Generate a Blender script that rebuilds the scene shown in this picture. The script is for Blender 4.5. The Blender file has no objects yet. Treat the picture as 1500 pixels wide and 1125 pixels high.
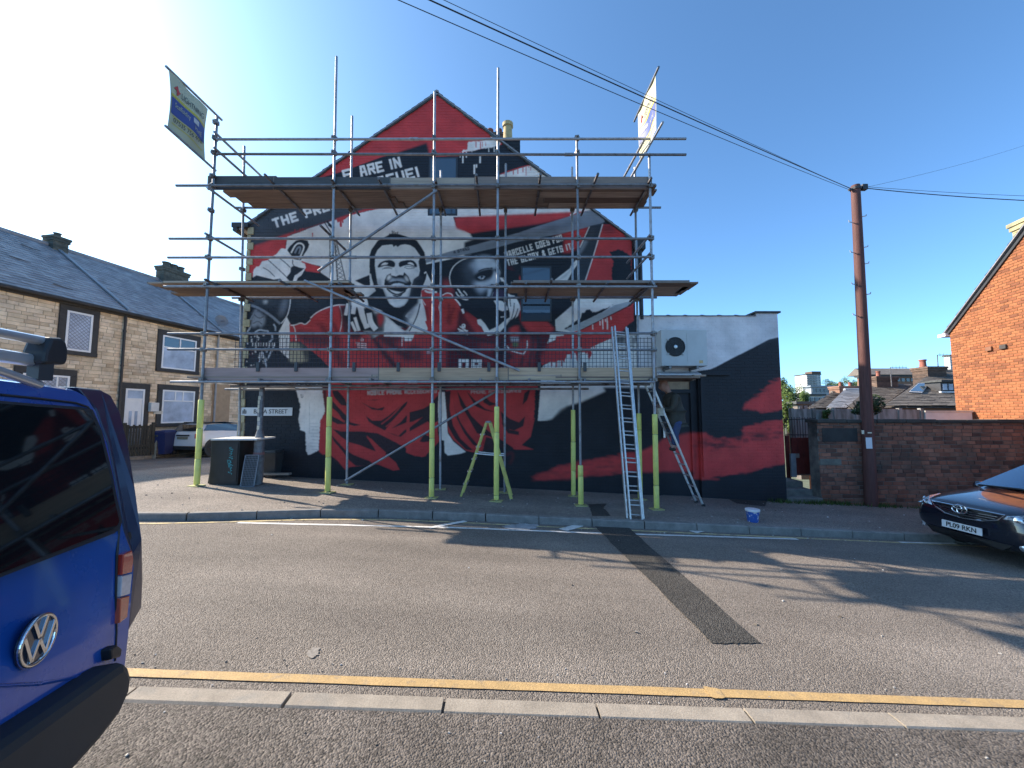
import bpy, bmesh, math, random
import numpy as np
from mathutils import Vector, Matrix, Quaternion
R = math.radians
random.seed(4)
rng = random.Random(11)
sc = bpy.context.scene
col = sc.collection

# ------------------------------------------------------------------ camera, sky, sun, exposure
EYE = Vector((0.0, 0.0, 1.75)); PITCH = R(4.25); FPX = 565.0
cam_d = bpy.data.cameras.new('camera'); cam = bpy.data.objects.new('camera', cam_d); col.objects.link(cam)
cam_d.sensor_fit = 'HORIZONTAL'; cam_d.sensor_width = 36.0; cam_d.lens = FPX / 1500 * 36
cam_d.clip_start = 0.05; cam_d.clip_end = 3000
cam.location = EYE; cam.rotation_euler = (R(90) + PITCH, 0, 0)
sc.camera = cam
SUN_AZ, SUN_EL = R(70.5), R(32.5)            # azimuth measured from +Y towards -X
w = bpy.data.worlds.new('World'); sc.world = w; w.use_nodes = True
nt = w.node_tree; bg = nt.nodes['Background']
sky = nt.nodes.new('ShaderNodeTexSky'); sky.sky_type = 'NISHITA'; sky.sun_disc = False
sky.sun_elevation = SUN_EL; sky.sun_rotation = -SUN_AZ
sky.altitude = 100; sky.air_density = 0.55; sky.dust_density = 1.1; sky.ozone_density = 2.5
tn = nt.nodes.new('ShaderNodeMix'); tn.data_type = 'RGBA'; tn.blend_type = 'MULTIPLY'; tn.inputs[0].default_value = 1.0; tn.inputs[7].default_value = (0.66, 0.93, 1.0, 1)   # camera white balance for the sky
nt.links.new(sky.outputs[0], tn.inputs[6]); nt.links.new(tn.outputs[2], bg.inputs[0]); bg.inputs[1].default_value = 0.132
sl = bpy.data.lights.new('sun', 'SUN'); sl.energy = 3.6; sl.angle = R(0.5); sl.color = (1.0, 0.86, 0.71)
so = bpy.data.objects.new('sun', sl); col.objects.link(so)
sdir = Vector((math.sin(SUN_AZ) * math.cos(SUN_EL), -math.cos(SUN_AZ) * math.cos(SUN_EL), -math.sin(SUN_EL)))
so.rotation_euler = sdir.to_track_quat('-Z', 'Y').to_euler()
so.location = (-20, 10, 25)
vs = sc.view_settings
vs.view_transform = 'Standard'; vs.look = 'None'; vs.gamma = 1; vs.use_curve_mapping = False
vs.exposure = 1.65

# ------------------------------------------------------------------ measuring helpers (photo pixel -> place)
CP, SP = math.cos(PITCH), math.sin(PITCH)
def ray(px, py):
    a = (px - 750) / FPX; b = -(py - 562.5) / FPX
    return Vector((a, CP - SP * b, SP + CP * b))
def at(px, py, Y):
    d = ray(px, py); return EYE + d * (Y / d.y)
class PL:
    """vertical plane: origin O, horizontal axis U, z up; N points out of the wall"""
    def __init__(s, O, U):
        s.O = Vector((O[0], O[1], 0)); s.U = Vector((U[0], U[1], 0)).normalized()
        s.N = Vector((s.U.y, -s.U.x, 0))
    def pos(s, u, z, d=0): return s.O + s.U * u + s.N * d + Vector((0, 0, z))
    def hit(s, px, py, d=0):
        r = ray(px, py); O = s.O + s.N * d
        t = (O - EYE).dot(s.N) / r.dot(s.N); p = EYE + r * t
        return ((p - O).dot(s.U), p.z)
    def at(s, px, py, d=0):
        u, z = s.hit(px, py, d); return s.pos(u, z, d)
def clamp(x, a, b): return max(a, min(b, x))
def smooth(a, b, x):
    t = clamp((x - a) / (b - a), 0, 1); return t * t * (3 - 2 * t)
def lerp_tab(tab, x):
    if x <= tab[0][0]: return tab[0][1]
    for (a, ya), (b, yb) in zip(tab, tab[1:]):
        if x <= b: return ya + (yb - ya) * (x - a) / (b - a)
    return tab[-1][1]
def gz(x, y):
    z = -0.05 * clamp(x, -8, 18) - 0.0055 * (clamp(y, -30, 8.5) - 2.4)
    z -= 0.05 * (clamp(y, 8.5, 45) - 8.5)
    return z
def rz(x, y): return gz(x, y) - 0.02 - 0.022 * (clamp(y, 2.5, 7.0) - 2.5)
def ground(px, py, off=0.0, fn=gz):
    d = ray(px, py); t = 1.0
    for _ in range(40):
        p = EYE + d * t; t = t + (p.z - (fn(p.x, p.y) + off)) / -d.z * 0.8 if d.z < 0 else t + 1
    p = EYE + d * t; return Vector((p.x, p.y, fn(p.x, p.y) + off))

# ------------------------------------------------------------------ object helpers
WLOC = {}
def put(o, parent=None):
    col.objects.link(o)
    if parent is not None:
        o.parent = parent
        o.matrix_parent_inverse = WLOC[parent.name].inverted() if parent.name in WLOC else Matrix()
    return o
def thing(name, label, cat, loc, group=None):
    o = bpy.data.objects.new(name, None); col.objects.link(o); o.location = loc; o.empty_display_size = 0.2
    WLOC[o.name] = Matrix.Translation(loc)
    return tag(o, label, cat, group)
def tag(o, label=None, cat=None, group=None, kind=None):
    if label: o['label'] = label
    if cat: o['category'] = cat
    if group: o['group'] = group
    if kind: o['kind'] = kind
    return o
class MB:
    def __init__(s): s.v = []; s.f = []; s.m = []; s.t = []
    def add(s, vs, fs, m=0, tint=0.5):
        n = len(s.v); s.v += [tuple(q) for q in vs]
        for f in fs: s.f.append(tuple(i + n for i in f)); s.m.append(m); s.t.append(tint)
        return s
    def obox(s, o, a, b, c, m=0, tint=0.5):
        o, a, b, c = Vector(o), Vector(a), Vector(b), Vector(c)
        vs = [o, o + a, o + a + b, o + b, o + c, o + a + c, o + a + b + c, o + b + c]
        return s.add(vs, [(0, 3, 2, 1), (4, 5, 6, 7), (0, 1, 5, 4), (1, 2, 6, 5), (2, 3, 7, 6), (3, 0, 4, 7)], m, tint)
    def box(s, c, d, m=0, rot=None, tint=0.5):
        c = Vector(c); M = rot if rot is not None else Matrix.Identity(3)
        a, b, e = M @ Vector((d[0], 0, 0)), M @ Vector((0, d[1], 0)), M @ Vector((0, 0, d[2]))
        return s.obox(c - (a + b + e) / 2, a, b, e, m, tint)
    def tube(s, p, q, r, n=8, m=0, r2=None, caps=True, tint=0.5):
        p, q = Vector(p), Vector(q); d = (q - p)
        if d.length < 1e-6: return s
        d.normalize(); x = d.orthogonal().normalized(); y = d.cross(x); r2 = r if r2 is None else r2
        vs = []
        for c, rr in ((p, r), (q, r2)):
            for i in range(n):
                a = 2 * math.pi * i / n; vs.append(c + x * (rr * math.cos(a)) + y * (rr * math.sin(a)))
        fs = [(i, (i + 1) % n, n + (i + 1) % n, n + i) for i in range(n)]
        if caps: fs += [tuple(range(n - 1, -1, -1)), tuple(range(n, 2 * n))]
        return s.add(vs, fs, m, tint)
    def path(s, pts, r, n=6, m=0, tint=0.5):
        pts = [Vector(p) for p in pts]
        for a, b in zip(pts, pts[1:]): s.tube(a, b, r, n, m, tint=tint)
        return s
    def prism(s, loop, vec, m=0, tint=0.5):
        k = len(loop); vec = Vector(vec); loop = [Vector(p) for p in loop]
        vs = loop + [p + vec for p in loop]
        return s.add(vs, [tuple(range(k)), tuple(range(2 * k - 1, k - 1, -1))] + [(i, k + i, k + (i + 1) % k, (i + 1) % k) for i in range(k)], m, tint)
    def face(s, loop, m=0, tint=0.5): return s.add(loop, [tuple(range(len(loop)))], m, tint)
    def lathe(s, prof, o, ax=(0, 0, 1), n=16, m=0, tint=0.5):
        o = Vector(o); ax = Vector(ax).normalized(); x = ax.orthogonal().normalized(); y = ax.cross(x)
        vs = []
        for r, h in prof:
            for i in range(n):
                a = 2 * math.pi * i / n; vs.append(o + ax * h + x * (r * math.cos(a)) + y * (r * math.sin(a)))
        fs = []
        for k in range(len(prof) - 1):
            for i in range(n): fs.append((k * n + i, k * n + (i + 1) % n, (k + 1) * n + (i + 1) % n, (k + 1) * n + i))
        fs.append(tuple(range(n - 1, -1, -1))); L = (len(prof) - 1) * n; fs.append(tuple(range(L, L + n)))
        return s.add(vs, fs, m, tint)
    def mesh(s, name, mats, recalc=True, smooth=None):
        me = bpy.data.meshes.new(name); me.from_pydata(s.v, [], s.f)
        mats = mats if isinstance(mats, (list, tuple)) else [mats]
        for m in mats: me.materials.append(m)
        me.polygons.foreach_set('material_index', s.m)
        at_ = me.attributes.new('tint', 'FLOAT', 'FACE'); at_.data.foreach_set('value', s.t)
        if recalc:
            b = bmesh.new(); b.from_mesh(me); bmesh.ops.recalc_face_normals(b, faces=b.faces); b.to_mesh(me); b.free()
        if smooth is not None:
            me.polygons.foreach_set('use_smooth', [True] * len(me.polygons)); me.set_sharp_from_angle(angle=R(smooth))
        me.update(); return me
    def build(s, name, mats, parent=None, smooth=None, bevel=0, recalc=True, sub=0):
        o = bpy.data.objects.new(name, s.mesh(name, mats, recalc, smooth)); put(o, parent)
        if bevel:
            b = o.modifiers.new('bevel', 'BEVEL'); b.width = bevel; b.segments = 2; b.limit_method = 'ANGLE'; b.angle_limit = R(35)
        if sub:
            b = o.modifiers.new('sub', 'SUBSURF'); b.levels = sub; b.render_levels = sub
        return o
def text_mesh(name, cu, parent):
    q = bpy.data.objects.new('glyphs', cu); me = bpy.data.meshes.new_from_object(q); me.name = name
    bpy.data.objects.remove(q); bpy.data.curves.remove(cu); return put(bpy.data.objects.new(name, me), parent)
def text_on(name, body, pl, u, z, d, size, m, parent, align='CENTER', sx=1.0, ext=0.0015, rotz=0.0, bold=0.0):
    cu = bpy.data.curves.new(name, 'FONT'); cu.body = body; cu.size = size; cu.extrude = ext; cu.align_x = align; cu.align_y = 'CENTER'
    cu.offset = bold; cu.materials.append(m)
    o = text_mesh(name, cu, parent)
    X, Z = pl.U, Vector((0, 0, 1))
    c, s_ = math.cos(rotz), math.sin(rotz)
    ax = X * c + Z * s_; ay = Z * c - X * s_
    M = Matrix((ax * sx, ay, pl.N)).transposed().to_4x4(); M.translation = pl.pos(u, z, d)
    o.matrix_basis = M
    return o

# ------------------------------------------------------------------ materials
def nodes(m):
    m.use_nodes = True; t = m.node_tree; return t, t.nodes, t.links, t.nodes['Principled BSDF']
def M(name, c, rough=0.6, metal=0.0, var=0.12, scale=5.0, bump=0.0, bscale=60.0, c2=None, c2scale=3.0, c2lo=0.45, c2hi=0.65,
      tints=None, coat=0.0, spec=0.5, detail=6, fine=0.0, fscale=150.0, stretch=None, rvar=0.0, bdist=0.01, orand=0.0):
    m = bpy.data.materials.new(name); t, N, L, P = nodes(m)
    tc = N.new('ShaderNodeTexCoord'); src = N.new('ShaderNodeNewGeometry').outputs['Position']
    if stretch:
        mp = N.new('ShaderNodeMapping'); mp.inputs['Scale'].default_value = stretch; L.new(src, mp.inputs[0]); src = mp.outputs[0]
    def noise(sc_, det=detail):
        n = N.new('ShaderNodeTexNoise'); n.inputs['Scale'].default_value = sc_; n.inputs['Detail'].default_value = det; n.inputs['Roughness'].default_value = 0.6
        L.new(src, n.inputs['Vector']); return n.outputs['Fac']
    def mix(a, b, f, mode='MIX'):
        x = N.new('ShaderNodeMix'); x.data_type = 'RGBA'; x.blend_type = mode
        for s, v in ((x.inputs[6], a), (x.inputs[7], b), (x.inputs[0], f)):
            if hasattr(v, 'is_linked'): L.new(v, s)
            elif isinstance(v, (int, float)): s.default_value = v
            else: s.default_value = (*v, 1)
        return x.outputs[2]
    def mr(v, a, b, c_, d_):
        x = N.new('ShaderNodeMapRange'); L.new(v, x.inputs[0])
        for i, q in enumerate((a, b, c_, d_)): x.inputs[i + 1].default_value = q
        return x.outputs[0]
    if tints:
        a = N.new('ShaderNodeAttribute'); a.attribute_name = 'tint'
        r = N.new('ShaderNodeValToRGB'); L.new(a.outputs['Fac'], r.inputs[0]); e = r.color_ramp.elements
        e[0].color = (*tints[0], 1); e[1].color = (*tints[-1], 1)
        for i, q in enumerate(tints[1:-1]): x = e.new((i + 1) / (len(tints) - 1)); x.color = (*q, 1)
        base = r.outputs[0]
    else: base = c
    if c2 is not None: base = mix(base, c2, mr(noise(c2scale), c2lo, c2hi, 0, 1))
    if var: 
        g = mr(noise(scale), 0.3, 0.7, 1 - var, 1 + var); cc = N.new('ShaderNodeCombineColor')
        for i in range(3): L.new(g, cc.inputs[i])
        base = mix(base, cc.outputs[0], 1.0, 'MULTIPLY')
    if fine:
        g = mr(noise(fscale, 2), 0.35, 0.65, 1 - fine, 1 + fine); cc = N.new('ShaderNodeCombineColor')
        for i in range(3): L.new(g, cc.inputs[i])
        base = mix(base, cc.outputs[0], 1.0, 'MULTIPLY')
    if orand:
        oi = N.new('ShaderNodeObjectInfo'); g = mr(oi.outputs['Random'], 0, 1, 1 - orand, 1 + orand); cc = N.new('ShaderNodeCombineColor')
        for i in range(3): L.new(g, cc.inputs[i])
        base = mix(base, cc.outputs[0], 1.0, 'MULTIPLY')
    if hasattr(base, 'is_linked'): L.new(base, P.inputs['Base Color'])
    else: P.inputs['Base Color'].default_value = (*base, 1)
    P.inputs['Roughness'].default_value = rough; P.inputs['Metallic'].default_value = metal
    P.inputs['Coat Weight'].default_value = coat; P.inputs['Coat Roughness'].default_value = 0.05; P.inputs['Specular IOR Level'].default_value = spec
    if rvar: L.new(mr(noise(scale * 1.7), 0.3, 0.7, clamp(rough - rvar, 0, 1), clamp(rough + rvar, 0, 1)), P.inputs['Roughness'])
    if bump:
        b = N.new('ShaderNodeBump'); b.inputs['Strength'].default_value = bump; b.inputs['Distance'].default_value = bdist
        L.new(noise(bscale, 4), b.inputs['Height']); L.new(b.outputs[0], P.inputs['Normal'])
    return m
def glass_mat(name, c, rough=0.04, spec=0.8):
    return M(name, c, rough, 0.0, var=0, spec=spec, coat=0.6)
steel = M('galvanised tube', (0.27, 0.28, 0.30), 0.5, 0.45, var=0.25, scale=9, bump=0.1, bscale=120, c2=(0.20, 0.17, 0.14), c2scale=7, c2lo=0.56, c2hi=0.72, rvar=0.12, orand=0.35)
steel_d = M('worn tube', (0.20, 0.19, 0.19), 0.55, 0.6, var=0.3, scale=9, c2=(0.10, 0.07, 0.055), c2scale=6, c2lo=0.5, c2hi=0.62)
coupler_m = M('coupler steel', (0.26, 0.25, 0.24), 0.5, 0.7, var=0.3, scale=40, c2=(0.14, 0.09, 0.06), c2scale=20)
alu = M('ladder aluminium', (0.50, 0.50, 0.50), 0.38, 0.65, var=0.2, scale=14, rvar=0.1)
sleeve_m = M('yellow foam sleeve', (0.66, 0.65, 0.17), 0.55, var=0.12, scale=6, c2=(0.40, 0.38, 0.15), c2scale=6, c2lo=0.56, c2hi=0.8, orand=0.08, bump=.15, bscale=30)
board_m = M('scaffold board', (0.33, 0.25, 0.19), 0.8, var=0.28, scale=5, stretch=(0.35, 6, 6), bump=0.3, bscale=14, tints=[(0.15, 0.11, 0.085), (0.30, 0.22, 0.165), (0.42, 0.34, 0.27)])
toe_grey = M('weathered toe board', (0.085, 0.085, 0.085), 0.85, var=0.25, scale=4, stretch=(0.4, 6, 6), bump=0.2, bscale=20)
toe_pink = M('pinkish toe board', (0.36, 0.25, 0.22), 0.75, var=0.16, scale=4, stretch=(0.4, 6, 6), bump=0.2, bscale=20)
toe_pale = M('pale toe board', (0.45, 0.33, 0.22), 0.75, var=0.2, scale=4, stretch=(0.4, 6, 6), bump=0.2, bscale=20, tints=[(0.36, 0.25, 0.165), (0.48, 0.35, 0.23), (0.40, 0.32, 0.25)])
black_m = M('black plastic', (0.02, 0.02, 0.022), 0.5, var=0.2)
rubber = M('rubber', (0.022, 0.022, 0.023), 0.75, var=0.2, scale=20)
white_pvc = M('white pvc', (0.72, 0.73, 0.74), 0.35, var=0.05)
chrome = M('chrome', (0.75, 0.75, 0.76), 0.12, 1.0, var=0)
dark_glass = glass_mat('dark glass', (0.012, 0.014, 0.016))
sky_glass = glass_mat('window glass', (0.05, 0.08, 0.11), 0.05)
room_glass = M('curtain and painted sky glass', (0.36, 0.43, 0.55), 0.25, var=.3, scale=1.6, spec=.4)  # pale sky reflection painted into the base colour, along with greyish curtains
# ------------------------------------------------------------------ ground, road, pavements
def asphalt(name, a, b, big, stones, bump, bs, patchy=0.3, ssc=95.0, rough=0.85):
    m = bpy.data.materials.new(name); t, N, L, P = nodes(m)
    g = N.new('ShaderNodeNewGeometry'); pos = g.outputs['Position']
    def noise(s, d=4):
        n = N.new('ShaderNodeTexNoise'); n.inputs['Scale'].default_value = s; n.inputs['Detail'].default_value = d; n.inputs['Roughness'].default_value = 0.65
        L.new(pos, n.inputs['Vector']); return n.outputs['Fac']
    v = N.new('ShaderNodeTexVoronoi'); v.inputs['Scale'].default_value = ssc; L.new(pos, v.inputs['Vector'])
    r = N.new('ShaderNodeValToRGB'); L.new(noise(big, 6), r.inputs[0]); r.color_ramp.elements[0].position = 0.35; r.color_ramp.elements[1].position = 0.68
    r.color_ramp.elements[0].color = (*a, 1); r.color_ramp.elements[1].color = (*b, 1)
    hs = N.new('ShaderNodeSeparateColor'); L.new(v.outputs['Color'], hs.inputs[0])
    mr = N.new('ShaderNodeMapRange'); L.new(hs.outputs[0], mr.inputs[0]); mr.inputs[3].default_value = 1 - stones; mr.inputs[4].default_value = 1 + stones
    n2 = N.new('ShaderNodeMapRange')
    mp = N.new('ShaderNodeMapping'); mp.inputs['Scale'].default_value = (0.22, 1.5, 1); L.new(pos, mp.inputs[0]); ns = N.new('ShaderNodeTexNoise'); ns.inputs['Scale'].default_value = 1.1; ns.inputs['Detail'].default_value = 7; L.new(mp.outputs[0], ns.inputs['Vector'])
    L.new(ns.outputs['Fac'], n2.inputs[0]); n2.inputs[1].default_value = 0.3; n2.inputs[2].default_value = 0.7
    n2.inputs[3].default_value = 1 - patchy * .5; n2.inputs[4].default_value = 1 + patchy * .5
    mu = N.new('ShaderNodeMath'); mu.operation = 'MULTIPLY'; L.new(mr.outputs[0], mu.inputs[0]); L.new(n2.outputs[0], mu.inputs[1])
    cc = N.new('ShaderNodeCombineColor'); [L.new(mu.outputs[0], cc.inputs[i]) for i in range(3)]
    x = N.new('ShaderNodeMix'); x.data_type = 'RGBA'; x.blend_type = 'MULTIPLY'; x.inputs[0].default_value = 1
    L.new(r.outputs[0], x.inputs[6]); L.new(cc.outputs[0], x.inputs[7]); L.new(x.outputs[2], P.inputs['Base Color'])
    P.inputs['Roughness'].default_value = rough; P.inputs['Specular IOR Level'].default_value = 0.28
    ad = N.new('ShaderNodeMath'); ad.operation = 'MULTIPLY_ADD'; L.new(v.outputs['Distance'], ad.inputs[0]); ad.inputs[1].default_value = -1.2; L.new(noise(bs, 3), ad.inputs[2])
    b_ = N.new('ShaderNodeBump'); b_.inputs['Strength'].default_value = bump; b_.inputs['Distance'].default_value = 0.012; L.new(ad.outputs[0], b_.inputs['Height']); L.new(b_.outputs[0], P.inputs['Normal'])
    return m
road_m = asphalt('road asphalt', (0.158, 0.137, 0.117), (0.205, 0.18, 0.155), 0.5, 0.42, 0.65, 80, 0.35, 105)
pave_near_m = asphalt('dark footway asphalt', (0.084, 0.073, 0.063), (0.135, 0.117, 0.102), 1.6, 0.5, 0.55, 70, 0.45, 92)
pave_far_m = asphalt('footway asphalt', (0.183, 0.16, 0.139), (0.25, 0.22, 0.19), 0.6, 0.45, 0.6, 60, 0.35, 80)
patch_m = asphalt('trench tarmac', (0.048, 0.046, 0.042), (0.07, 0.066, 0.06), 1.2, 0.5, 0.8, 70, 0.3, 90)
kerb_m = M('concrete kerb', (0.27, 0.235, 0.19), 0.85, var=0.2, scale=5, fine=0.15, fscale=130, bump=0.3, bscale=90, c2=(0.20, 0.19, 0.17), c2scale=6, c2lo=0.55, c2hi=0.8)
kerb_far_m = M('grubby kerb', (0.20, 0.19, 0.175), 0.9, var=0.25, scale=6, fine=0.15, fscale=130, bump=0.3, bscale=90)
yellow_m = M('yellow road paint', (0.41, 0.275, 0.12), 0.7, var=0.12, scale=9, fine=0.15, fscale=110, c2=(0.24, 0.19, 0.13), c2scale=14, c2lo=0.54, c2hi=0.78, bump=0.4, bscale=90)
yellow_old = M('worn yellow paint', (0.52, 0.42, 0.22), 0.8, var=0.2, scale=12, fine=0.2, c2=(0.22, 0.19, 0.15), c2scale=8, c2lo=0.5, c2hi=0.65)
white_line_m = M('white road paint', (0.62, 0.61, 0.58), 0.75, var=0.15, scale=9, fine=0.2, c2=(0.30, 0.29, 0.27), c2scale=11, c2lo=0.55, c2hi=0.75)
earth_m = M('rough ground', (0.09, 0.10, 0.055), 0.95, var=0.35, scale=0.4)

def grid(name, xs, ys, fn, m, kind='structure', skip=None):
    vs = [(x, y, fn(x, y)) for y in ys for x in xs]; n = len(xs)
    fs = [(j * n + i, j * n + i + 1, (j + 1) * n + i + 1, (j + 1) * n + i) for j in range(len(ys) - 1) for i in range(n - 1)
          if not (skip and skip((xs[i] + xs[i + 1]) / 2, (ys[j] + ys[j + 1]) / 2))]
    o = MB().add(vs, fs).build(name, m, None, recalc=False, smooth=60); o['kind'] = kind; return o
def lin(a, b, n): return [a + (b - a) * i / n for i in range(n + 1)]
def far_z(x, y):
    d = gz(x, y) - 0.4
    drop = -6.5 * smooth(11.5, 30, y) * smooth(3, 14, x) - 4 * smooth(40, 90, y)
    hill = 27 * smooth(90, 330, y) * (0.75 + 0.25 * math.sin(x * 0.011 + 1.0))
    side = 0 if y > 0 else 0
    return d + drop + hill + side
gx = lin(-420, -60, 12) + lin(-50, 50, 50) + lin(60, 600, 18)
gy = lin(-300, -40, 8) + lin(-30, 60, 45) + lin(70, 520, 24)
grid('ground', gx, gy, far_z, earth_m)
road = grid('road', lin(-45, 45, 90), lin(2.30, 7.3, 10), rz, road_m)
grid('side_street', lin(-15.4, -7.4, 8), lin(7.3, 60, 26), rz, road_m)
NK = lambda x: 2.37 + 0.0256 * x
np_ = MB(); xs = lin(-45, 45, 60); ts = lin(-30, 0, 12)
vs = [(x, NK(x) + t - 0.0, gz(x, NK(x) + t)) for t in ts for x in xs]; n = len(xs)
np_.add(vs, [(j * n + i, j * n + i + 1, (j + 1) * n + i + 1, (j + 1) * n + i) for j in range(len(ts) - 1) for i in range(n - 1)])
near_pavement = np_.build('near_pavement', pave_near_m, None, recalc=False); near_pavement['kind'] = 'structure'
FK = [(-9.45, 9.9), (-9.3, 8.0), (-8.7, 6.75), (-7.9, 6.05), (-7.0, 5.82), (-5.5, 5.82), (-4.7, 6.05), (-3.2, 6.56), (-2.2, 6.76), (-1.38, 6.82), (0.6, 6.85), (4.9, 6.95), (12, 7.1), (45, 7.8)]
fk = lambda x: lerp_tab(FK, x)
fp = MB(); xs = lin(-9.45, -7, 14) + lin(-6.8, 12, 60) + lin(13, 45, 16); n = len(xs); K = 8
vs = [(x, fk(x) + 0.06 + (max(9.95, fk(x) + .1) - fk(x) - 0.06) * k / K, 0) for k in range(K + 1) for x in xs]
vs = [(x, y, gz(x, y)) for x, y, _ in vs]
fp.add(vs, [(j * n + i, j * n + i + 1, (j + 1) * n + i + 1, (j + 1) * n + i) for j in range(K) for i in range(n - 1)])
ys = lin(9.95, 48, 30)
vs = [(x, y, gz(x, y)) for y in ys for x in (-9.4, -8.2, -6.6)]
fp.add(vs, [(j * 3 + i, j * 3 + i + 1, j * 3 + i + 4, j * 3 + i + 3) for j in range(30) for i in range(2)])
far_pavement = fp.build('far_pavement', pave_far_m, None, recalc=False); far_pavement['kind'] = 'structure'
o = grid('terrace_pavement', lin(-17.6, -14.9, 4), lin(2.5, 60, 30), lambda x, y: gz(x, y) + 0.0, pave_far_m)

def kerb(name, pts, wd, top, down, m, step=0.915, fnz=gz):
    """pts: polyline; one kerb_stone object per stone, laid end to end with open joints"""
    root = MB(); 
    L_ = [0]
    for a, b in zip(pts, pts[1:]): L_.append(L_[-1] + math.dist(a, b))
    def on(s):
        for k in range(len(pts) - 1):
            if s <= L_[k + 1] or k == len(pts) - 2:
                f = (s - L_[k]) / (L_[k + 1] - L_[k]); a, b = pts[k], pts[k + 1]
                d = Vector((b[0] - a[0], b[1] - a[1])).normalized()
                return Vector((a[0] + (b[0] - a[0]) * f, a[1] + (b[1] - a[1]) * f)), Vector((-d.y, d.x))
    parent = bpy.data.objects.new(name, None); col.objects.link(parent); parent['kind'] = 'structure'; WLOC[parent.name] = Matrix()
    s = 0; k = 0
    while s < L_[-1] - 0.1:
        e = min(s + step, L_[-1]); j = 0.006 + rng.random() * 0.006; dz = rng.uniform(-0.004, 0.004)
        a, na = on(s + j); b, nb = on(e - j)
        mb = MB(); h = wd / 2; c = 0.015
        def sec(p, nn):
            z = fnz(p.x, p.y) + top + dz
            q = lambda w_, zz: (p.x + nn.x * w_, p.y + nn.y * w_, z + zz)
            return [q(-h, -down), q(h, -down), q(h, -c * .5), q(h - c * .5, 0), q(-h + c, 0), q(-h, -c)]
        A, B = sec(a, na), sec(b, nb)
        mb.add(A + B, [(0, 1, 2, 3, 4, 5), (11, 10, 9, 8, 7, 6)] + [(i, 6 + i, 6 + (i + 1) % 6, (i + 1) % 6) for i in range(6)])
        mb.build('kerb_stone', m, parent, smooth=30)
        s = e; k += 1
    return parent
kerb('near_kerb', [(x, NK(x) + 0.062) for x in lin(-9.55, 9.7, 10)], 0.125, 0.006, 0.12, kerb_m)
kerb('far_kerb', [p for p in [(-9.3, 8.0)] + FK[2:-2] + [(12, 7.1), (16, 7.185)]], 0.12, 0.012, 0.3, kerb_far_m)
kerb('side_street_kerb', [(-14.86, 34), (-14.86, 12), (-14.86, 8)], 0.12, 0.012, 0.3, kerb_far_m)
# bedding under the stones (dark joint)
mb = MB(); mb.add([(x, NK(x) + dy, gz(x, NK(x)) - 0.02) for x in (-45, 45) for dy in (-0.03, 0.14)], [(0, 1, 3, 2)]); 

def strip(name, pts, wd, m, off=0.005, fn=rz, jit=0.006, parent=road, seg=0.15):
    mb = MB(); P_ = []
    for a, b in zip(pts, pts[1:]):
        k = max(1, int(math.dist(a, b) / seg)); P_ += [(a[0] + (b[0] - a[0]) * i / k, a[1] + (b[1] - a[1]) * i / k) for i in range(k)]
    P_.append(pts[-1]); vs = []
    for i, p in enumerate(P_):
        a = P_[max(0, i - 1)]; b = P_[min(len(P_) - 1, i + 1)]; d = Vector((b[0] - a[0], b[1] - a[1])).normalized(); n = Vector((-d.y, d.x))
        for s in (-1, 1):
            q = Vector(p) + n * (s * wd / 2 + rng.uniform(-jit, jit)); vs.append((q.x, q.y, fn(q.x, q.y) + off))
    mb.add(vs, [(2 * i, 2 * i + 2, 2 * i + 3, 2 * i + 1) for i in range(len(P_) - 1)])
    o = mb.build(name, m, parent, recalc=False); return o
WLOC[road.name] = Matrix()
def gp(px, py): p = ground(px, py, 0, rz); return (p.x, p.y)
strip('yellow_line', [(x, NK(x) + 0.275) for x in (-14, 14)], 0.078, yellow_m, jit=0.002)
for x, dx in ((1.33, 0.07),):   # splashes of thick yellow paint
    strip('yellow_line_blob', [(x - dx * .7, NK(x) + 0.275), (x + dx * .7, NK(x) + 0.275)], 0.092, yellow_m, off=0.009, jit=0.012, seg=0.02)
strip('white_line', [gp(348, 766), gp(660, 773), gp(840, 780), gp(1168, 790)], 0.075, white_line_m)
strip('worn_yellow_line', [(x, fk(x) - 0.21) for x in lin(-8.2, 12, 40)], 0.06, yellow_old, jit=0.008)
strip('parking_mark', [gp(628, 774), gp(682, 764)], 0.10, white_line_m, off=0.009)
strip('parking_mark', [gp(824, 777), gp(850, 770)], 0.16, white_line_m, off=0.009)
strip('parking_mark', [gp(1015, 780), gp(1030, 777)], 0.14, white_line_m, off=0.009)
strip('parking_mark', [gp(1318, 795), gp(1400, 797)], 0.07, white_line_m, off=0.009)
def patch(name, px, m, fn, off, parent, jit=0.012, n=14):
    P_ = [ground(a, b, 0, fn) for a, b in px]; loop = []
    for a, b in zip(P_, P_[1:] + P_[:1]):
        for i in range(n):
            q = a.lerp(b, i / n); loop.append(Vector((q.x + rng.uniform(-jit, jit), q.y + rng.uniform(-jit, jit), 0)))
    mb = MB()
    bm = bmesh.new(); vv = [bm.verts.new((q.x, q.y, fn(q.x, q.y) + off)) for q in loop]; f = bm.faces.new(vv)
    bmesh.ops.triangulate(bm, faces=[f]); me = bpy.data.meshes.new(name); bm.normal_update()
    if sum(ff.normal.z for ff in bm.faces) < 0: bmesh.ops.reverse_faces(bm, faces=bm.faces)
    bm.to_mesh(me); bm.free(); me.materials.append(m); return put(bpy.data.objects.new(name, me), parent)
patch('tarmac_patch', [(868, 768), (916, 769), (1114, 944), (1044, 943)], patch_m, rz, 0.007, road)
patch('oil_stain', [(735, 771), (765, 767), (790, 769), (785, 775), (750, 777)], M('pale spill', (0.30, 0.31, 0.32), 0.8, var=0.3, scale=10), rz, 0.006, road, 0.03)
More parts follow.
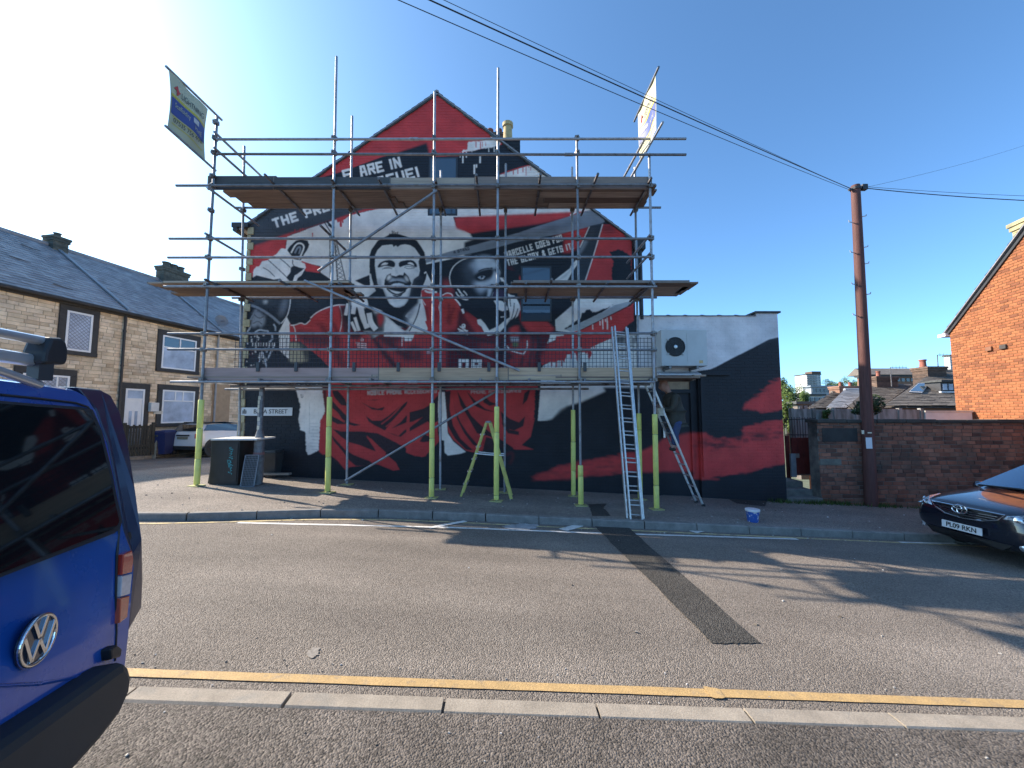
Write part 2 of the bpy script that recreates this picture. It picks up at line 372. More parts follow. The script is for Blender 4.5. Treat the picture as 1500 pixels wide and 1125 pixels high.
patch('pale_scuff', [(449, 958), (458, 948), (468, 950), (466, 960), (455, 966)], M('pale scuff', (0.215, 0.195, 0.172), 0.9, var=0.3, scale=40), rz, 0.006, road, 0.008, 6)
WLOC[far_pavement.name] = Matrix()
patch('tarmac_patch', [(862, 739), (889, 738), (884, 744), (895, 756), (868, 756)], patch_m, gz, 0.006, far_pavement)
patch('tarmac_patch', [(1062, 729), (1125, 733), (1120, 742), (1080, 738)], patch_m, gz, 0.006, far_pavement)
# small bits lying about
bits = MB()
for _ in range(520):
    x = rng.uniform(-8, 11); side = rng.random()
    if side < 0.45: y = rng.uniform(fk(x) + 0.1, 9.4); z = gz(x, y)
    elif side < 0.65: y = fk(x) - rng.uniform(0.08, 0.3); z = rz(x, y)
    elif side < 0.8: x = rng.uniform(-3, 4); y = NK(x) + rng.uniform(0.13, 0.5); z = rz(x, y)
    elif side < 0.9: x = rng.uniform(-3, 4); y = NK(x) - rng.uniform(0.05, 0.6); z = gz(x, y)
    else: y = rng.uniform(2.9, 6.5); z = rz(x, y)
    s = rng.uniform(0.004, 0.016) * (1 if y > 3 else 0.5)
    a = rng.random() * 6.28; rot = Matrix.Rotation(a, 3, 'Z') @ Matrix.Rotation(rng.uniform(-.4, .4), 3, 'X')
    bits.box((x, y, z + s * 0.5), (s * 1.6, s, s * 0.8), rot=rot, tint=rng.random())
tag(bits.build('litter', M('grit and litter', (0.3, 0.29, 0.27), 0.9, tints=[(0.10, 0.08, 0.06), (0.33, 0.31, 0.28), (0.55, 0.54, 0.52)])),
    'scattered grit, chips and litter lying on the road and pavements', 'litter', kind='stuff')
# ------------------------------------------------------------------ the painted wall: pigment map computed from shapes
WY = 9.6; X0, X1, Z0, Z1 = -7.0, 7.0, -0.9, 10.5; PPM = 128
IW, IH = int((X1 - X0) * PPM), int((Z1 - Z0) * PPM)
IMG = np.zeros((IH, IW, 3), np.float32); IMG[:] = (0.016, 0.018, 0.024)
W_, K_, RD, DR, GR, DG = (0.86, 0.77, 0.69), (0.016, 0.018, 0.024), (0.60, 0.052, 0.05), (0.13, 0.012, 0.018), (0.25, 0.26, 0.28), (0.06, 0.063, 0.07)
def wpx(px, py):
    p = at(px, py, WY); return ((p.x - X0) * PPM, (p.z - Z0) * PPM)
def blur(a, r):
    r = int(round(r))
    if r < 1: return a
    for _ in range(2):
        for ax in (0, 1):
            pad = [(0, 0), (0, 0)]; pad[ax] = (r + 1, r); c = np.cumsum(np.pad(a, pad, mode='edge'), axis=ax)
            k = 2 * r + 1; a = (np.take(c, range(k, c.shape[ax]), ax) - np.take(c, range(0, c.shape[ax] - k), ax)) / k
    return a
def raster(P, soft):
    soft = soft * PPM / 96 if soft > 1 else soft
    P = np.array(P, np.float64); m = int(soft * 2 + 3)
    x0, y0 = np.floor(P.min(0)).astype(int) - m; x1, y1 = np.ceil(P.max(0)).astype(int) + m
    x0, y0 = max(x0, 0), max(y0, 0); x1, y1 = min(x1, IW), min(y1, IH)
    if x1 <= x0 or y1 <= y0: return None
    gx_, gy_ = np.meshgrid(np.arange(x0, x1) + .5, np.arange(y0, y1) + .5)
    ins = np.zeros(gx_.shape, bool)
    for (ax, ay), (bx, by) in zip(P, np.roll(P, -1, 0)):
        if ay == by: continue
        c = ((ay > gy_) != (by > gy_)) & (gx_ < (bx - ax) * (gy_ - ay) / (by - ay) + ax); ins ^= c
    return blur(ins.astype(np.float32), max(1, soft)), x0, y0, x1, y1
def comp(r, c, alpha=1.0):
    if r is None: return
    a, x0, y0, x1, y1 = r; a = (a * alpha)[..., None]
    IMG[y0:y1, x0:x1] = IMG[y0:y1, x0:x1] * (1 - a) + np.array(c, np.float32) * a
def T(t, f):
    s = t[2] if len(t) > 2 else 7.5
    return [(t[0] + f[i] / s, t[1] + f[i + 1] / s) for i in range(0, len(f), 2)]
def curve(P, it=2):
    for _ in range(it):
        Q = []
        for a, b in zip(P, P[1:] + P[:1]): Q += [(a[0] * .75 + b[0] * .25, a[1] * .75 + b[1] * .25), (a[0] * .25 + b[0] * .75, a[1] * .25 + b[1] * .75)]
        P = Q
    return P
def fill(c, t, f, soft=1, alpha=1.0, rough=0, cv=0):
    P = T(t, f)
    if cv: P = curve(P, cv)
    if rough:
        Q = []
        for a, b in zip(P, P[1:] + P[:1]):
            n = max(1, int(math.dist(a, b) / 1.2))
            Q += [(a[0] + (b[0] - a[0]) * i / n + rng.uniform(-rough, rough), a[1] + (b[1] - a[1]) * i / n + rng.uniform(-rough, rough)) for i in range(n)]
        P = Q
    comp(raster([wpx(*p) for p in P], soft), c, alpha)
def stroke(c, t, f, wd, soft=1, alpha=1.0, taper=False, closed=False):
    P = T(t, f); wd = wd / 2
    if len(P) > 2 and not closed:
        for _ in range(2):
            Q = [P[0]]
            for a, b in zip(P, P[1:]): Q += [(a[0] * .75 + b[0] * .25, a[1] * .75 + b[1] * .25), (a[0] * .25 + b[0] * .75, a[1] * .25 + b[1] * .75)]
            P = Q + [P[-1]]
    if closed: P = P + [P[0]]
    L_, R_ = [], []
    for i, p in enumerate(P):
        a, b = P[max(0, i - 1)], P[min(len(P) - 1, i + 1)]; d = math.dist(a, b) or 1
        nx, ny = -(b[1] - a[1]) / d, (b[0] - a[0]) / d; k = wd
        if taper: k = wd * (0.25 + 0.75 * math.sin(math.pi * clamp(i / (len(P) - 1), 0.03, 0.97)))
        L_.append((p[0] + nx * k, p[1] + ny * k)); R_.append((p[0] - nx * k, p[1] - ny * k))
    comp(raster([wpx(*p) for p in L_ + R_[::-1]], soft), c, alpha)
GL = {'T': [[0, 1, 1, 1], [.5, 1, .5, 0]], 'H': [[0, 0, 0, 1], [1, 0, 1, 1], [0, .5, 1, .5]], 'E': [[1, 1, 0, 1, 0, 0, 1, 0], [0, .5, .8, .5]],
      'P': [[0, 0, 0, 1, 1, 1, 1, .45, 0, .45]], 'R': [[0, 0, 0, 1, 1, 1, 1, .5, 0, .5], [.45, .5, 1, 0]], 'A': [[0, 0, .2, 1, .8, 1, 1, 0], [.1, .38, .9, .38]],
      'I': [[.5, 0, .5, 1]], 'N': [[0, 0, 0, 1, 1, 0, 1, 1]], 'U': [[0, 1, 0, 0, 1, 0, 1, 1]], 'M': [[0, 0, 0, 1, .5, .4, 1, 1, 1, 0]],
      'C': [[1, .75, 1, 1, 0, 1, 0, 0, 1, 0, 1, .25]], 'L': [[0, 1, 0, 0, 1, 0]], 'G': [[.95, 1, 0, 1, 0, 0, 1, 0, 1, .40, .62, .40]],
      'O': [[0, 0, 0, 1, 1, 1, 1, 0, 0, 0]], 'S': [[1, .78, 1, 1, 0, 1, 0, .52, 1, .48, 1, 0, 0, 0, 0, .22]], 'F': [[0, 0, 0, 1, 1, 1], [0, .5, .8, .5]],
      'Y': [[0, 1, .5, .5, 1, 1], [.5, .5, .5, 0]], '&': [[1, 0, .1, .75, .3, 1, .7, 1, .7, .75, 0, .35, 0, 0, .7, 0, 1, .4]], '!': [[.5, 1, .5, .35], [.5, .12, .5, 0]],
      'B': [[0, 0, 0, 1, .9, 1, .9, .55, 0, .52], [.9, .52, 1, .4, 1, 0, 0, 0]], 'D': [[0, 0, 0, 1, .75, 1, 1, .75, 1, .25, .75, 0, 0, 0]],
      'K': [[0, 0, 0, 1], [1, 1, 0, .5, 1, 0]], 'V': [[0, 1, .5, 0, 1, 1]]}
def mtext(s, p0, p1, h, st, c=W_, gap=0.42, shear=0.0):
    n = sum(0.55 if ch == ' ' else (0.45 if ch in 'I!' else 1.0) for ch in s) + gap * (len(s) - 1)
    dx, dy = p1[0] - p0[0], p1[1] - p0[1]; L = math.hypot(dx, dy); ux, uy = dx / L, dy / L; wx, wy = uy * 1.0, -ux
    if wy > 0: wx, wy = -wx, -wy
    k = L / n; x = 0
    for ch in s:
        cw = 0.55 if ch == ' ' else (0.45 if ch in 'I!' else 1.0)
        for g in GL.get(ch, []):
            f = []
            for i in range(0, len(g), 2):
                iw = max(.2, cw * k - st); a = x * k + st / 2 + g[i] * iw; b = st / 2 + g[i + 1] * (h - st)
                f += [p0[0] + ux * (a + shear * b) + wx * b, p0[1] + uy * (a + shear * b) + wy * b]
            P = [(f[i], f[i + 1]) for i in range(0, len(f), 2)]
            for a, b in zip(P, P[1:]):
                d = math.dist(a, b) or 1; ex, ey = (b[0] - a[0]) / d * st * .45, (b[1] - a[1]) / d * st * .45
                nx, ny = -ey / .9, ex / .9
                q = [(a[0] - ex + nx, a[1] - ey + ny), (b[0] + ex + nx, b[1] + ey + ny), (b[0] + ex - nx, b[1] + ey - ny), (a[0] - ex - nx, a[1] - ey - ny)]
                comp(raster([wpx(*z) for z in q], 1), c)
        x += cw + gap
F0 = (0, 0, 1); T1, T2, T3, T4, T5, T6, T7, T8 = (340, 300), (340, 430), (500, 330), (500, 430), (640, 340), (640, 430), (780, 300), (780, 430)
L1, L2, L3, U4, U5, EX = (420, 560), (600, 560), (780, 560), (640, 170), (460, 170), (940, 440, 6.818)
C3 = (930, 440, 3.308)
# gable top
fill(RD, F0, [636, 120, 642, 120, 740, 205, 735, 212, 640, 232, 620, 215, 560, 230, 500, 252, 440, 270, 420, 262], 1)
fill(RD, U4, [-100, 0, 360, -20, 720, 200, 600, 215, 590, 240, 500, 270, 340, 300, 335, 360, 280, 385, 240, 440, 0, 440, -150, 430, -220, 440], 1, rough=0.3)
fill(K_, U5, [240, 640, 440, 575, 870, 420, 1240, 295, 1265, 400, 1240, 450, 1240, 800, 100, 900, -200, 900, 0, 700], 2)
fill(W_, U4, [600, 200, 720, 240, 700, 300, 680, 340, 640, 330, 600, 350, 480, 360, 400, 385, 330, 390, 270, 400, 290, 375, 335, 370, 340, 290, 400, 280, 500, 275, 590, 245], 1, rough=0.5)
for x, y0, y1, c, w_ in ((285, 395, 520, W_, 1.8), (325, 395, 460, W_, 1.3), (475, 445, 520, W_, 2.0), (410, 535, 640, W_, 2.2), (435, 530, 570, W_, 2.0), (385, 370, 400, W_, 1), (570, 330, 395, W_, 1), (630, 320, 395, W_, 1.2), (430, 280, 350, RD, 1), (478, 285, 360, RD, 1.2), (500, 285, 340, RD, .8), (535, 285, 330, RD, .8), (255, 400, 460, W_, .8)):
    stroke(c, U4, [x, y0, x, y1], w_)
fill(W_, U4, [690, 650, 760, 625, 1070, 525, 1110, 540, 1250, 640, 1260, 700, 690, 700], 1)
stroke(RD, U4, [700, 640, 880, 575, 1080, 525], 1.3)
for x, y0, y1 in ((740, 620, 650), (790, 600, 620), (840, 590, 645), (890, 580, 640), (945, 560, 620), (980, 550, 655), (1010, 545, 570), (1050, 535, 565), (1030, 560, 600)): stroke(RD, U4, [x, y0, x, y1], 1.1)
mtext('ARE IN', (528.7, 259.6), (589, 245), 16, 3.3, gap=0.16)
mtext('LEAGUE!', (527, 283), (616, 259), 16, 3.3, gap=0.16)
mtext('WE', (490, 269), (517, 262), 16, 3.3, gap=.16)
# left band, white ground
fill(DG, F0, [352, 322, 480, 262, 700, 262, 600, 299, 540, 309, 493, 320, 410, 350, 352, 366], 2)
fill(RD, T1, [140, 480, 400, 395, 520, 350, 640, 310, 860, 250, 1130, 160, 1280, 110, 1520, 30, 1700, -20, 2100, -20, 2100, 10, 1500, 66, 1290, 130, 1140, 165, 850, 262, 640, 330, 620, 380, 590, 430, 620, 900, 140, 900], 2)
fill(DG, T1, [120, 330, 520, 350, 330, 410, 120, 470], 5, 0.9)
fill(W_, F0, [421, 347, 440, 340, 455, 334, 492, 322, 512, 316, 545, 308, 600, 298, 874, 298, 868, 309, 833, 319, 800, 320, 664, 318, 668, 331, 690, 343, 695, 352, 690, 376, 640, 386, 625, 520, 470, 520, 470, 390, 440, 384, 430, 390, 424, 380, 418, 372], 1, rough=0.3)
for x, y0, y1, w_ in ((690, 270, 312, 1.2), (750, 260, 300, 1), (775, 258, 290, 1), (885, 310, 355, 1.6), (1165, 150, 195, 2.2), (1195, 150, 245, 3.2), (1215, 140, 200, 2.5), (1240, 130, 160, 2.2)): stroke(RD, T1, [x, y0, x, y1], w_)
fill(RD, T1, [1140, 160, 1290, 110, 1280, 130, 1230, 165, 1180, 190, 1160, 185], 1)
mtext('THE PREMIER', (402, 335), (529, 294), 14.5, 3.4, gap=0.2)
# red and black right of the white ground, beam
fill(RD, F0, [666, 319, 690, 317, 872, 309, 872, 330, 780, 333, 740, 337, 700, 341, 692, 343, 668, 335], 2)
fill(K_, F0, [688, 343, 740, 335, 782, 329, 800, 326, 830, 319, 868, 309, 860, 330, 780, 350, 700, 372, 680, 376, 680, 355, 694, 350], 2)
fill(RD, T7, [200, 345, 600, 245, 630, 240, 560, 385, 500, 480, 400, 530, 330, 530, 350, 400, 330, 330], 3, 0.9)
fill(GR, F0, [661, 368, 688, 361, 731, 349, 760, 341, 780, 334, 860, 309, 871, 307, 882, 314, 886, 325, 879, 329, 860, 333, 820, 343, 780, 350, 755, 355, 727, 363, 687, 372, 640, 381, 622, 386, 624, 379], 1)
fill(DG, F0, [700, 361, 760, 345, 850, 318, 850, 330, 780, 346, 720, 362], 6, 0.35)
mtext('A STAND', (665, 372), (688, 366), 4.2, .85, K_, gap=0.25)
stroke(W_, T7, [415, 115, 500, 70], 2.2, 1)
mtext('MARCELLE GOES FOR', (741.5, 378.8), (825, 352.8), 9.6, 1.45, gap=0.3)
mtext('THE GLORY & GETS IT!', (744, 390), (841, 364.8), 9.6, 1.45, gap=0.3)
fill(DR, T5, [720, 390, 820, 380, 850, 480, 900, 480, 960, 540, 850, 600, 780, 600], 5, 0.7)
fill(RD, T5, [830, 520, 880, 480, 930, 500, 960, 540, 840, 600], 3, 0.8)
# right red field, dark tube, sleeve
fill(RD, T7, [770, 215, 860, 215, 1090, 330, 1090, 900, 560, 900], 1)
fill(K_, T7, [760, 200, 860, 215, 930, 260, 900, 320, 800, 330, 760, 280], 8, 0.55)
stroke(DR, T7, [640, 560, 1080, 560], 1.0, 1, 0.25); stroke(DR, T7, [700, 640, 880, 640], 1.0, 1, 0.25)
fill(K_, T7, [845, 520, 930, 490, 1000, 508, 1060, 545, 1085, 600, 1095, 900, 880, 900, 866, 740, 888, 620, 870, 575], 1, rough=1.0)
fill((0.04, 0.046, 0.055), T7, [620, 235, 775, 205, 560, 900, 360, 900, 430, 740, 500, 520, 560, 380], 1)
fill(DG, T7, [640, 245, 700, 235, 640, 420, 600, 400], 5, .7)
fill(GR, T7, [520, 470, 565, 390, 610, 395, 570, 470, 530, 540, 500, 540], 3, 0.9)
fill(W_, T7, [430, 660, 500, 585, 505, 640, 440, 730, 385, 830, 350, 870, 245, 870, 248, 825, 410, 700], 1)
stroke(GR, T7, [270, 840, 380, 770, 470, 640], 2.4, 2, .6)
stroke(W_, T7, [626, 238, 560, 385, 520, 470], 1.2); stroke(W_, T7, [770, 212, 690, 500, 565, 880], 1.4)
# right lower white wedge and red
fill(W_, T8, [100, 830, 120, 790, 360, 660, 520, 640, 640, 590, 830, 500, 870, 480, 1110, 430, 1330, 430, 1330, 1400, 60, 1400], 1, rough=0.3)
fill(RD, T8, [420, 430, 540, 395, 1050, 140, 1112, 105, 1112, 300, 1050, 340, 980, 420, 900, 440, 870, 490, 680, 575, 640, 600, 655, 660, 620, 735, 600, 650, 500, 640, 495, 730, 470, 650, 380, 670, 350, 760, 330, 730, 280, 740, 240, 760, 200, 750, 100, 790, 60, 600, 200, 480], 1, rough=0.5)
fill(W_, T8, [250, 290, 430, 135, 480, 55, 530, 30, 1095, 30, 1110, 95, 540, 390, 420, 430, 255, 410], 1)
fill(K_, T8, [350, 388, 450, 320, 490, 290, 530, 265, 545, 215, 575, 205, 590, 175, 640, 180, 660, 205, 720, 195, 790, 165, 820, 160, 890, 122, 770, 210, 560, 310, 480, 345, 370, 395], 1, rough=0.7)
fill((0.42, 0.42, 0.42), T8, [360, 395, 480, 345, 770, 205, 900, 128, 1090, 80, 1100, 100, 1050, 135, 540, 390, 430, 425], 1)
stroke(K_, T8, [540, 398, 800, 270, 1050, 145], 0.9)
for x, y0, y1 in ((770, 280, 395), (740, 300, 350), (820, 265, 395), (800, 280, 310), (860, 250, 290), (660, 340, 395)): stroke(W_, T8, [x, y0, x + 3, y1], 1.5)
for x, y0, y1 in ((430, 640, 720), (490, 640, 740), (590, 600, 660), (210, 740, 800), (265, 730, 810), (320, 730, 800), (680, 570, 600)): stroke(RD, T8, [x, y0, x, y1], 2.0)
fill(K_, T8, [900, 460, 1030, 455, 1040, 540, 960, 560, 905, 540], 5, .85); fill(DG, T8, [1060, 440, 1310, 450, 1310, 570, 1150, 580, 1060, 560], 8, .75)
for _ in range(26):
    a, b = rng.uniform(1060, 1300), rng.uniform(450, 580); stroke(W_ if rng.random() < .6 else K_, T8, [a, b, a + rng.uniform(-30, 30), b + rng.uniform(-12, 12)], rng.uniform(.8, 2.2), 1, .8)
for _ in range(40):
    a, b = rng.uniform(900, 1300), rng.uniform(560, 800); stroke(DG, T8, [a, b, a + rng.uniform(-26, 26), b + rng.uniform(-8, 8)], rng.uniform(.6, 1.6), 1, .6)
# bottom right: white wash, black and red band
fill(K_, L3, [-60, 330, 30, 430, 130, 430, 215, 400, 300, 300, 380, 260, 540, 215, 800, 98, 770, 55, 1800, 60, 1800, 1300, -60, 1300], 2)
fill(W_, L3, [215, 400, 330, 300, 390, 270, 300, 290], 3, .4)
fill(RD, L3, [20, 1045, 200, 985, 380, 915, 600, 870, 820, 838, 1000, 820, 1160, 780, 1420, 690, 1420, 960, 1150, 975, 900, 985, 600, 1020, 400, 1060, 30, 1062], 4, rough=1.0)
# extension
fill((0.76, 0.71, 0.70), EX, [-30, 60, 1500, 60, 1500, 360, 1360, 370, 1270, 390, 1100, 480, 900, 580, 740, 665, 680, 690, 560, 705, 400, 760, -30, 760], 1)
fill((0.30, 0.33, 0.38), EX, [1165, 60, 1500, 60, 1500, 350, 1360, 365, 1270, 385, 1170, 440], 6, .25)
for _ in range(30):
    a, b = rng.uniform(-20, 700), rng.uniform(180, 330); stroke(DG, EX, [a, b, a + rng.uniform(-40, 40), b + rng.uniform(-2, 2)], rng.uniform(.4, .8), 1, .28)
fill(RD, C3, [520, 527, 560, 492, 640, 432, 705, 385, 760, 370, 760, 515, 710, 522, 600, 535], 2, rough=1.6)
fill(RD, C3, [300, 655, 340, 640, 380, 685, 440, 672, 510, 682, 530, 640, 560, 628, 640, 602, 720, 590, 760, 585, 760, 765, 730, 770, 640, 795, 560, 832, 440, 842, 300, 862], 3, rough=1.6)
fill(RD, C3, [20, 740, 160, 668, 300, 640, 300, 836, 20, 830], 3, rough=0.5)
def dabs(c, t, x0, y0, x1, y1, n, ln, wd, al=.5, spread=10):
    for _ in range(n):
        f = rng.random(); x = x0 + (x1 - x0) * f + rng.uniform(-spread, spread); y = y0 + (y1 - y0) * f + rng.gauss(0, spread * .5); l = ln * rng.uniform(.4, 1.2)
        stroke(c, t, [x - l, y + rng.uniform(-4, 4), x, y, x + l, y + rng.uniform(-4, 4)], wd * rng.uniform(.4, 1.2), 1.5, al * rng.uniform(.4, 1), taper=True)
for a in ((300, 655, 380, 685), (380, 685, 510, 682), (540, 630, 640, 602), (640, 602, 725, 590)): dabs(RD, C3, *a, 40, 26, 3.4, .85, 16)
for a in ((300, 860, 440, 842), (440, 842, 640, 795), (640, 795, 730, 770)): dabs(RD, C3, *a, 40, 30, 3.4, .8, 14)
for a in ((520, 527, 640, 432), (640, 432, 705, 385), (600, 535, 705, 522)): dabs(RD, C3, *a, 26, 20, 2.8, .85, 11)
dabs(K_, C3, 330, 700, 720, 640, 55, 30, 4.5, .5, 30); dabs((.62, .07, .06), C3, 330, 760, 720, 690, 40, 50, 4, .25, 30)
for a in ((20, 1045, 380, 915), (380, 915, 820, 838), (820, 838, 1160, 780)): dabs(RD, L3, *a, 26, 60, 3.2, .5, 22)
for a in ((30, 1062, 600, 1020), (600, 1020, 1150, 975)): dabs(RD, L3, *a, 26, 60, 3.2, .5, 18)
dabs((.62, .07, .06), L3, 60, 1030, 1100, 900, 60, 70, 3.5, .25, 40); dabs(K_, L3, 60, 1030, 1100, 900, 40, 70, 3.0, .25, 40)
# unpainted stone corner strip and patch
TAN = (0.36, 0.31, 0.20)
fill(TAN, F0, [330, 335, 362, 330, 362, 352, 360, 470, 359, 560, 357, 700, 330, 700], 1, rough=0.6)
# ---- left arm, trophy
fill(K_, T1, [150, 860, 210, 800, 270, 770, 450, 815, 540, 790, 640, 840, 760, 770, 820, 735, 980, 750, 1100, 830, 1345, 870, 1340, 1100, 140, 1100], 1)
fill(RD, T1, [760, 615, 830, 640, 990, 690, 960, 750, 810, 730, 780, 680], 1)
fill(K_, T1, [605, 500, 640, 450, 700, 395, 760, 380, 830, 395, 850, 440, 830, 490, 800, 535, 755, 612, 680, 600, 640, 545], 1)
stroke(W_, T1, [650, 530, 690, 450, 730, 420, 775, 430, 795, 465, 760, 550, 735, 600], 2.2); stroke(GR, T1, [690, 535, 715, 480, 740, 460, 755, 480, 735, 540], 2.6)
fill(W_, T1, [228, 800, 235, 720, 268, 680, 300, 678, 330, 622, 395, 610, 435, 575, 490, 540, 540, 480, 600, 485, 610, 530, 650, 590, 730, 618, 800, 648, 812, 690, 785, 735, 760, 775, 720, 805, 700, 855, 660, 850, 560, 850, 530, 810, 460, 822, 330, 790, 270, 775], 1)
fill(K_, T1, [645, 690, 680, 668, 740, 690, 800, 700, 755, 735, 690, 780, 670, 850, 640, 850, 595, 800, 640, 745], 1)
fill(W_, T1, [690, 780, 740, 765, 790, 705, 800, 700, 760, 775, 720, 805, 700, 850, 665, 850], 1)
for f in ([500, 570, 590, 640, 640, 690], [400, 610, 500, 700, 605, 800], [340, 690, 400, 720, 470, 790], [665, 600, 665, 650, 680, 670]): stroke(K_, T1, f, 1.2)
fill(K_, T2, [135, 0, 1300, -10, 1290, 90, 1060, 145, 920, 205, 850, 270, 760, 320, 680, 350, 640, 330, 640, 850, 135, 850], 1)
fill(DG, T2, [700, 40, 1000, 40, 900, 180, 720, 200], 18, .7)
fill(GR, T2, [560, 60, 620, 40, 590, 180, 530, 270, 520, 200], 6, .8); fill(DG, T2, [150, 20, 480, 30, 500, 160, 330, 110, 160, 90], 10, .8); fill(W_, T2, [345, 80, 385, 78, 388, 105, 350, 108], 3, .8)
stroke(GR, T2, [140, 120, 260, 140, 420, 235, 530, 335], 3.6); stroke(W_, T2, [645, 30, 635, 150, 605, 255, 540, 330], 1.2)
fill((0.3, 0.31, 0.33), T2, [260, 180, 300, 200, 340, 230, 375, 265, 360, 320, 330, 370, 270, 355, 220, 360, 215, 300], 3, rough=2.5)
stroke(DG, T2, [240, 230, 300, 280, 350, 250], 1.5, 1, .8); stroke(DG, T2, [230, 330, 290, 300, 330, 340], 1.5, 1, .8); stroke(GR, T2, [270, 180, 220, 250, 190, 310], 2)
for f in ([130, 350, 180, 335, 205, 370, 165, 425], [250, 430, 300, 395, 360, 410, 400, 410, 390, 440], [455, 335, 480, 370, 475, 410], [440, 450, 445, 510, 400, 540], [410, 570, 380, 650], [470, 560, 430, 640, 390, 720], [160, 440, 170, 560], [330, 640, 300, 760], [340, 650, 380, 810]): stroke((.4, .41, .43), T2, f, 2.4)
for i in range(9): stroke(W_, T2, [230 + i * 30, 540, 228 + i * 30, 580], 1.8, 1, .7)
for _ in range(40):
    a, b = rng.uniform(140, 380), rng.uniform(440, 800); stroke(W_ if rng.random() < .6 else DR, T2, [a, b, a + rng.uniform(-20, 20), b + rng.uniform(-40, 40)], rng.uniform(1, 2.6), 1, .6)
fill(W_, T2, [515, 420, 600, 255, 640, 335, 640, 480, 630, 720, 590, 690, 520, 620], 1)
for i in range(5): stroke(K_, T2, [530 + i * 26, 450, 540 + i * 22, 690], 1.2, 1, .7)
fill(TAN, T2, [628, 540, 720, 530, 835, 565, 850, 740, 760, 760, 628, 755], 2, rough=0.6)
fill(K_, T2, [840, 430, 1080, 430, 1100, 830, 860, 830, 700, 480], 4, .8)
# crane
for f, w_ in (([1075, 360, 1080, 800], 1.6), ([1128, 390, 1160, 850], 1.6), ([1140, 380, 1260, 890], 1.4), ([1010, 185, 1100, 330], 1.6), ([1040, 180, 1090, 240], 3), ([1060, 215, 1120, 260], 4)): stroke(K_, T1, f, w_)
for i in range(9):
    y = 440 + i * 48; stroke(K_, T1, [1130 + i * 3, y, 1150 + i * 11, y + 40], .8); stroke(K_, T1, [1150 + i * 11, y - 5, 1132 + i * 3, y + 48], .8)
# ---- left figure: shirt
RS = (0.54, 0.048, 0.046)
fill(RS, F0, [424, 474, 430, 477, 442, 473, 448, 476, 455, 468, 463, 458, 482, 450, 498, 446, 507, 447, 520, 462, 540, 500, 560, 488, 625, 470, 640, 440, 655, 430, 668, 432, 676, 445, 690, 460, 690, 560, 640, 560, 640, 640, 560, 600, 470, 640, 462, 600, 484, 570, 484, 540, 470, 525, 440, 500, 425, 500], 1)
stroke(W_, T2, [640, 350, 680, 350, 760, 320, 806, 345, 860, 290], 1.4); stroke(W_, T2, [860, 272, 930, 205, 1060, 148, 1180, 122, 1250, 128], 1.3); stroke(W_, T2, [670, 345, 695, 400, 705, 520], 1.3); stroke(W_, T2, [1180, 135, 1210, 220, 1205, 340, 1185, 420], 1.2)
fill(K_, T2, [770, 310, 840, 265, 850, 290, 800, 335], 1)
fill(DR, T2, [900, 310, 1000, 330, 1040, 400, 1060, 430, 1000, 430, 960, 360], 5, .8); fill(K_, T2, [700, 400, 900, 420, 1080, 430, 1080, 600, 840, 560, 720, 500], 6, .75)
fill(K_, T2, [1110, 430, 1200, 430, 1180, 600, 1250, 800, 1200, 830, 1120, 700], 6, .7); stroke(DR, T2, [1100, 320, 1140, 380, 1160, 440], 3, 3)
fill(K_, T4, [-20, 150, 60, 120, 100, 420, 330, 430, 480, 620, 640, 820, 560, 820, 420, 640, 280, 500, 120, 500, 20, 420], 3, .85)
fill(RS, T4, [230, 430, 300, 440, 420, 640, 560, 820, 150, 830, 180, 560], 3, .9)
fill(K_, T4, [300, 250, 470, 180, 480, 260, 470, 430, 340, 440, 300, 350], 4, .9); fill(RS, T4, [395, 230, 450, 215, 470, 290, 430, 370, 400, 330], 3)
fill(K_, T4, [330, 440, 680, 470, 690, 520, 560, 540, 700, 620, 760, 580, 880, 590, 880, 740, 710, 740, 560, 620, 420, 520], 5, .8)
fill(RS, T4, [760, 620, 830, 620, 830, 690, 770, 700], 5, .6)
# left hand on shoulder
fill(W_, T3, [110, 730, 200, 690, 330, 690, 345, 730, 300, 770, 305, 860, 240, 890, 160, 850, 110, 790], 2)
fill(GR, T3, [310, 740, 420, 700, 380, 800, 320, 830], 8, .8)
fill(K_, T4, [60, 110, 330, 120, 400, 300, 400, 415, 120, 430, 30, 260], 3)
fill(W_, T4, [110, 60, 290, 50, 300, 130, 240, 170, 160, 160, 100, 120], 2)
for f, w_ in (([75, 110, 48, 240], 5), ([145, 110, 128, 225], 6.5), ([205, 130, 230, 240, 288, 380], 8.5), ([305, 215, 320, 320, 382, 398], 8), ([148, 262, 195, 410], 4.5), ([112, 312, 160, 415], 4)): stroke(W_, T4, f, w_, 1, taper=False)
for f in ([100, 100, 95, 220], [170, 150, 185, 230], [262, 200, 290, 330]): stroke(K_, T4, f, 1.4)
# ---- left figure: head
fill(K_, T3, [310, 330, 330, 270, 400, 170, 480, 130, 540, 95, 600, 92, 640, 100, 750, 135, 830, 170, 880, 240, 915, 300, 932, 420, 950, 500, 930, 600, 890, 680, 870, 800, 860, 900, 800, 1050, 740, 1120, 600, 1100, 450, 940, 300, 880, 280, 800, 380, 720, 345, 650, 310, 520], 1)
for f in ([560, 110, 560, 62], [580, 100, 578, 66], [598, 100, 600, 78], [616, 100, 622, 72], [536, 110, 528, 92]): stroke(K_, T3, f, 1.4)
fill((.80, .73, .67), T3, [370, 450, 372, 330, 400, 270, 450, 225, 500, 217, 560, 213, 575, 240, 600, 222, 620, 240, 650, 218, 700, 210, 760, 222, 805, 250, 840, 300, 870, 340, 848, 400, 862, 500, 850, 555, 800, 590, 782, 640, 768, 690, 755, 760, 730, 840, 690, 885, 640, 908, 580, 900, 530, 860, 495, 800, 470, 740, 455, 700, 420, 690, 400, 640, 385, 560], 1)
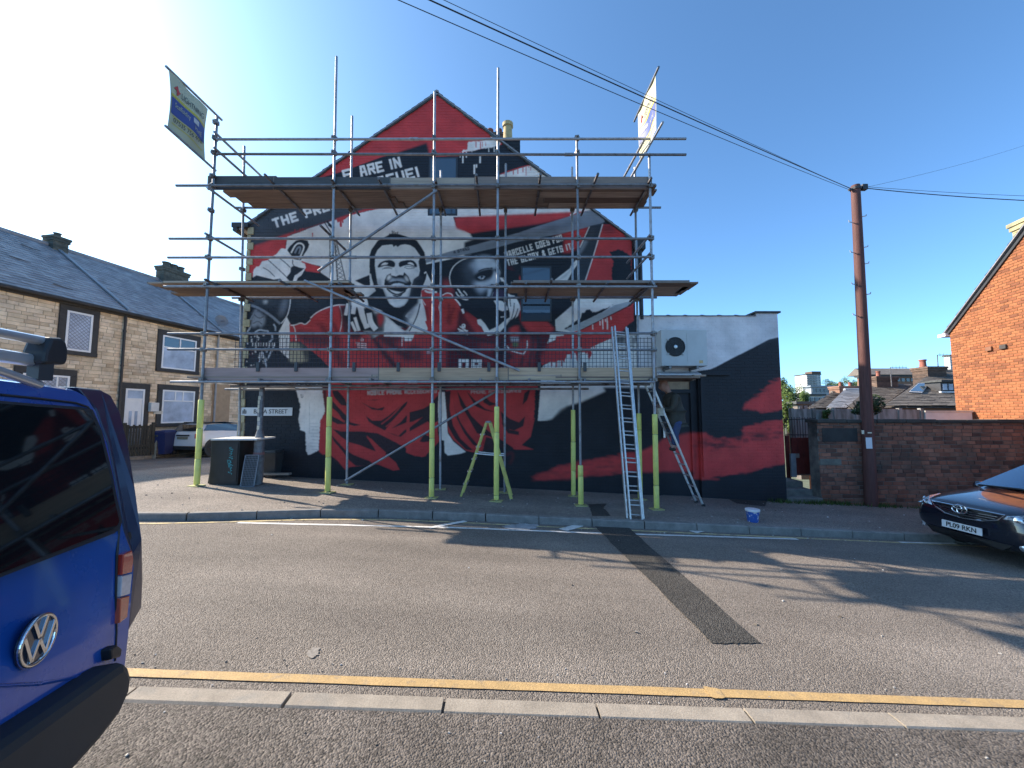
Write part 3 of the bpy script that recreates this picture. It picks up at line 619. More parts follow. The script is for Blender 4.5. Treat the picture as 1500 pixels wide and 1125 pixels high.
fill(K_, T3, [400, 690, 460, 700, 500, 800, 520, 860, 440, 760], 3); fill(GR, T3, [400, 600, 430, 580, 445, 650, 430, 690, 410, 680], 4, .7)
fill(GR, T3, [700, 860, 740, 760, 770, 690, 800, 620, 860, 560, 880, 640, 820, 720], 5, .7)
fill(K_, T3, [770, 690, 800, 600, 880, 560, 910, 640, 860, 760, 760, 870, 700, 905, 735, 830], 4, .95)
fill(K_, T3, [393, 467, 415, 420, 470, 390, 540, 380, 592, 405, 590, 462, 540, 455, 480, 445, 430, 462], 1, cv=1)
fill(W_, T3, [425, 445, 470, 408, 520, 415, 505, 432, 455, 440], 1, cv=1)
fill(K_, T3, [628, 405, 700, 385, 780, 380, 828, 420, 836, 466, 800, 455, 740, 435, 690, 445, 635, 468], 1, cv=1)
fill(W_, T3, [715, 420, 770, 402, 812, 450, 765, 430], 1, cv=1)
for f in ([445, 482, 500, 472, 560, 478], [690, 462, 740, 482, 805, 470], [470, 470, 520, 462, 585, 455], [700, 450, 760, 455, 815, 462]): stroke(K_, T3, f, .9)
stroke(GR, T3, [600, 480, 615, 540], 2, 2, .5); stroke(GR, T3, [820, 480, 850, 520], 3, 4, .5); stroke(GR, T3, [560, 250, 700, 255], 2, 5, .25)
fill(K_, T3, [478, 600, 500, 550, 545, 528, 548, 550, 600, 562, 640, 545, 680, 550, 690, 515, 735, 560, 772, 640, 755, 670, 705, 720, 660, 735, 600, 725, 545, 712, 495, 690, 470, 660], 1)
fill(W_, T3, [522, 545, 545, 555, 552, 575, 520, 605, 500, 600, 505, 570], 2); fill(W_, T3, [695, 555, 720, 565, 742, 610, 728, 622, 700, 590], 2)
fill((.5, .5, .52), T3, [560, 580, 590, 590, 650, 585, 690, 592, 720, 640, 690, 630, 620, 612, 560, 622, 520, 640, 535, 605], 2, .9)
stroke(K_, T3, [478, 650, 540, 632, 620, 615, 700, 640, 752, 660], 1.6)
fill((.70, .70, .70), T3, [540, 662, 575, 642, 640, 636, 690, 650, 694, 672, 640, 668, 560, 672], 1)
stroke(K_, T3, [500, 695, 560, 750, 625, 765, 690, 735, 705, 715], 2.4); fill(K_, T3, [560, 765, 620, 772, 680, 745, 660, 778, 610, 790, 575, 782], 1)
stroke(GR, T3, [560, 820, 620, 835, 690, 810], 2.5, 3, .5)
stroke(W_, T3, [320, 535, 328, 590, 350, 655], 1.5); stroke(W_, T3, [912, 530, 935, 510, 950, 540, 935, 600, 905, 668], 1.8)
fill(K_, T3, [150, 610, 310, 545, 320, 690, 230, 650], 1)
# neck, collar
fill(W_, T4, [840, 60, 865, 40, 868, 120, 850, 200, 900, 265, 965, 415, 940, 430, 780, 420, 730, 425, 470, 425, 475, 350, 500, 290, 480, 262, 560, 300, 640, 370, 700, 412, 735, 380, 790, 320, 700, 250], 1)
fill(K_, T4, [500, 120, 600, 165, 700, 130, 760, 60, 850, 40, 850, 110, 760, 200, 700, 230, 690, 280, 735, 340, 730, 400, 700, 408, 600, 330, 460, 220], 3)
fill(GR, T4, [700, 240, 760, 200, 830, 140, 830, 220, 770, 330, 730, 330], 5, .9); fill(W_, T4, [740, 300, 800, 200, 845, 130, 850, 190, 800, 300, 750, 370], 4, .8)
stroke(K_, T4, [866, 110, 840, 230, 790, 340, 745, 415], 1.6)
fill(W_, T4, [465, 440, 800, 438, 795, 475, 770, 522, 690, 522, 690, 478, 470, 472], 1); stroke(K_, T4, [480, 430, 880, 432], .8)
stroke(W_, T4, [668, 480, 666, 580], 1)
def crest(t, x, y, s):
    stroke(W_, t, [x + s * .1, y - s * .6, x - s * .05, y - s * .9, x + s * .2, y - s * 1.05, x + s * .42, y - s * .85, x + s * .3, y - s * .6], 1.1)
    for k in range(3): stroke(W_, t, [x - s * .8 + k * s * .12, y - s * .35 + k * s * .32, x + s * .9, y - s * .15 + k * s * .32], 1.2)
crest(T4, 215, 565, 70)
fill((.5, .48, .48), T4, [935, 615, 990, 620, 985, 665, 935, 665], 1, .5)
# ---- right figure
fill(K_, F0, [622, 388, 700, 371, 736, 364, 739, 393, 760, 400, 770, 560, 690, 560, 660, 450, 640, 430, 625, 400], 1)
fill(RS, T3, [880, 720, 920, 700, 1050, 740, 1110, 760, 1170, 745, 1225, 755, 1250, 800, 1290, 860, 1300, 900, 1330, 960, 1380, 960, 1500, 1030, 1500, 1300, 900, 1300, 950, 1130, 920, 930, 880, 800], 1)
fill(RD, T3, [1110, 620, 1170, 590, 1200, 640, 1250, 700, 1220, 750, 1110, 740], 7, .6)
fill((.5, .045, .028), T3, [1110, 790, 1200, 780, 1260, 830, 1290, 900, 1270, 1020, 1190, 1110, 1130, 1000], 4, .8)
for f in ([1180, 860, 1190, 960, 1160, 1080], [1240, 900, 1200, 1000, 1190, 1100], [1040, 950, 1060, 1080], [930, 900, 960, 1050]): stroke(DR, T3, f, 2.6, 3, .9)
stroke(W_, T3, [918, 715, 950, 740, 1050, 735], 2.5); stroke(W_, T3, [1110, 770, 1160, 742, 1215, 755, 1225, 790], 1.3); stroke(W_, T3, [1245, 805, 1290, 850, 1310, 885], 2.2); stroke(W_, T3, [870, 790, 925, 880], 1.1); stroke(W_, T3, [1095, 830, 1070, 900, 1080, 940], 1)
fill(K_, T5, [250, 870, 320, 860, 450, 960, 570, 1090, 720, 1060, 840, 1000, 900, 940, 950, 1000, 1300, 1060, 1300, 1200, 200, 1200], 3)
fill(DR, T6, [240, 180, 330, 200, 450, 300, 560, 450, 1300, 420, 1200, 600, 1110, 760, 1100, 1125, 100, 1125, 100, 420, 250, 380], 5)
fill(RS, T6, [330, 205, 440, 270, 450, 320, 540, 440, 440, 450, 360, 330, 300, 240], 3, .8); fill(RS, T6, [950, 40, 960, 270, 1010, 290, 1200, 300, 1290, 400, 1180, 440, 1000, 400, 940, 300, 920, 130], 3)
fill(RS, T6, [820, 330, 890, 330, 910, 420, 900, 470, 820, 470, 790, 400], 4); fill(RS, T6, [790, 560, 1000, 480, 1100, 560, 1060, 800, 900, 830, 780, 820], 6, .8); fill(RS, T6, [480, 500, 640, 560, 640, 640, 480, 620], 8, .7); fill(RS, T6, [420, 680, 600, 720, 640, 820, 440, 820], 8, .5)
for f in ([1040, 420, 1060, 560, 1010, 800], [1100, 440, 1130, 560, 1080, 720], [720, 480, 700, 640, 720, 800], [620, 650, 700, 640, 850, 680, 760, 720], [950, 690, 920, 800], [200, 430, 420, 500, 640, 540], [180, 600, 330, 700, 560, 800]): stroke(K_, T6, f, 4.2, 3, .85)
for f in ([250, 360, 330, 415], [230, 385, 320, 440]): stroke(W_, T6, f, 1.5)
crest(T6, 285, 420, 62)
stroke(W_, T6, [275, 350, 290, 335, 310, 345, 305, 370, 285, 372, 272, 355], 1.5)
fill((.55, .55, .55), T6, [805, 480, 900, 480, 900, 530, 820, 530], 2, .7); fill((.04, .26, .10), T6, [830, 535, 895, 535, 890, 590, 835, 590], 2, .7); stroke(W_, T6, [770, 575, 800, 620, 880, 650, 950, 665], 1.6); stroke(W_, T6, [990, 515, 995, 590, 950, 670], 1.6)
mtext('OR', (671.5, 547), (705, 548), 21, 4.6, gap=.25); mtext('ANGE', (733, 551), (760, 551), 12, 3.0)
# head of right figure
fill(K_, T5, [150, 590, 135, 500, 150, 420, 200, 350, 300, 290, 420, 265, 560, 262, 640, 330, 690, 400, 730, 480, 790, 600, 790, 740, 800, 900, 740, 1010, 700, 1050, 570, 1080, 520, 1010, 440, 950, 300, 840, 210, 720, 200, 640], 1)
stroke(W_, T5, [155, 595, 135, 500, 155, 420, 200, 355, 300, 292, 440, 265], 1.3)
fill((.42, .45, .50), T5, [350, 370, 420, 300, 480, 270, 570, 268, 640, 320, 672, 385, 612, 402, 540, 412, 470, 440, 420, 470, 395, 420], 5)
fill((.12, .135, .16), T5, [300, 330, 380, 300, 420, 420, 420, 600, 360, 560, 300, 450], 12, .7)
fill((.60, .61, .63), T5, [430, 310, 480, 276, 570, 270, 640, 326, 668, 384, 600, 402, 520, 400, 450, 390], 4, .9)
fill((.42, .45, .50), T5, [390, 560, 425, 535, 480, 545, 560, 532, 608, 500, 620, 430, 655, 430, 665, 480, 690, 530, 655, 575, 600, 572, 565, 600, 550, 630, 480, 680, 440, 640], 5)
fill((.60, .61, .63), T5, [430, 550, 520, 552, 580, 535, 615, 500, 625, 440, 650, 440, 680, 530, 650, 570, 595, 570, 560, 600, 470, 610], 3, .9)
fill(K_, T5, [415, 480, 465, 432, 540, 412, 612, 402, 616, 462, 585, 492, 550, 500, 520, 530, 460, 540, 425, 520], 2)
fill((.38, .40, .43), T5, [446, 500, 472, 484, 510, 480, 534, 488, 512, 512, 480, 520], 1); fill(K_, T5, [478, 480, 506, 478, 508, 504, 486, 508], 1); fill(W_, T5, [498, 506, 514, 500, 508, 516, 496, 518], 1); stroke(K_, T5, [455, 432, 520, 402, 612, 396], 1.6)
fill(K_, T5, [635, 410, 690, 395, 720, 460, 700, 500, 660, 470], 1); fill(W_, T5, [690, 500, 730, 500, 785, 590, 770, 620, 720, 560], 1)
fill(K_, T5, [570, 600, 600, 570, 650, 590, 690, 550, 730, 540, 760, 600, 700, 600, 640, 620], 1)
fill((.55, .57, .6), T5, [560, 620, 610, 620, 590, 680, 575, 720, 555, 720], 2); fill(W_, T5, [740, 605, 780, 620, 830, 640, 780, 640], 1)
fill((.05, .03, .06), T5, [610, 660, 660, 625, 760, 640, 775, 720, 700, 740, 620, 730], 1); stroke(GR, T5, [620, 660, 600, 720], 1, 1)
fill(W_, T5, [625, 755, 660, 750, 720, 760, 775, 820, 780, 855, 720, 870, 670, 850, 650, 800], 1); fill(K_, T5, [700, 740, 740, 770, 770, 810, 770, 740], 1)
fill(W_, T5, [780, 660, 800, 690, 850, 700, 880, 740, 910, 800, 920, 850, 890, 920, 850, 970, 870, 900, 830, 960, 800, 980, 760, 1030, 720, 1065, 720, 1010, 800, 940, 800, 880, 780, 800], 1)
for f in ([850, 780, 845, 860, 820, 950], [890, 840, 870, 910, 845, 960], [800, 720, 810, 820]): stroke(K_, T5, f, 1.2)
stroke(W_, T5, [700, 935, 740, 930, 765, 925], 1.2)
for f in ([225, 625, 245, 640, 255, 670], [240, 640, 280, 690, 300, 700], [290, 645, 325, 680, 330, 700], [260, 690, 290, 720, 350, 725], [210, 660, 230, 700, 300, 745, 345, 740]): stroke(W_, T5, f, 1.6)
fill(W_, T5, [440, 965, 480, 955, 530, 1010, 575, 1080, 680, 1030, 760, 960, 800, 940, 720, 1070, 680, 1110, 560, 1140, 520, 1100, 490, 1040, 450, 1010], 1)
fill(W_, T5, [265, 850, 290, 840, 305, 890, 285, 900], 1)
fill(K_, T5, [800, 960, 890, 930, 950, 1010, 860, 1030, 780, 1060, 740, 1070], 2); fill(RS, T5, [940, 720, 960, 960, 1010, 980, 1200, 990, 1300, 1070, 1000, 1090, 930, 1000, 905, 900, 930, 840], 3)
fill(W_, T6, [1240, 440, 1400, 440, 1390, 465, 1310, 470, 1300, 510, 1210, 550, 1240, 480], 1)
# ---- lower shirts with folds
fill(RS, L1, [390, 60, 1700, 60, 1600, 620, 1530, 810, 1480, 820, 1400, 780, 1280, 700, 1080, 780, 1200, 880, 1240, 960, 1170, 970, 1000, 900, 700, 930, 640, 960, 480, 830, 400, 800, 355, 760, 360, 500, 380, 420, 420, 360, 400, 200], 1)
LB = ([500, 95, 560, 90, 640, 180, 670, 260, 600, 250, 520, 160], [500, 200, 560, 270, 660, 370, 700, 440, 820, 470, 740, 480, 640, 450, 560, 330, 500, 280], [490, 370, 560, 400, 660, 460, 560, 460, 500, 430], [500, 510, 600, 540, 700, 540, 820, 540, 1000, 560, 1080, 600, 1200, 660, 1330, 740, 1450, 830, 1300, 900, 1230, 900, 1100, 780, 1010, 700, 930, 620, 880, 600, 960, 720, 980, 760, 900, 730, 800, 690, 690, 660, 600, 600], [490, 580, 560, 650, 640, 740, 740, 800, 900, 860, 1000, 930, 860, 920, 760, 920, 690, 860, 600, 740, 520, 650], [480, 800, 560, 860, 640, 960, 500, 960, 400, 830, 400, 790], [860, 200, 1000, 190, 1090, 160, 980, 200], [820, 220, 920, 270, 1000, 290, 1080, 270, 1050, 310, 940, 300], [870, 370, 940, 420, 1040, 420, 1130, 360, 1250, 260, 1350, 190, 1300, 270, 1200, 380, 1110, 490, 1080, 530, 960, 470, 900, 430], [1150, 510, 1250, 440, 1310, 370, 1450, 320, 1560, 300, 1560, 380, 1400, 480, 1250, 600, 1180, 580, 1090, 540, 1230, 590, 1350, 470, 1440, 390, 1360, 420, 1250, 470])
for f in LB: fill(K_, L1, f, 1, .96)
fill(K_, L1, [400, 60, 430, 60, 450, 330, 430, 400, 420, 330, 405, 200], 3)
for f in ([1040, 460, 1150, 380, 1300, 210], [1090, 490, 1200, 400, 1290, 300], [880, 590, 960, 680, 1010, 760], [520, 370, 640, 430], [1300, 520, 1400, 440, 1500, 380]): stroke(RS, L1, f, 2.0, 1, .8)
mtext('MOBILE PHONE ACCESSORIES', (538.5, 578.5), (640, 575), 5.8, .95, (.55, .45, .38), gap=.28)
fill((.5, .44, .38), L1, [860, 35, 1090, 32, 1090, 92, 960, 98, 900, 70], 2); fill((.5, .44, .38), L1, [1120, 40, 1250, 35, 1230, 100, 1120, 92], 2); fill((.5, .44, .38), L1, [1290, 35, 1450, 35, 1440, 100, 1290, 85], 2); stroke(RS, L1, [880, 60, 1480, 62], 1.5)
fill(W_, L1, [90, 30, 392, 30, 392, 95, 422, 320, 368, 425, 352, 745, 300, 775, 240, 798, 212, 760, 210, 545, 150, 525, 133, 400, 150, 250, 105, 90], 1, rough=0.7)
for i in range(9): stroke(DG, L1, [250 + (i % 3) * 12, 450 + i * 36, 350, 452 + i * 36], .5, 1, .55)
stroke(DG, L1, [250, 220, 252, 560], .5, 1, .5); stroke(K_, L1, [160, 130, 160, 170, 178, 170, 178, 130], .8)
fill(RS, L2, [-20, 60, 230, 60, 320, 100, 310, 560, 330, 640, 280, 700, 160, 815, 60, 810, -40, 770], 1)
for f in ([0, 330, 150, 290, 220, 250, 320, 130, 330, 420, 240, 460, 200, 430, 0, 540, 0, 500, 150, 380, 40, 430, 0, 440], [110, 650, 160, 570, 230, 600, 220, 650, 150, 660]): fill(K_, L2, f, 1, .96)
fill(W_, L2, [320, 105, 385, 105, 408, 380, 420, 560, 480, 650, 620, 765, 560, 785, 420, 805, 385, 770, 380, 640, 330, 630, 312, 300], 1)
fill(RS, L2, [400, 60, 1400, 30, 1420, 90, 1370, 420, 1330, 600, 1230, 690, 1370, 740, 1180, 740, 1000, 720, 700, 770, 620, 750, 480, 630, 420, 540], 1)
for f in ([395, 100, 450, 90, 440, 300, 480, 480, 560, 620, 700, 750, 620, 740, 500, 620, 420, 480], [520, 90, 600, 230, 680, 370, 780, 470, 900, 560, 1140, 720, 1140, 780, 980, 640, 860, 590, 740, 560, 640, 380, 560, 250], [470, 120, 500, 300, 560, 440, 640, 560, 760, 700, 700, 690, 600, 560, 520, 400], [620, 90, 720, 200, 830, 290, 950, 330, 830, 310, 720, 260], [820, 140, 880, 210, 960, 240, 880, 260, 810, 220], [1000, 320, 1100, 400, 1200, 440, 1270, 370, 1250, 480, 1150, 530, 1030, 500], [1000, 430, 1100, 520, 1200, 540, 1200, 580, 1080, 560], [1260, 120, 1330, 70, 1290, 200, 1240, 250], [840, 600, 1000, 640, 1140, 730, 1130, 840, 1000, 860, 800, 760]): fill(K_, L2, f, 1, .95)
stroke((.2, .02, .025), L2, [1060, 800, 1130, 760, 1140, 820, 1100, 900], 2, 3, .8)
mtext('PHONE ACCESSORIES', (690, 577), (763, 574.5), 5.8, .95, (.55, .45, .38), gap=.28)
fill(K_, L2, [1380, 70, 1420, 90, 1400, 360, 1360, 420, 1370, 300], 1, rough=1.0)
mtext('MOBILE PHONE ACCESSORIES', (538.5, 579), (640, 575.5), 5.8, .95, (.62, .5, .42), gap=.28)
# nose, brow ridge and upper lip of the right-hand head, seen in profile
fill((.5, .52, .54), T5, [660, 400, 684, 396, 700, 440, 692, 470, 676, 500, 664, 470], 3, .8); stroke(K_, T5, [684, 392, 716, 446, 704, 486, 740, 520, 786, 592], 1.1)
# store the pigment map
img = bpy.data.images.new('mural_pigment', IW, IH, float_buffer=True); img.colorspace_settings.name = 'Non-Color'
buf = np.ones((IH, IW, 4), np.float32); buf[..., :3] = IMG; img.pixels.foreach_set(buf.ravel()); img.update(); img.pack()
def mural_material():
    m = bpy.data.materials.new('painted masonry'); t, N, L, P = nodes(m)
    g = N.new('ShaderNodeNewGeometry'); s = N.new('ShaderNodeSeparateXYZ'); L.new(g.outputs['Position'], s.inputs[0])
    c = N.new('ShaderNodeCombineXYZ')
    for i, (o_, a, b) in enumerate((('X', X0, X1), ('Z', Z0, Z1))):
        q = N.new('ShaderNodeMapRange'); L.new(s.outputs[o_], q.inputs[0]); q.inputs[1].default_value = a; q.inputs[2].default_value = b; L.new(q.outputs[0], c.inputs[i])
    im = N.new('ShaderNodeTexImage'); im.image = img; im.extension = 'EXTEND'; L.new(c.outputs[0], im.inputs[0])
    n = N.new('ShaderNodeTexNoise'); n.inputs['Scale'].default_value = 3; n.inputs['Detail'].default_value = 8; L.new(g.outputs['Position'], n.inputs['Vector'])
    q = N.new('ShaderNodeMapRange'); L.new(n.outputs['Fac'], q.inputs[0]); q.inputs[1].default_value = .3; q.inputs[2].default_value = .7; q.inputs[3].default_value = .84; q.inputs[4].default_value = 1.12
    cc = N.new('ShaderNodeCombineColor'); [L.new(q.outputs[0], cc.inputs[i]) for i in range(3)]
    x = N.new('ShaderNodeMix'); x.data_type = 'RGBA'; x.blend_type = 'MULTIPLY'; x.inputs[0].default_value = 1; L.new(im.outputs[0], x.inputs[6]); L.new(cc.outputs[0], x.inputs[7])
    L.new(x.outputs[2], P.inputs['Base Color']); P.inputs['Roughness'].default_value = 0.6; P.inputs['Specular IOR Level'].default_value = 0.35
    b = N.new('ShaderNodeBump'); b.inputs['Strength'].default_value = 0.35; b.inputs['Distance'].default_value = 0.01; n2 = N.new('ShaderNodeTexNoise'); n2.inputs['Scale'].default_value = 45; L.new(g.outputs['Position'], n2.inputs['Vector'])
    L.new(n2.outputs['Fac'], b.inputs['Height']); L.new(b.outputs[0], P.inputs['Normal']); return m
mural_m = mural_material()
# ------------------------------------------------------------------ masonry laid piece by piece
def scan(poly, z):
    xs = []
    for (a, za), (b, zb) in zip(poly, poly[1:] + poly[:1]):
        if (za > z) != (zb > z): xs.append(a + (b - a) * (z - za) / (zb - za))
    xs.sort(); return [(xs[i], xs[i + 1]) for i in range(0, len(xs) - 1, 2)]
def inter(A, B):
    o = []
    for a, b in A:
        for c, d in B:
            lo, hi = max(a, c), min(b, d)
            if hi - lo > 0.03: o.append((lo, hi))
    return o
def sub(A, lo, hi):
    o = []
    for a, b in A:
        if hi <= a or lo >= b: o.append((a, b)); continue
        if lo - a > 0.03: o.append((a, lo))
        if b - hi > 0.03: o.append((hi, b))
    return o
def block(w_, h, d, tint, ch=0.006, irr=0.0, r=None):
    """front face at y=-d, back at y=0, centred in x and z"""
    j = (lambda: r.uniform(-irr, irr)) if irr else (lambda: 0)
    a, c = w_ / 2, h / 2; ch = min(ch, c * .4, a * .4)
    bk = [(-a, 0, -c), (a, 0, -c), (a, 0, c), (-a, 0, c)]
    md = [(x, -d + ch, z) for x, _, z in bk]
    fr = [(x - math.copysign(ch, x), -d + j(), z - math.copysign(ch, z)) for x, _, z in bk]
    fs = [(8, 9, 10, 11)]
    for k in (0, 4): fs += [(k + i, k + (i + 1) % 4, k + 4 + (i + 1) % 4, k + 4 + i) for i in range(4)]
    return bk + md + fr, fs
def masonry(parent, pl, poly, holes, ch, bl, joint, proud, mat, n_ind, name, stuff_name, score=None, seed=1, vary=0.0, irr=0.0, chamf=0.005, d0=0.0):
    r = random.Random(seed); zs = [z for _, z in poly]; z = min(zs); row = 0; cells = []
    while z < max(zs) - 0.02:
        h = ch * (1 + r.uniform(-vary, vary)); z1 = min(z + h, max(zs))
        iv = inter(scan(poly, z + (z1 - z) * .1), scan(poly, z + (z1 - z) * .9))
        for (u0, v0, u1, v1) in holes:
            if z1 > v0 + 0.01 and z < v1 - 0.01: iv = sub(iv, u0, u1)
        for a, b in iv:
            u = (math.floor(a / bl) + (0.5 if row % 2 else 0)) * bl
            while u > a: u -= bl
            while u < b:
                L_ = bl * (1 + r.uniform(-vary, vary) * 1.6); u1 = u + L_
                lo, hi = max(u, a), min(u1, b)
                if hi - lo > 0.05: cells.append((lo + joint / 2, hi - joint / 2, z + joint / 2, z1 - joint / 2))
                u = u1
        z = z1; row += 1
    if score: cells.sort(key=lambda c: score(*c), reverse=True)
    else: r.shuffle(cells)
    cache = {}; st = MB(); X, Y, Z = pl.U, -pl.N, Vector((0, 0, 1)); rot = Matrix((X, Y, Z)).transposed().to_4x4()
    for k, (a, b, c, d) in enumerate(cells):
        wv, hv = b - a, d - c; tint = r.random(); p = pl.pos((a + b) / 2, (c + d) / 2, d0)
        if k < n_ind:
            key = (round(wv / 0.02), round(hv / 0.01), int(tint * 6))
            if key not in cache:
                v, f = block(wv, hv, proud, tint, chamf, irr, r); cache[key] = MB().add(v, f, 0, (key[2] + .5) / 6).mesh(name, mat)
            o = bpy.data.objects.new(name, cache[key]); put(o, parent)
            m = rot.copy(); m.translation = p; o.matrix_basis = m
        else:
            v, f = block(wv, hv, proud + r.uniform(-.3, .3) * proud * .3, tint, chamf, irr, r)
            st.add([p + X * q[0] + Y * q[1] + Z * q[2] for q in v], f, 0, tint)
    if st.v: st.build(stuff_name, mat, parent, recalc=True)['kind'] = 'stuff'
def backing(parent, pl, poly, mat, thick=0.25, name='wall', d=0.0):
    return MB().prism([pl.pos(u, z, d) for u, z in poly], -pl.N * thick).build(name, mat, parent)
def window(parent, pl, r, fm, gm, mull=(), tmull=(), trans=(), fw=0.06, depth=0.05, d=0.0, sill=None, name='window', lead=False):
    u0, z0, u1, z1 = r; mb = MB()
    def bar(a, b, c, e, dd=0.0): mb.obox(pl.pos(a, b, d - depth), pl.U * (c - a), Vector((0, 0, e - b)), pl.N * (depth + dd))
    bar(u0, z0, u0 + fw, z1); bar(u1 - fw, z0, u1, z1); bar(u0 + fw, z0, u1 - fw, z0 + fw, -.002); bar(u0 + fw, z1 - fw, u1 - fw, z1, -.002)
    for m in mull: bar(m - fw * .4, z0 + fw, m + fw * .4, z1 - fw, -.004)
    for m in tmull: bar(m - fw * .4, trans[0][0] + fw * .4, m + fw * .4, z1 - fw, -.004)
    for t_ in trans: bar(u0 + fw, t_[0] - fw * .4, u1 - fw if len(t_) < 2 else t_[1], t_[0] + fw * .4, -.006)
    f = mb.build(name, fm, parent)
    zs = [z0 + fw] + [t_[0] for t_ in trans if len(t_) < 2] + [z1 - fw]; us = [u0 + fw] + list(mull) + [u1 - fw]
    gms = gm if isinstance(gm, list) else [gm]
    k = 0
    for b, e in zip(zs, zs[1:]):
        for a, c in zip(us, us[1:]):
            g = MB().obox(pl.pos(a, b, d - depth + .008), pl.U * (c - a), Vector((0, 0, e - b)), pl.N * .012).build('pane', gms[k % len(gms)], f); k += 1
    if lead:
        lb = MB(); nU = int((u1 - u0) / .13) + 2; s = .13; h_ = z1 - z0
        for i in range(-int(h_ / s) - 1, nU):
            for sg in (1, -1):
                P_ = []
                ua = u0 + i * s if sg > 0 else u0 + i * s + h_
                a0, a1 = 0.0, h_
                lo, hi = u0 + fw, u1 - fw
                f0 = (lo - ua) / sg; f1 = (hi - ua) / sg; t0, t1 = max(fw, min(f0, f1)), min(h_ - fw, max(f0, f1))
                if t1 - t0 > .03: lb.tube(pl.pos(ua + sg * t0, z0 + t0, d - depth + .024), pl.pos(ua + sg * t1, z0 + t1, d - depth + .024), .006, 4)
        if lb.v: lb.build('leading', M('leading', (.16, .17, .19), .5, var=0), f)
    if sill:
        mb = MB(); mb.obox(pl.pos(u0 - .08, z0 - .1, d - .02), pl.U * (u1 - u0 + .16), Vector((0, 0, .098)), pl.N * .12); mb.build('sill', sill, f)
    return f
def slates(parent, e0, e1, r0, r1, mat, cw=0.27, chh=0.2, th=0.012, n_ind=0, name='slate', seed=3):
    """courses of slates between eave line e0-e1 and ridge line r0-r1"""
    e0, e1, r0, r1 = map(Vector, (e0, e1, r0, r1)); r = random.Random(seed)
    n = (e1 - e0).cross(r0 - e0).normalized(); n = n if n.z > 0 else -n
    H = ((r0 + r1) / 2 - (e0 + e1) / 2).length; rows = max(2, int(H / chh)); mb = MB()
    for k in range(rows):
        f0, f1 = k / rows, min(1, (k + 1.12) / rows); A, B = e0.lerp(r0, f0), e1.lerp(r1, f0); C, D = e0.lerp(r0, f1), e1.lerp(r1, f1)
        cols = max(1, int((B - A).length / cw)); off = .5 if k % 2 else 0
        for c in range(-1, cols + 1):
            a, b = clamp((c + off + .012) / cols, 0, 1), clamp((c + 1 + off - .012) / cols, 0, 1)
            if b - a < .02 / cols: continue
            t = r.random(); lift = th * (1.5 + r.uniform(-.3, .5)); p, q, s, u = A.lerp(B, a), A.lerp(B, b), C.lerp(D, b), C.lerp(D, a)
            p, q = p + n * lift, q + n * lift; s, u = s + n * th * .3, u + n * th * .3
            mb.add([p, q, s, u, p - n * th, q - n * th], [(0, 1, 2, 3), (4, 5, 1, 0)], 0, t)
    o = mb.build(name, mat, parent, recalc=False); o['kind'] = 'stuff'; return o
def chimney(parent, c, sx, sy, z0, z1, mat, pot_m, pots=(0,), name='chimney', cap=True, rotU=None, pr=.12, ph=.4):
    U = Vector((1, 0, 0)) if rotU is None else rotU; V = Vector((-U.y, U.x, 0)); mb = MB(); c = Vector(c)
    def bx(w_, d, a, b): mb.obox(c - U * w_ / 2 - V * d / 2 + Vector((0, 0, a - c.z)), U * w_, V * d, Vector((0, 0, b - a)), 0, rng.random())
    k = int((z1 - z0) / .09); 
    for i in range(k): bx(sx + .006 * (i % 2), sy + .006 * (i % 2), z0 + (z1 - z0) * i / k, z0 + (z1 - z0) * (i + 1) / k - .012)
    bx(sx - .02, sy - .02, z0, z1)
    if cap: bx(sx + .08, sy + .08, z1 - .22, z1 - .1); bx(sx + .14, sy + .14, z1 - .1, z1)
    o = mb.build(name, mat, parent)
    for p in pots:
        b = c + U * p; b.z = z1
        MB().lathe([(pr, 0), (pr * .9, ph * .15), (pr * .8, ph * .8), (pr * 1.02, ph * .84), (pr * 1.02, ph), (pr * .7, ph), (pr * .65, ph * .7)], b, n=12).build('chimney_pot', pot_m, o, smooth=40)
    return o
slate_m = M('blue slate', (0.10, 0.11, 0.13), 0.55, var=0.2, scale=2, tints=[(0.19, 0.19, 0.20), (0.25, 0.25, 0.26), (0.31, 0.31, 0.315)], bump=.2, bscale=40)
stone_m = M('coursed sandstone', (0.3, 0.25, 0.16), 0.9, var=0.25, scale=2.5, tints=[(0.47, 0.35, 0.23), (0.69, 0.54, 0.37), (0.77, 0.63, 0.46), (0.63, 0.48, 0.335)], bump=.5, bscale=25, c2=(.40, .33, .26), c2scale=.9, c2lo=.55, c2hi=.8)
mortar_m = M('sooty mortar', (0.36, 0.30, 0.22), 0.95, var=0.3, scale=9)
dark_stone = M('black painted stone', (0.035, 0.034, 0.034), 0.7, var=0.25, scale=5)
pipe_m = M('black pipe', (0.022, 0.022, 0.024), 0.5, var=0.2)
soot_brick = M('sooty brick', (0.10, 0.06, 0.045), 0.9, var=0.3, scale=6, tints=[(0.055, 0.04, 0.034), (0.11, 0.07, 0.05), (0.15, 0.10, 0.075)])
pot_tan = M('buff chimney pot', (0.50, 0.38, 0.18), 0.8, var=0.2, scale=8, c2=(.2, .15, .09), c2scale=5, c2lo=.5, c2hi=.75)
pot_red = M('red chimney pot', (0.26, 0.09, 0.06), 0.8, var=0.2, scale=8)
verge_m = M('verge mortar', (0.07, 0.075, 0.075), 0.9, var=0.3, scale=8)
timber_dark = M('black timber', (0.025, 0.026, 0.03), 0.6, var=0.2)

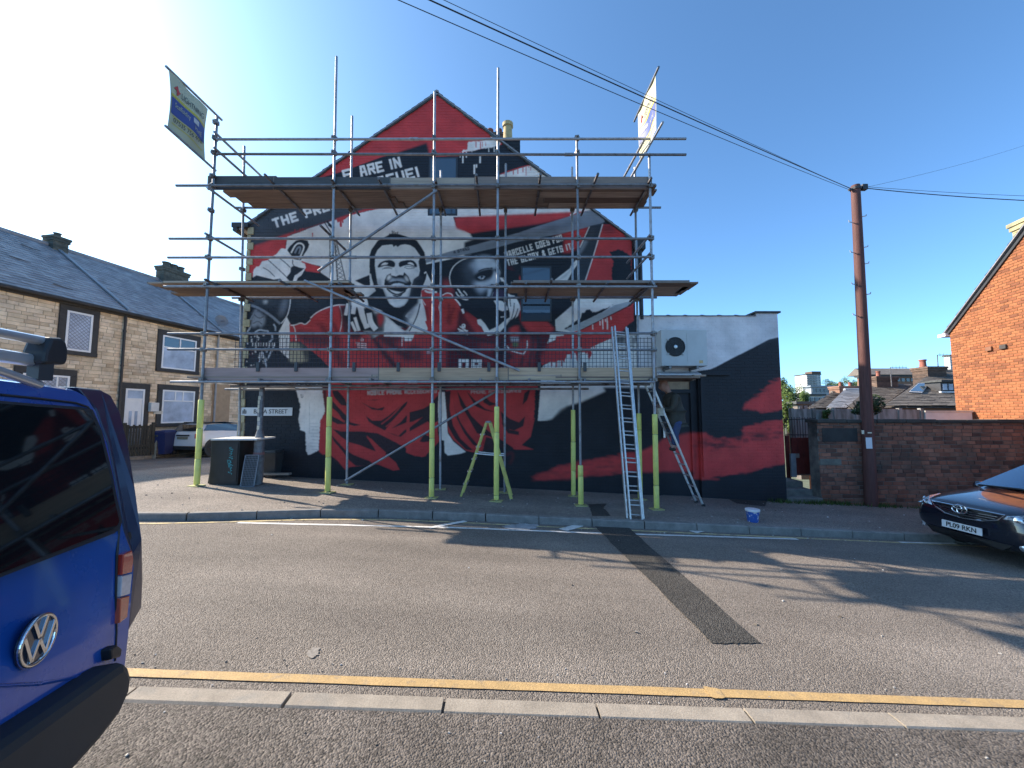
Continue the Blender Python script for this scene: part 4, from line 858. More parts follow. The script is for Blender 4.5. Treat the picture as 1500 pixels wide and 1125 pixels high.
# ------------------------------------------------------------------ mural house (gable end)
GP = PL((0, WY), (1, 0)); GW = lambda px, py: GP.hit(px, py)
ax_, az_ = GW(640, 137); xl, xr = GW(357, 480)[0], GW(931, 470)[0]
zl, zr = GW(352, 328)[1], GW(926, 352)[1]
house = thing('gable_house', 'gabled house end covered by a red and black mural of two footballers behind scaffolding', 'house', ((xl + xr) / 2, WY, gz(-2, WY)))
gpoly = [(xl, -0.6), (xr, -0.6), (xr, zr), (ax_, az_), (xl, zl)]
w1 = (GW(627, 300)[0], GW(640, 316)[1], GW(670, 300)[0], GW(640, 230)[1]); w2 = (GW(763, 430)[0], GW(763, 471)[1], GW(808, 430)[0], GW(763, 390)[1])
sign_r = (GW(354, 600)[0], GW(354, 609)[1], GW(429, 600)[0], GW(354, 597)[1])
backing(house, GP, gpoly, mural_m, .3)
holes = [w1, w2]
wc = GW(452, 620)
masonry(house, GP, gpoly, holes, 0.0765, 0.228, 0.010, 0.0055, mural_m, 300, 'brick', 'brickwork', score=lambda a, b, c, d: -math.hypot((a + b) / 2 - wc[0], ((c + d) / 2 - wc[1]) * .6), seed=5, chamf=.003)
frame_dk = M('dark window frame', (0.03, 0.032, 0.036), 0.4, var=.1)
frame_lt = M('pale window frame', (0.5, 0.51, 0.53), 0.4, var=.1)
window(house, GP, w1, frame_dk, sky_glass, mull=[(w1[0] + w1[2]) / 2 + .02], trans=[(w1[1] + .62,)], fw=.05, depth=.02, d=.014)
window(house, GP, w2, frame_dk, [sky_glass, dark_glass, sky_glass], trans=[(w2[1] + .30,), (w2[1] + .85,)], fw=.045, depth=.02, d=.014)
# side walls and roof
DEP = 9.0
mb = MB(); mb.obox((xl, WY + .301, -.6), (.3, 0, 0), (0, DEP, 0), (0, 0, zl + .6)); mb.obox((xr - .3, WY + .301, -.6), (.3, 0, 0), (0, DEP, 0), (0, 0, zr + .6))
mb.prism([(xl, WY + DEP, -.6), (xr, WY + DEP, -.6), (xr, WY + DEP, zr), (ax_, WY + DEP, az_), (xl, WY + DEP, zl)], (0, .3, 0)); mb.build('side_wall', stone_m, house)
LP = PL((xl - 0.003, WY + 9.3), (0, -1)); 
masonry(house, LP, [(0, -.5), (9.3, -.5), (9.3, zl - .05), (0, zl - .05)], [], .16, .42, .014, .022, stone_m, 0, 'stone', 'stonework', seed=8, vary=.15)
# quoins turning the painted corner
for k in range(34):
    z = -.3 + k * .2; wq = (.16 if k % 2 else .09) + rng.uniform(-.015, .015)
    if z + .19 > zl: break
    MB().box((xl + wq / 2 - .012, WY - .008, z + .1), (wq, .05, .188), tint=rng.random()).build('quoin_stone', M('pale quoin stone', (.42, .36, .22), .9, var=.25, scale=8, bump=.4, bscale=30) if k == 0 else bpy.data.materials['pale quoin stone'], house, bevel=.008)
OV = .05
def roofside(xe, ze, sg, seed):
    sl = (az_ - ze) / (ax_ - xe); e = Vector((xe + sg * .25, WY - OV, ze + sl * sg * .25 + .02)); rg = Vector((ax_, WY - OV, az_ + .02)); back = Vector((0, DEP + OV + .3, 0))
    n = Vector((-sl, 0, 1)).normalized() * (1); n = n if n.z > 0 else -n
    MB().prism([e, rg, rg - n * .03, e - n * .03], back).build('roof', slate_m, house)
    a, b = (e, e + back) if sg < 0 else (e + back, e); c, d = (rg, rg + back) if sg < 0 else (rg + back, rg)
    slates(house, a, b, c, d, slate_m, .26, .2, seed=seed, name='slates')
    # verge: mortar fillet and timber under the slates
    dn = Vector((0, 0, -.10)); q = Vector((xe, WY, ze)); r_ = Vector((ax_, WY, az_)); y = Vector((0, -.035, 0))
    mb = MB(); N_ = 22
    for i in range(N_):
        a_, b_ = q.lerp(r_, i / N_), q.lerp(r_, (i + .985) / N_); h = Vector((0, 0, -.035 - rng.random() * .04))
        mb.prism([a_ + Vector((0, 0, .0)) , b_, b_ + h, a_ + h], y * (1 + rng.random() * .5))
    mb.build('verge', verge_m, house)
roofside(xl, zl, -1, 4); roofside(xr, zr, 1, 5)
MB().tube((ax_, WY - OV, az_ + .0), (ax_, WY + DEP, az_ + .0), .07, 8).build('ridge_tile', slate_m, house, smooth=40)
# eaves end boxes, gutters and downpipe
mb = MB(); mb.box((xl - .18, WY + .02, zl - .06), (.42, .22, .12)); mb.tube((xl - .27, WY - .12, zl - .2), (xl - .27, WY + DEP, zl - .2), .065, 8); mb.build('gutter', timber_dark, house)
mb = MB(); mb.box((xr + .12, WY + .05, zr - .12), (.3, .3, .28)); mb.tube((xr + .16, WY + .02, zr - .2), (xr + .16, WY + .02, 4.1), .055, 8); mb.tube((xr + .05, WY - .06, zr - .4), (xr + .05, WY - .06, 4.6), .045, 8); mb.tube((xr + .05, WY - .06, 5.0), (xr + .45, WY + .02, 5.02), .05, 8); mb.build('downpipe', pipe_m, house)
# chimney of the gable wall and one of the ridge behind
c0 = at(748, 213, 10.3)
chimney(house, (c0.x, 10.3, 0), .52, .5, 7.6, c0.z + .02, M('black stack', (.02, .021, .024), .8, var=.2), pot_tan, pots=(-.08,), pr=.15, ph=.62, cap=False)
c1 = at(722, 200, 13.5); chimney(house, (c1.x, 13.5, 0), .8, .6, 8.5, c1.z - .1, soot_brick, pot_red, pots=(-.1, .22), ph=.35)
# street name sign
ss = thing('street_sign', 'white street name sign reading BALA STREET on the black part of the mural wall', 'street sign', GP.pos((sign_r[0] + sign_r[2]) / 2, sign_r[1], .02))
sign_w = M('sign white', (0.66, 0.66, 0.66), .4, var=.05); sign_k = M('sign black', (.02, .02, .02), .5, var=0)
MB().obox(GP.pos(sign_r[0], sign_r[1], .012), (sign_r[2] - sign_r[0], 0, 0), (0, 0, sign_r[3] - sign_r[1]), (0, -.015, 0)).build('plate', sign_w, ss, bevel=.004)
su, sz = (sign_r[0] + sign_r[2]) / 2, (sign_r[1] + sign_r[3]) / 2
text_on('lettering', 'BALA STREET', GP, su + .1, sz, .029, .145, sign_k, ss, bold=.001, sx=.98)
mb = MB(); hu = sign_r[0] + .09
for a, b, c, d in ((-.05, -.05, .1, .012), (-.045, -.035, .025, .05), (-.01, -.035, .02, .07), (.025, -.035, .025, .05), (-.05, .02, .1, .01), (-.02, .04, .04, .02)): mb.obox(GP.pos(hu + a, sz + b, .028), (c, 0, 0), (0, 0, d), (0, -.002, 0))
mb.build('emblem', sign_k, ss)

# ------------------------------------------------------------------ painted extension
ex0, ex1 = xr + .002, GW(1146, 600)[0]; et = GW(1040, 463)[1]; et2 = GW(1120, 459)[1]; exs = GW(1108, 460)[0]
exten = thing('shop_extension', 'low flat-topped extension painted white, black and red with a recessed doorway', 'building', ((ex0 + ex1) / 2, WY, gz(5, WY)))
dr = (GW(966, 650)[0], -0.6, GW(1026, 650)[0], GW(1000, 548)[1])
epoly = [(ex0, -.8), (ex1, -.8), (ex1, et2), (exs, et2), (exs, et), (ex0, et)]
def rects_minus(u0, z0, u1, z1, h): return [(u0, z0, h[0], z1), (h[2], z0, u1, z1), (h[0], h[3], h[2], z1)]
for a, b, c, d in rects_minus(ex0, -.8, ex1, et, dr): MB().obox((a, WY, b), (c - a, 0, 0), (0, .3, 0), (0, 0, d - b)).build('wall', mural_m, exten)
MB().obox((exs, WY, et), (ex1 - exs, 0, 0), (0, .4, 0), (0, 0, et2 - et)).build('parapet', mural_m, exten)
masonry(exten, GP, epoly, [dr], .0765, .228, .010, .0045, mural_m, 0, 'brick', 'brickwork', seed=6, chamf=.003)
MB().obox((ex1 - .3, WY + .302, -.8), (.3, 0, 0), (0, 5, 0), (0, 0, et2 + .8)).build('side_wall', soot_brick, exten)
MB().obox((ex0, WY + .302, et - .35), (ex1 - ex0 - .3, 0, 0), (0, 5, 0), (0, 0, .12)).build('flat_roof', verge_m, exten)
MB().obox((exs - .06, WY - .05, et2), (ex1 - exs + .12, 0, 0), (0, .5, 0), (0, 0, .05)).build('coping_stone', verge_m, exten, bevel=.01)
nC = 7; cl = (exs - ex0 - .02) / nC
cop_m = M('grey coping tile', (.17, .19, .21), .8, var=.25, scale=6)
for k in range(nC):
    a = ex0 + k * cl; mb = MB(); mb.prism([(a + .004, WY - .05, et), (a + .004, WY + .34, et), (a + .004, WY + .145, et + .06)], (cl - .008, 0, 0)); mb.prism([(a - .02, WY - .06, et - .002), (a - .02, WY + .35, et - .002), (a - .02, WY + .145, et + .075)], (.06, 0, 0)); mb.build('coping_tile', cop_m, exten)
# recessed door with boarded fanlight and canopy ledge
RD_ = WY + .16
mb = MB(); mb.obox((dr[0], RD_, dr[1]), (dr[2] - dr[0], 0, 0), (0, .1, 0), (0, 0, dr[3] - dr[1])); mb.build('door', mural_m, exten)
fz = GW(1000, 570)[1]
mb = MB()
for a, b, c, d in ((dr[0] + .002, dr[1], dr[0] + .09, dr[3] - .002), (dr[2] - .16, dr[1], dr[2] - .002, dr[3] - .002), (dr[0] + .09, fz - .09, dr[2] - .16, fz), (dr[0] + .09, dr[3] - .08, dr[2] - .16, dr[3] - .002)): mb.obox((a, RD_ - .06, b), (c - a, 0, 0), (0, .058, 0), (0, 0, d - b))
mb.build('door_frame', mural_m, exten)
MB().obox((dr[0] + .09, RD_ - .02, fz), (dr[2] - dr[0] - .25, 0, 0), (0, .018, 0), (0, 0, dr[3] - .08 - fz)).build('fanlight_board', M('plywood', (.36, .25, .16), .8, var=.2, scale=6), exten)
mb = MB(); mb.box((dr[0] + .17, RD_ - .03, GW(970, 635)[1]), (.05, .06, .22)); mb.box((dr[0] + .23, RD_ - .06, GW(970, 634)[1]), (.14, .02, .025)); mb.build('door_handle', M('handle steel', (.55, .55, .56), .3, .8, var=0), exten)
cz = GW(990, 550)[1]
mb = MB(); mb.prism([(dr[0] - .05, WY - .25, cz - .02), (dr[0] - .05, WY - .006, cz - .02), (dr[0] - .05, WY - .006, cz + .1), (dr[0] - .05, WY - .25, cz + .02)], (dr[2] - dr[0] + .02, 0, 0)); mb.build('canopy', M('white canopy', (.5, .51, .53), .5, var=.1), exten, bevel=.008)
mb = MB(); mb.obox((dr[2] + .03, WY - .06, .2), (.1, 0, 0), (0, .05, 0), (0, 0, cz - .15)); mb.obox((dr[2] + .03, WY - .08, cz + .0), (.75, 0, 0), (0, .07, 0), (0, 0, .07)); mb.build('door_surround', mural_m, exten)
# air conditioner
ac = thing('air_conditioner', 'white outdoor air conditioning unit with a black round fan on the extension wall', 'air conditioner', GP.pos(GW(1000, 537)[0], GW(1000, 537)[1], .3))
AY = WY - .42; AP = PL((0, AY), (1, 0)); a0, b1 = AP.hit(968, 483); a1, b0 = AP.hit(1037, 536)
ac_m = M('off-white casing', (.52, .53, .52), .45, var=.08, scale=4, c2=(.4, .38, .33), c2scale=2, c2lo=.6, c2hi=.8)
MB().obox((a0, AY, b0), (a1 - a0, 0, 0), (0, .36, 0), (0, 0, b1 - b0)).build('casing', ac_m, ac, bevel=.012)
fu, fz_ = AP.hit(989, 508); fr = .235
mb = MB(); mb.lathe([(fr, 0), (fr, .012), (fr * .94, .014), (fr * .92, .006), (.05, .004)], (fu, AY - .001, fz_), (0, -1, 0), n=28); mb.build('fan_recess', M('fan disc black', (.01, .01, .012), .5, var=0), ac)  # plain black fan disc with a raised rim
mb = MB()
for r_ in (.05, .09, .13, .17, .205, .232): mb.path([(fu + r_ * math.cos(a), AY - .022, fz_ + r_ * math.sin(a)) for a in [2 * math.pi * i / 28 for i in range(29)]], .0028, 4)
for i in range(8): a = i * math.pi / 4; mb.tube((fu, AY - .022, fz_), (fu + .235 * math.cos(a), AY - .022, fz_ + .235 * math.sin(a)), .003, 4)
mb.build('fan_grille', M('grille black', (.02, .02, .022), .4, var=0), ac)
mb = MB(); mb.lathe([(.045, 0), (.04, .012), (.01, .016)], (fu, AY - .024, fz_), (0, -1, 0), n=14); mb.build('fan_hub', M('hub silver', (.6, .6, .6), .3, .5, var=0), ac)
mb = MB()
for a in range(4): an = math.pi / 4 + a * math.pi / 2; mb.box((fu + .25 * math.cos(an), AY - .012, fz_ + .25 * math.sin(an)), (.06, .02, .03), rot=Matrix.Rotation(-an, 3, 'Y'))
mb.obox((a0 + (a1 - a0) * .56, AY - .006, b0 + .06), (.004, 0, 0), (0, .005, 0), (0, 0, b1 - b0 - .12)); mb.build('grille_clip', ac_m, ac)
mb = MB(); mb.box((a1 - .16, AY - .003, b0 + .1), (.09, .004, .07)); mb.build('warning_sticker', M('sticker', (.6, .42, .2), .5, var=.2, scale=40), ac)
mb = MB()
for x in (a0 + .2, a1 - .25): mb.box((x, AY + .2, b0 - .035), (.05, .42, .06)); mb.box((x, WY - .03, b0 - .15), (.04, .045, .3))
mb.build('bracket', M('bracket steel', (.2, .2, .2), .5, .5), ac)
MB().path([(a1 + .0, AY + .25, b0 + .12), (a1 + .1, AY + .3, b0 + .14), (a1 + .12, WY - .02, b0 + .1)], .03, 6).build('pipe', black_m, ac)

# ------------------------------------------------------------------ stone terrace across the side street
FP_ = PL((-16.3, 12.0), (1.3, 8.0)); FH = FP_.hit
ZE = 5.85; ZR = 8.85; ROFF = 4.0
lead_m = M('lead flashing', (.25, .27, .29), .5, .2, var=.1)
def uu(px, py=520): return FH(px, py)[0]
uA0, uAB, uBC, uC1 = -3.2, uu(178), uu(319), uu(319) + 5.5
def R4(a, b, c, d):
    p, q = FH(a, b), FH(c, d); return (min(p[0], q[0]), min(p[1], q[1]), max(p[0], q[0]), max(p[1], q[1]))
def frame_rect(px0, top0, px1, top1, bot): 
    u0, u1 = uu(px0), uu(px1); return (u0, FH(px0, bot)[1], u1, FH((px0 + px1) / 2, (top0 + top1) / 2)[1])
wA1 = (uu(92), FH(92, 512)[1], uu(131), FH(92, 453)[1]); wA0 = (uu(35), FH(100, 553)[1] - 1.35, uu(104), FH(100, 551)[1])
wB1 = (uu(236), FH(236, 539)[1], uu(286), FH(236, 490)[1]); wB0 = (uu(241), FH(241, 620)[1], uu(288), FH(241, 571)[1]); dB = (uu(187), FH(187, 640)[1] - .35, uu(215), FH(187, 569)[1])
def terrace(name, label, u0, u1, wins, doors, n_ind, seed, zoff=0.0, stucco=False):
    root = thing(name, label, 'house', FP_.pos((u0 + u1) / 2, gz(-15, 16), 0), 'terraced houses along the side street')
    poly = [(u0, -.9), (u1, -.9), (u1, ZE + zoff), (u0, ZE + zoff)]
    backing(root, FP_, poly, mortar_m, .3)
    holes = []
    for (r, kw, sur) in wins + doors: holes.append((r[0] - .22, r[1] - (.16 if (r, kw, sur) in wins else 0), r[2] + .22, r[3] + .24))
    cu, cz_ = uu(200), 2.5
    masonry(root, FP_, poly, holes, .135, .34, .012, .016, stone_m, n_ind, 'stone', 'stonework', seed=seed, vary=.22, irr=.006, chamf=.01, score=lambda a, b, c, d: ((c + d) / 2 if u0 < uAB - .1 else 3) - abs((a + b) / 2 - cu) * .6)
    for (r, kw, sur) in wins:
        for nm, q in (('lintel', (r[0] - .2, r[3] + .004, r[2] + .2, r[3] + .23)), ('jamb', (r[0] - .2, r[1], r[0] - .004, r[3])), ('jamb', (r[2] + .004, r[1], r[2] + .2, r[3])), ('window_sill', (r[0] - .2, r[1] - .15, r[2] + .2, r[1] - .004))):
            MB().obox(FP_.pos(q[0], q[1], -.01), FP_.U * (q[2] - q[0]), Vector((0, 0, q[3] - q[1])), FP_.N * (.09 if nm == 'window_sill' else .055)).build(nm, dark_stone, root, bevel=.006)
        window(root, FP_, r, white_pvc, fw=.065, depth=.045, d=.05, **kw)
    for (r, kw, sur) in doors:
        for nm, q in (('lintel', (r[0] - .2, r[3] + .004, r[2] + .2, r[3] + .23)), ('jamb', (r[0] - .2, r[1], r[0] - .004, r[3])), ('jamb', (r[2] + .004, r[1], r[2] + .2, r[3]))):
            MB().obox(FP_.pos(q[0], q[1], -.01), FP_.U * (q[2] - q[0]), Vector((0, 0, q[3] - q[1])), FP_.N * .055).build(nm, dark_stone, root, bevel=.006)
        zt = r[3] - .42
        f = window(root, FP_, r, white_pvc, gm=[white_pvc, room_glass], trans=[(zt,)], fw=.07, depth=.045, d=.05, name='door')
        for k in (.32, .62):
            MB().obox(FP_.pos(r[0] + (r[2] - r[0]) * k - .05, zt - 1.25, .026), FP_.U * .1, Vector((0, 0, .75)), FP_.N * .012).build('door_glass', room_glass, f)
        MB().box(FP_.pos((r[0] + r[2]) / 2, zt - 1.38, .03), (.05, .3, .04)).build('letterbox', M('grey letterbox', (.4, .4, .4), .4), f)
    # roof
    b = FP_.N * -ROFF; e0, e1 = FP_.pos(u0, ZE + zoff - .05, .22), FP_.pos(u1, ZE + zoff - .05, .22); r0, r1 = FP_.pos(u0, ZR + zoff, -ROFF), FP_.pos(u1, ZR + zoff, -ROFF)
    MB().prism([e0, r0, FP_.pos(u0, ZE + zoff - .1, -2 * ROFF), FP_.pos(u0, ZE + zoff - .1, .1)], e1 - e0).build('roof', slate_m, root)
    up = Vector((0, 0, .02)); slates(root, e0 + up, e1 + up, r0 + up, r1 + up, slate_m, .28, .21, seed=seed, name='slates')
    MB().tube(r0 + up, r1 + up, .11, 8).build('ridge_tile', slate_m, root)
    mb = MB(); mb.tube(FP_.pos(u0, ZE + zoff - .1, .27), FP_.pos(u1, ZE + zoff - .1, .27), .065, 8); mb.obox(FP_.pos(u0, ZE + zoff - .22, .0), e1 - e0, Vector((0, 0, .2)), FP_.N * .12); mb.build('gutter', dark_stone, root)
    for ue, sg in ((u0 + .004, 1), (u1 - .004, -1)):
        MB().prism([FP_.pos(ue, -.9, -.302), FP_.pos(ue, -.9, -2 * ROFF + .302), FP_.pos(ue, ZE + zoff - .2, -2 * ROFF + .302), FP_.pos(ue, ZR + zoff - .12, -ROFF), FP_.pos(ue, ZE + zoff - .2, -.302)], FP_.U * (.22 * sg)).build('end_wall', stone_m, root)
    MB().obox(FP_.pos(u0, -.9, -2 * ROFF), FP_.U * (u1 - u0), Vector((0, 0, ZE + zoff + .8)), FP_.N * .3).build('rear_wall', mortar_m, root)
    return root
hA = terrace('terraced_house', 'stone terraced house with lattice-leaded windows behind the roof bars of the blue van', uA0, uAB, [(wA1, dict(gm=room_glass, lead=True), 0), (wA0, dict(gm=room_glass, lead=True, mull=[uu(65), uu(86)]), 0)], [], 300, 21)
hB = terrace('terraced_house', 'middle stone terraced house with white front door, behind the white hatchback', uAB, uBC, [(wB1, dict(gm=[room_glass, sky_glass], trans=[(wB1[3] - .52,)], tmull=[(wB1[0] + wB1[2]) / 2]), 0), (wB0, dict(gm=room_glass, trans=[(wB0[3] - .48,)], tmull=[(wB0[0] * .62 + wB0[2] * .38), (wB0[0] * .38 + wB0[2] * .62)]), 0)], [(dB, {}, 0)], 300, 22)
hC = terrace('terraced_house', 'far stone terraced house with a roof satellite dish, half hidden by the mural house', uBC, uC1, [], [], 0, 23)
# hC extra: rendered strip, dish
mb = MB(); mb.obox(FP_.pos(uBC - .2, -.4, .0), FP_.U * 1.0, Vector((0, 0, 3.6)), FP_.N * .05); mb.build('render_strip', M('beige render', (.38, .27, .17), .9, var=.15), hB)
dp = FP_.pos(uu(328), 6.55, -.3)
mb = MB(); mb.lathe([(.0, .0), (.16, .02), (.3, .08), (.3, .09), (.16, .035), (0, .015)], dp, (.9, -.5, .25), n=18); mb.build('satellite_dish', M('dish grey', (.16, .17, .18), .5), hC, smooth=40); 
mb = MB(); mb.tube(dp, dp + Vector((-.3, .2, -.3)), .02, 6); mb.tube(dp, dp + Vector((.35, -.2, -.05)), .012, 6); mb.build('dish_arm', pipe_m, hC)
for root, u, zz in ((hA, uAB, ZE), ): 
    mb = MB(); mb.tube(FP_.pos(u - .02, ZE - .15, .1), FP_.pos(u - .02, -.2, .1), .045, 8); 
    for k in range(4): mb.tube(FP_.pos(u - .02, .8 + k * 1.4, .1), FP_.pos(u - .02, .87 + k * 1.4, .1), .058, 8)
    mb.build('downpipe', pipe_m, root)
mb = MB(); mb.tube(FP_.pos(uBC - .1, ZE - .15, .1), FP_.pos(uBC - .1, -.3, .1), .045, 8); mb.build('downpipe', M('grey pipe', (.3, .3, .3), .5), hB)
# party-wall flashing, chimneys, slipped slates
for root, u in ((hA, uAB), (hB, uBC)):
    mb = MB(); mb.prism([FP_.pos(u - .03, ZE + .03, .2), FP_.pos(u - .03, ZR + .07, -ROFF), FP_.pos(u - .03, ZR + .12, -ROFF), FP_.pos(u - .03, ZE + .09, .2)], FP_.U * .12); mb.build('flashing', lead_m, root)
chA = PL(FP_.pos(0, 0, -ROFF + .1), FP_.U).hit(84, 345); ch2 = PL(FP_.pos(0, 0, -ROFF + .1), FP_.U).hit(254, 392)
stack_m = M('mossy stack', (.085, .09, .075), .9, var=.35, scale=6, tints=[(.06, .065, .055), (.11, .11, .09)])
chimney(hA, FP_.pos(chA[0], 0, -ROFF + .1), 0.5, .5, ZR - .8, chA[1] - .1, stack_m, stack_m, pots=(.0,), rotU=FP_.U, ph=.2, pr=.13)
chimney(hB, FP_.pos(ch2[0], 0, -ROFF + .1), 1.35, .5, ZR - .8, ch2[1] - .15, stack_m, stack_m, pots=(-.38, .0, .38), rotU=FP_.U, ph=.3, pr=.19)
mb = MB()
for (px, py) in ((45, 363), (92, 420), (30, 380)):
    f = ray(px, py); e0 = FP_.pos(0, ZE, .2); 
    n = (FP_.U).cross(FP_.pos(0, ZR, -ROFF) - FP_.pos(0, ZE - .05, .22)).normalized(); t = (FP_.pos(0, ZE - .05, .22) + n * .05 - EYE).dot(n) / f.dot(n); p = EYE + f * t
    mb.add([p + FP_.U * -.3, p + FP_.U * .3 + Vector((0, 0, -.05)), p + FP_.U * .28 + Vector((0, 0, -.01)), p - FP_.U * .25 + Vector((0, 0, .045))], [(0, 1, 2, 3)])
mb.build('slipped_slate', M('dark slip', (.08, .082, .088), .7), hA)
# small fixings on the middle house
u_, z_ = FH(222, 596); MB().obox(FP_.pos(u_ - .16, z_ - .2, .03), FP_.U * .32, Vector((0, 0, .38)), FP_.N * .16).build('meter_box', M('meter white', (.6, .6, .58), .5), hB, bevel=.01)
u_, z_ = FH(230, 604); MB().obox(FP_.pos(u_ - .18, z_ - .07, .03), FP_.U * .36, Vector((0, 0, .13)), FP_.N * .03).build('name_plate', M('plate cream', (.5, .47, .4), .5), hB)
# garden fence and gate in front of the middle house
gate = thing('garden_gate', 'dark timber garden gate and fence below the white front door', 'gate', ground(200, 668))
gp0, gp1 = at(184, 645, 15.2), at(221, 645, 15.9); gpl = PL((gp0.x, gp0.y), (gp1.x - gp0.x, gp1.y - gp0.y)); gL = (gp1 - gp0).length
zt = at(200, 622, 15.5).z; zb = gz(-14.9, 15.5) + .02; nS = 9
gate_m = M('mossy dark timber', (.035, .034, .028), .85, var=.35, scale=10)
for k in range(nS): MB().obox(gpl.pos(k * gL / nS + .008, zb, 0), gpl.U * (gL / nS - .016), Vector((0, 0, zt - zb - (.05 if k % 2 else 0))), gpl.N * .025).build('plank', gate_m, gate)
mb = MB(); [mb.obox(gpl.pos(0, zb + h, -.04), gpl.U * gL, Vector((0, 0, .09)), gpl.N * .038) for h in (.25, 1.1)]; mb.obox(gpl.pos(-.1, zb, -.05), gpl.U * .095, Vector((0, 0, zt - zb + .08)), gpl.N * .09); mb.obox(gpl.pos(gL + .005, zb, -.05), gpl.U * .1, Vector((0, 0, zt - zb + .08)), gpl.N * .09); mb.build('rail_and_posts', gate_m, gate)
# front boundary wall of the terrace
bp0 = Vector((gp1.x + .15, gp1.y + .1, 0)); BP = PL((bp0.x, bp0.y), FP_.U)
fw = thing('front_wall', 'low dark stone garden wall below the ground-floor window behind the white hatchback', 'wall', bp0 + Vector((0, 0, gz(-14.9, 18))))
masonry(fw, BP, [(0, -.5), (6.5, -.5), (6.5, .75), (0, .75)], [], .16, .4, .016, .03, M('dark garden stone', (.08, .07, .055), .9, var=.3, tints=[(.06, .05, .04), (.12, .10, .075)]), 60, 'stone', 'stonework', seed=31, vary=.2)
backing(fw, BP, [(0, -.5), (6.5, -.5), (6.5, .76), (0, .76)], mortar_m, .2)
MB().obox(BP.pos(-.05, .762, .06), BP.U * 6.6, Vector((0, 0, .07)), BP.N * -.32).build('coping_stone', stack_m, fw, bevel=.01)
# street lamp in front of the terrace
lm = M('lamp column dark', (.05, .05, .05), .5, var=.2)
lb = ground(221, 661); Yl = lb.y
lamp = thing('street_lamp', 'dark street lamp with a short curved arm in front of the stone terrace', 'street lamp', lb)
lt = at(227, 482, Yl); mb = MB(); mb.tube(lb, lb + Vector((0, 0, 1.3)), .085, 10); mb.tube(lb + Vector((0, 0, 1.3)), Vector((lt.x, lt.y, lt.z)), .05, 10, r2=.04); a1_ = at(236, 471, Yl); a2_ = at(246, 469, Yl); mb.path([lt, at(230, 475, Yl), a1_, a2_], .035, 8); mb.build('column', lm, lamp, smooth=40)
mb = MB(); q = at(252, 469, Yl); mb.box((q.x, q.y, q.z), (.52, .2, .1)); mb.build('lantern', M('lantern grey', (.45, .42, .36), .4), lamp, bevel=.03)
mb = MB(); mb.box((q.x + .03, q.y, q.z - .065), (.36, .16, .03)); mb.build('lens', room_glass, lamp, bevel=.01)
# blue wheelie bin
# ------------------------------------------------------------------ right side: wall, pole, orange house, town beyond
BWY = 9.75; BW = PL((0, BWY), (1, 0)); bh = BW.hit
dark_brick = M('dark old brick', (.10, .055, .042), .92, var=.3, scale=3, tints=[(.085, .040, .030), (.20, .078, .050), (.27, .102, .062), (.21, .105, .072), (.33, .128, .078)], bump=.5, bscale=40, c2=(.055, .042, .034), c2scale=1.1, c2lo=.52, c2hi=.75)
dark_mortar = M('pale mortar', (.17, .15, .13), .95, var=.4, scale=5, c2=(.06, .055, .05), c2scale=1.5)
u0w, ztop = bh(1196, 616)
bwall = thing('boundary_wall', 'old dark red brick boundary wall behind the telegraph pole and black car', 'wall', BW.pos(12, gz(12, BWY)))
bpoly = [(u0w, -1.4), (19, -1.4), (19, ztop - .06), (u0w, ztop - .06)]
backing(bwall, BW, bpoly, dark_mortar, .3)
masonry(bwall, BW, bpoly, [], .098, .245, .014, .014, dark_brick, 300, 'brick', 'brickwork', score=lambda a, b, c, d: -abs((a + b) / 2 - 9.8) * .6 - (3 if d < gz(9, 9) - .02 else 0) - (5 if a > 13.3 else 0), seed=41, vary=.12, irr=.004, chamf=.006)
for k in range(16):
    a = u0w - .03 + k * .75; MB().obox((a, BWY - .06 - rng.random() * .02, ztop - .055), (.735, 0, 0), (0, .42, 0), (0, 0, .07 + rng.random() * .02)).build('coping_stone', bpy.data.materials.get('sooty coping') or M('sooty coping', (.05, .047, .042), .95, var=.35, scale=5, bump=.5, bscale=25), bwall, bevel=.012)
MB().obox((u0w - .06, BWY - .05, -1.4), (.62, 0, 0), (0, .4, 0), (0, 0, ztop + 1.34 - .06)).build('pier', dark_brick, bwall) if False else None
for (a, b, c, d, nm) in ((1203, 627, 1256, 647, 'dark_slab'), (1200, 672, 1232, 681, 'pale_stone')):
    p, q = bh(a, b), bh(c, d); MB().obox(BW.pos(p[0], q[1], .0), (q[0] - p[0], 0, 0), (0, 0, p[1] - q[1]), (0, -.022, 0)).build('stone_block', M(nm, (.035, .033, .032) if 'dark' in nm else (.15, .145, .12), .9, var=.3, scale=6, bump=.4), bwall, bevel=.01)
# gateway between extension and wall: steps, red panel, railing
steps = thing('stone_steps', 'worn stone steps in the gap between the mural extension and the brick wall', 'steps', at(1172, 716, 9.7))
x0, x1 = ex1 + .03, u0w - .02; g0 = gz(7, 9.8)
st_m = M('worn step', (.16, .15, .13), .9, var=.3, scale=6, bump=.4)
for k in range(3): MB().obox((x0, 9.65 + k * .32, g0 - .3), (x1 - x0, 0, 0), (0, 1.4 - k * .32, 0), (0, 0, .3 + .02 + .15 * (k + .55))).build('step', st_m, steps, bevel=.015)
rg = thing('red_gate', 'dark red boarded metal gate at the top of the stone steps', 'gate', Vector(((x0 + x1) / 2, 10.75, g0)))
RG = PL((0, 10.75), (1, 0)); p, q = RG.hit(1158, 641), RG.hit(1194, 694)
red_m = M('oxide red paint', (.16, .028, .024), .6, var=.25, scale=4)
nB = 5; wB = (q[0] + .15 - p[0]) / nB
for k in range(nB): MB().obox(RG.pos(p[0] + k * wB + .004, q[1], 0), (wB - .008, 0, 0), (0, 0, p[1] - q[1]), (0, -.03, 0)).build('board', red_m, rg)
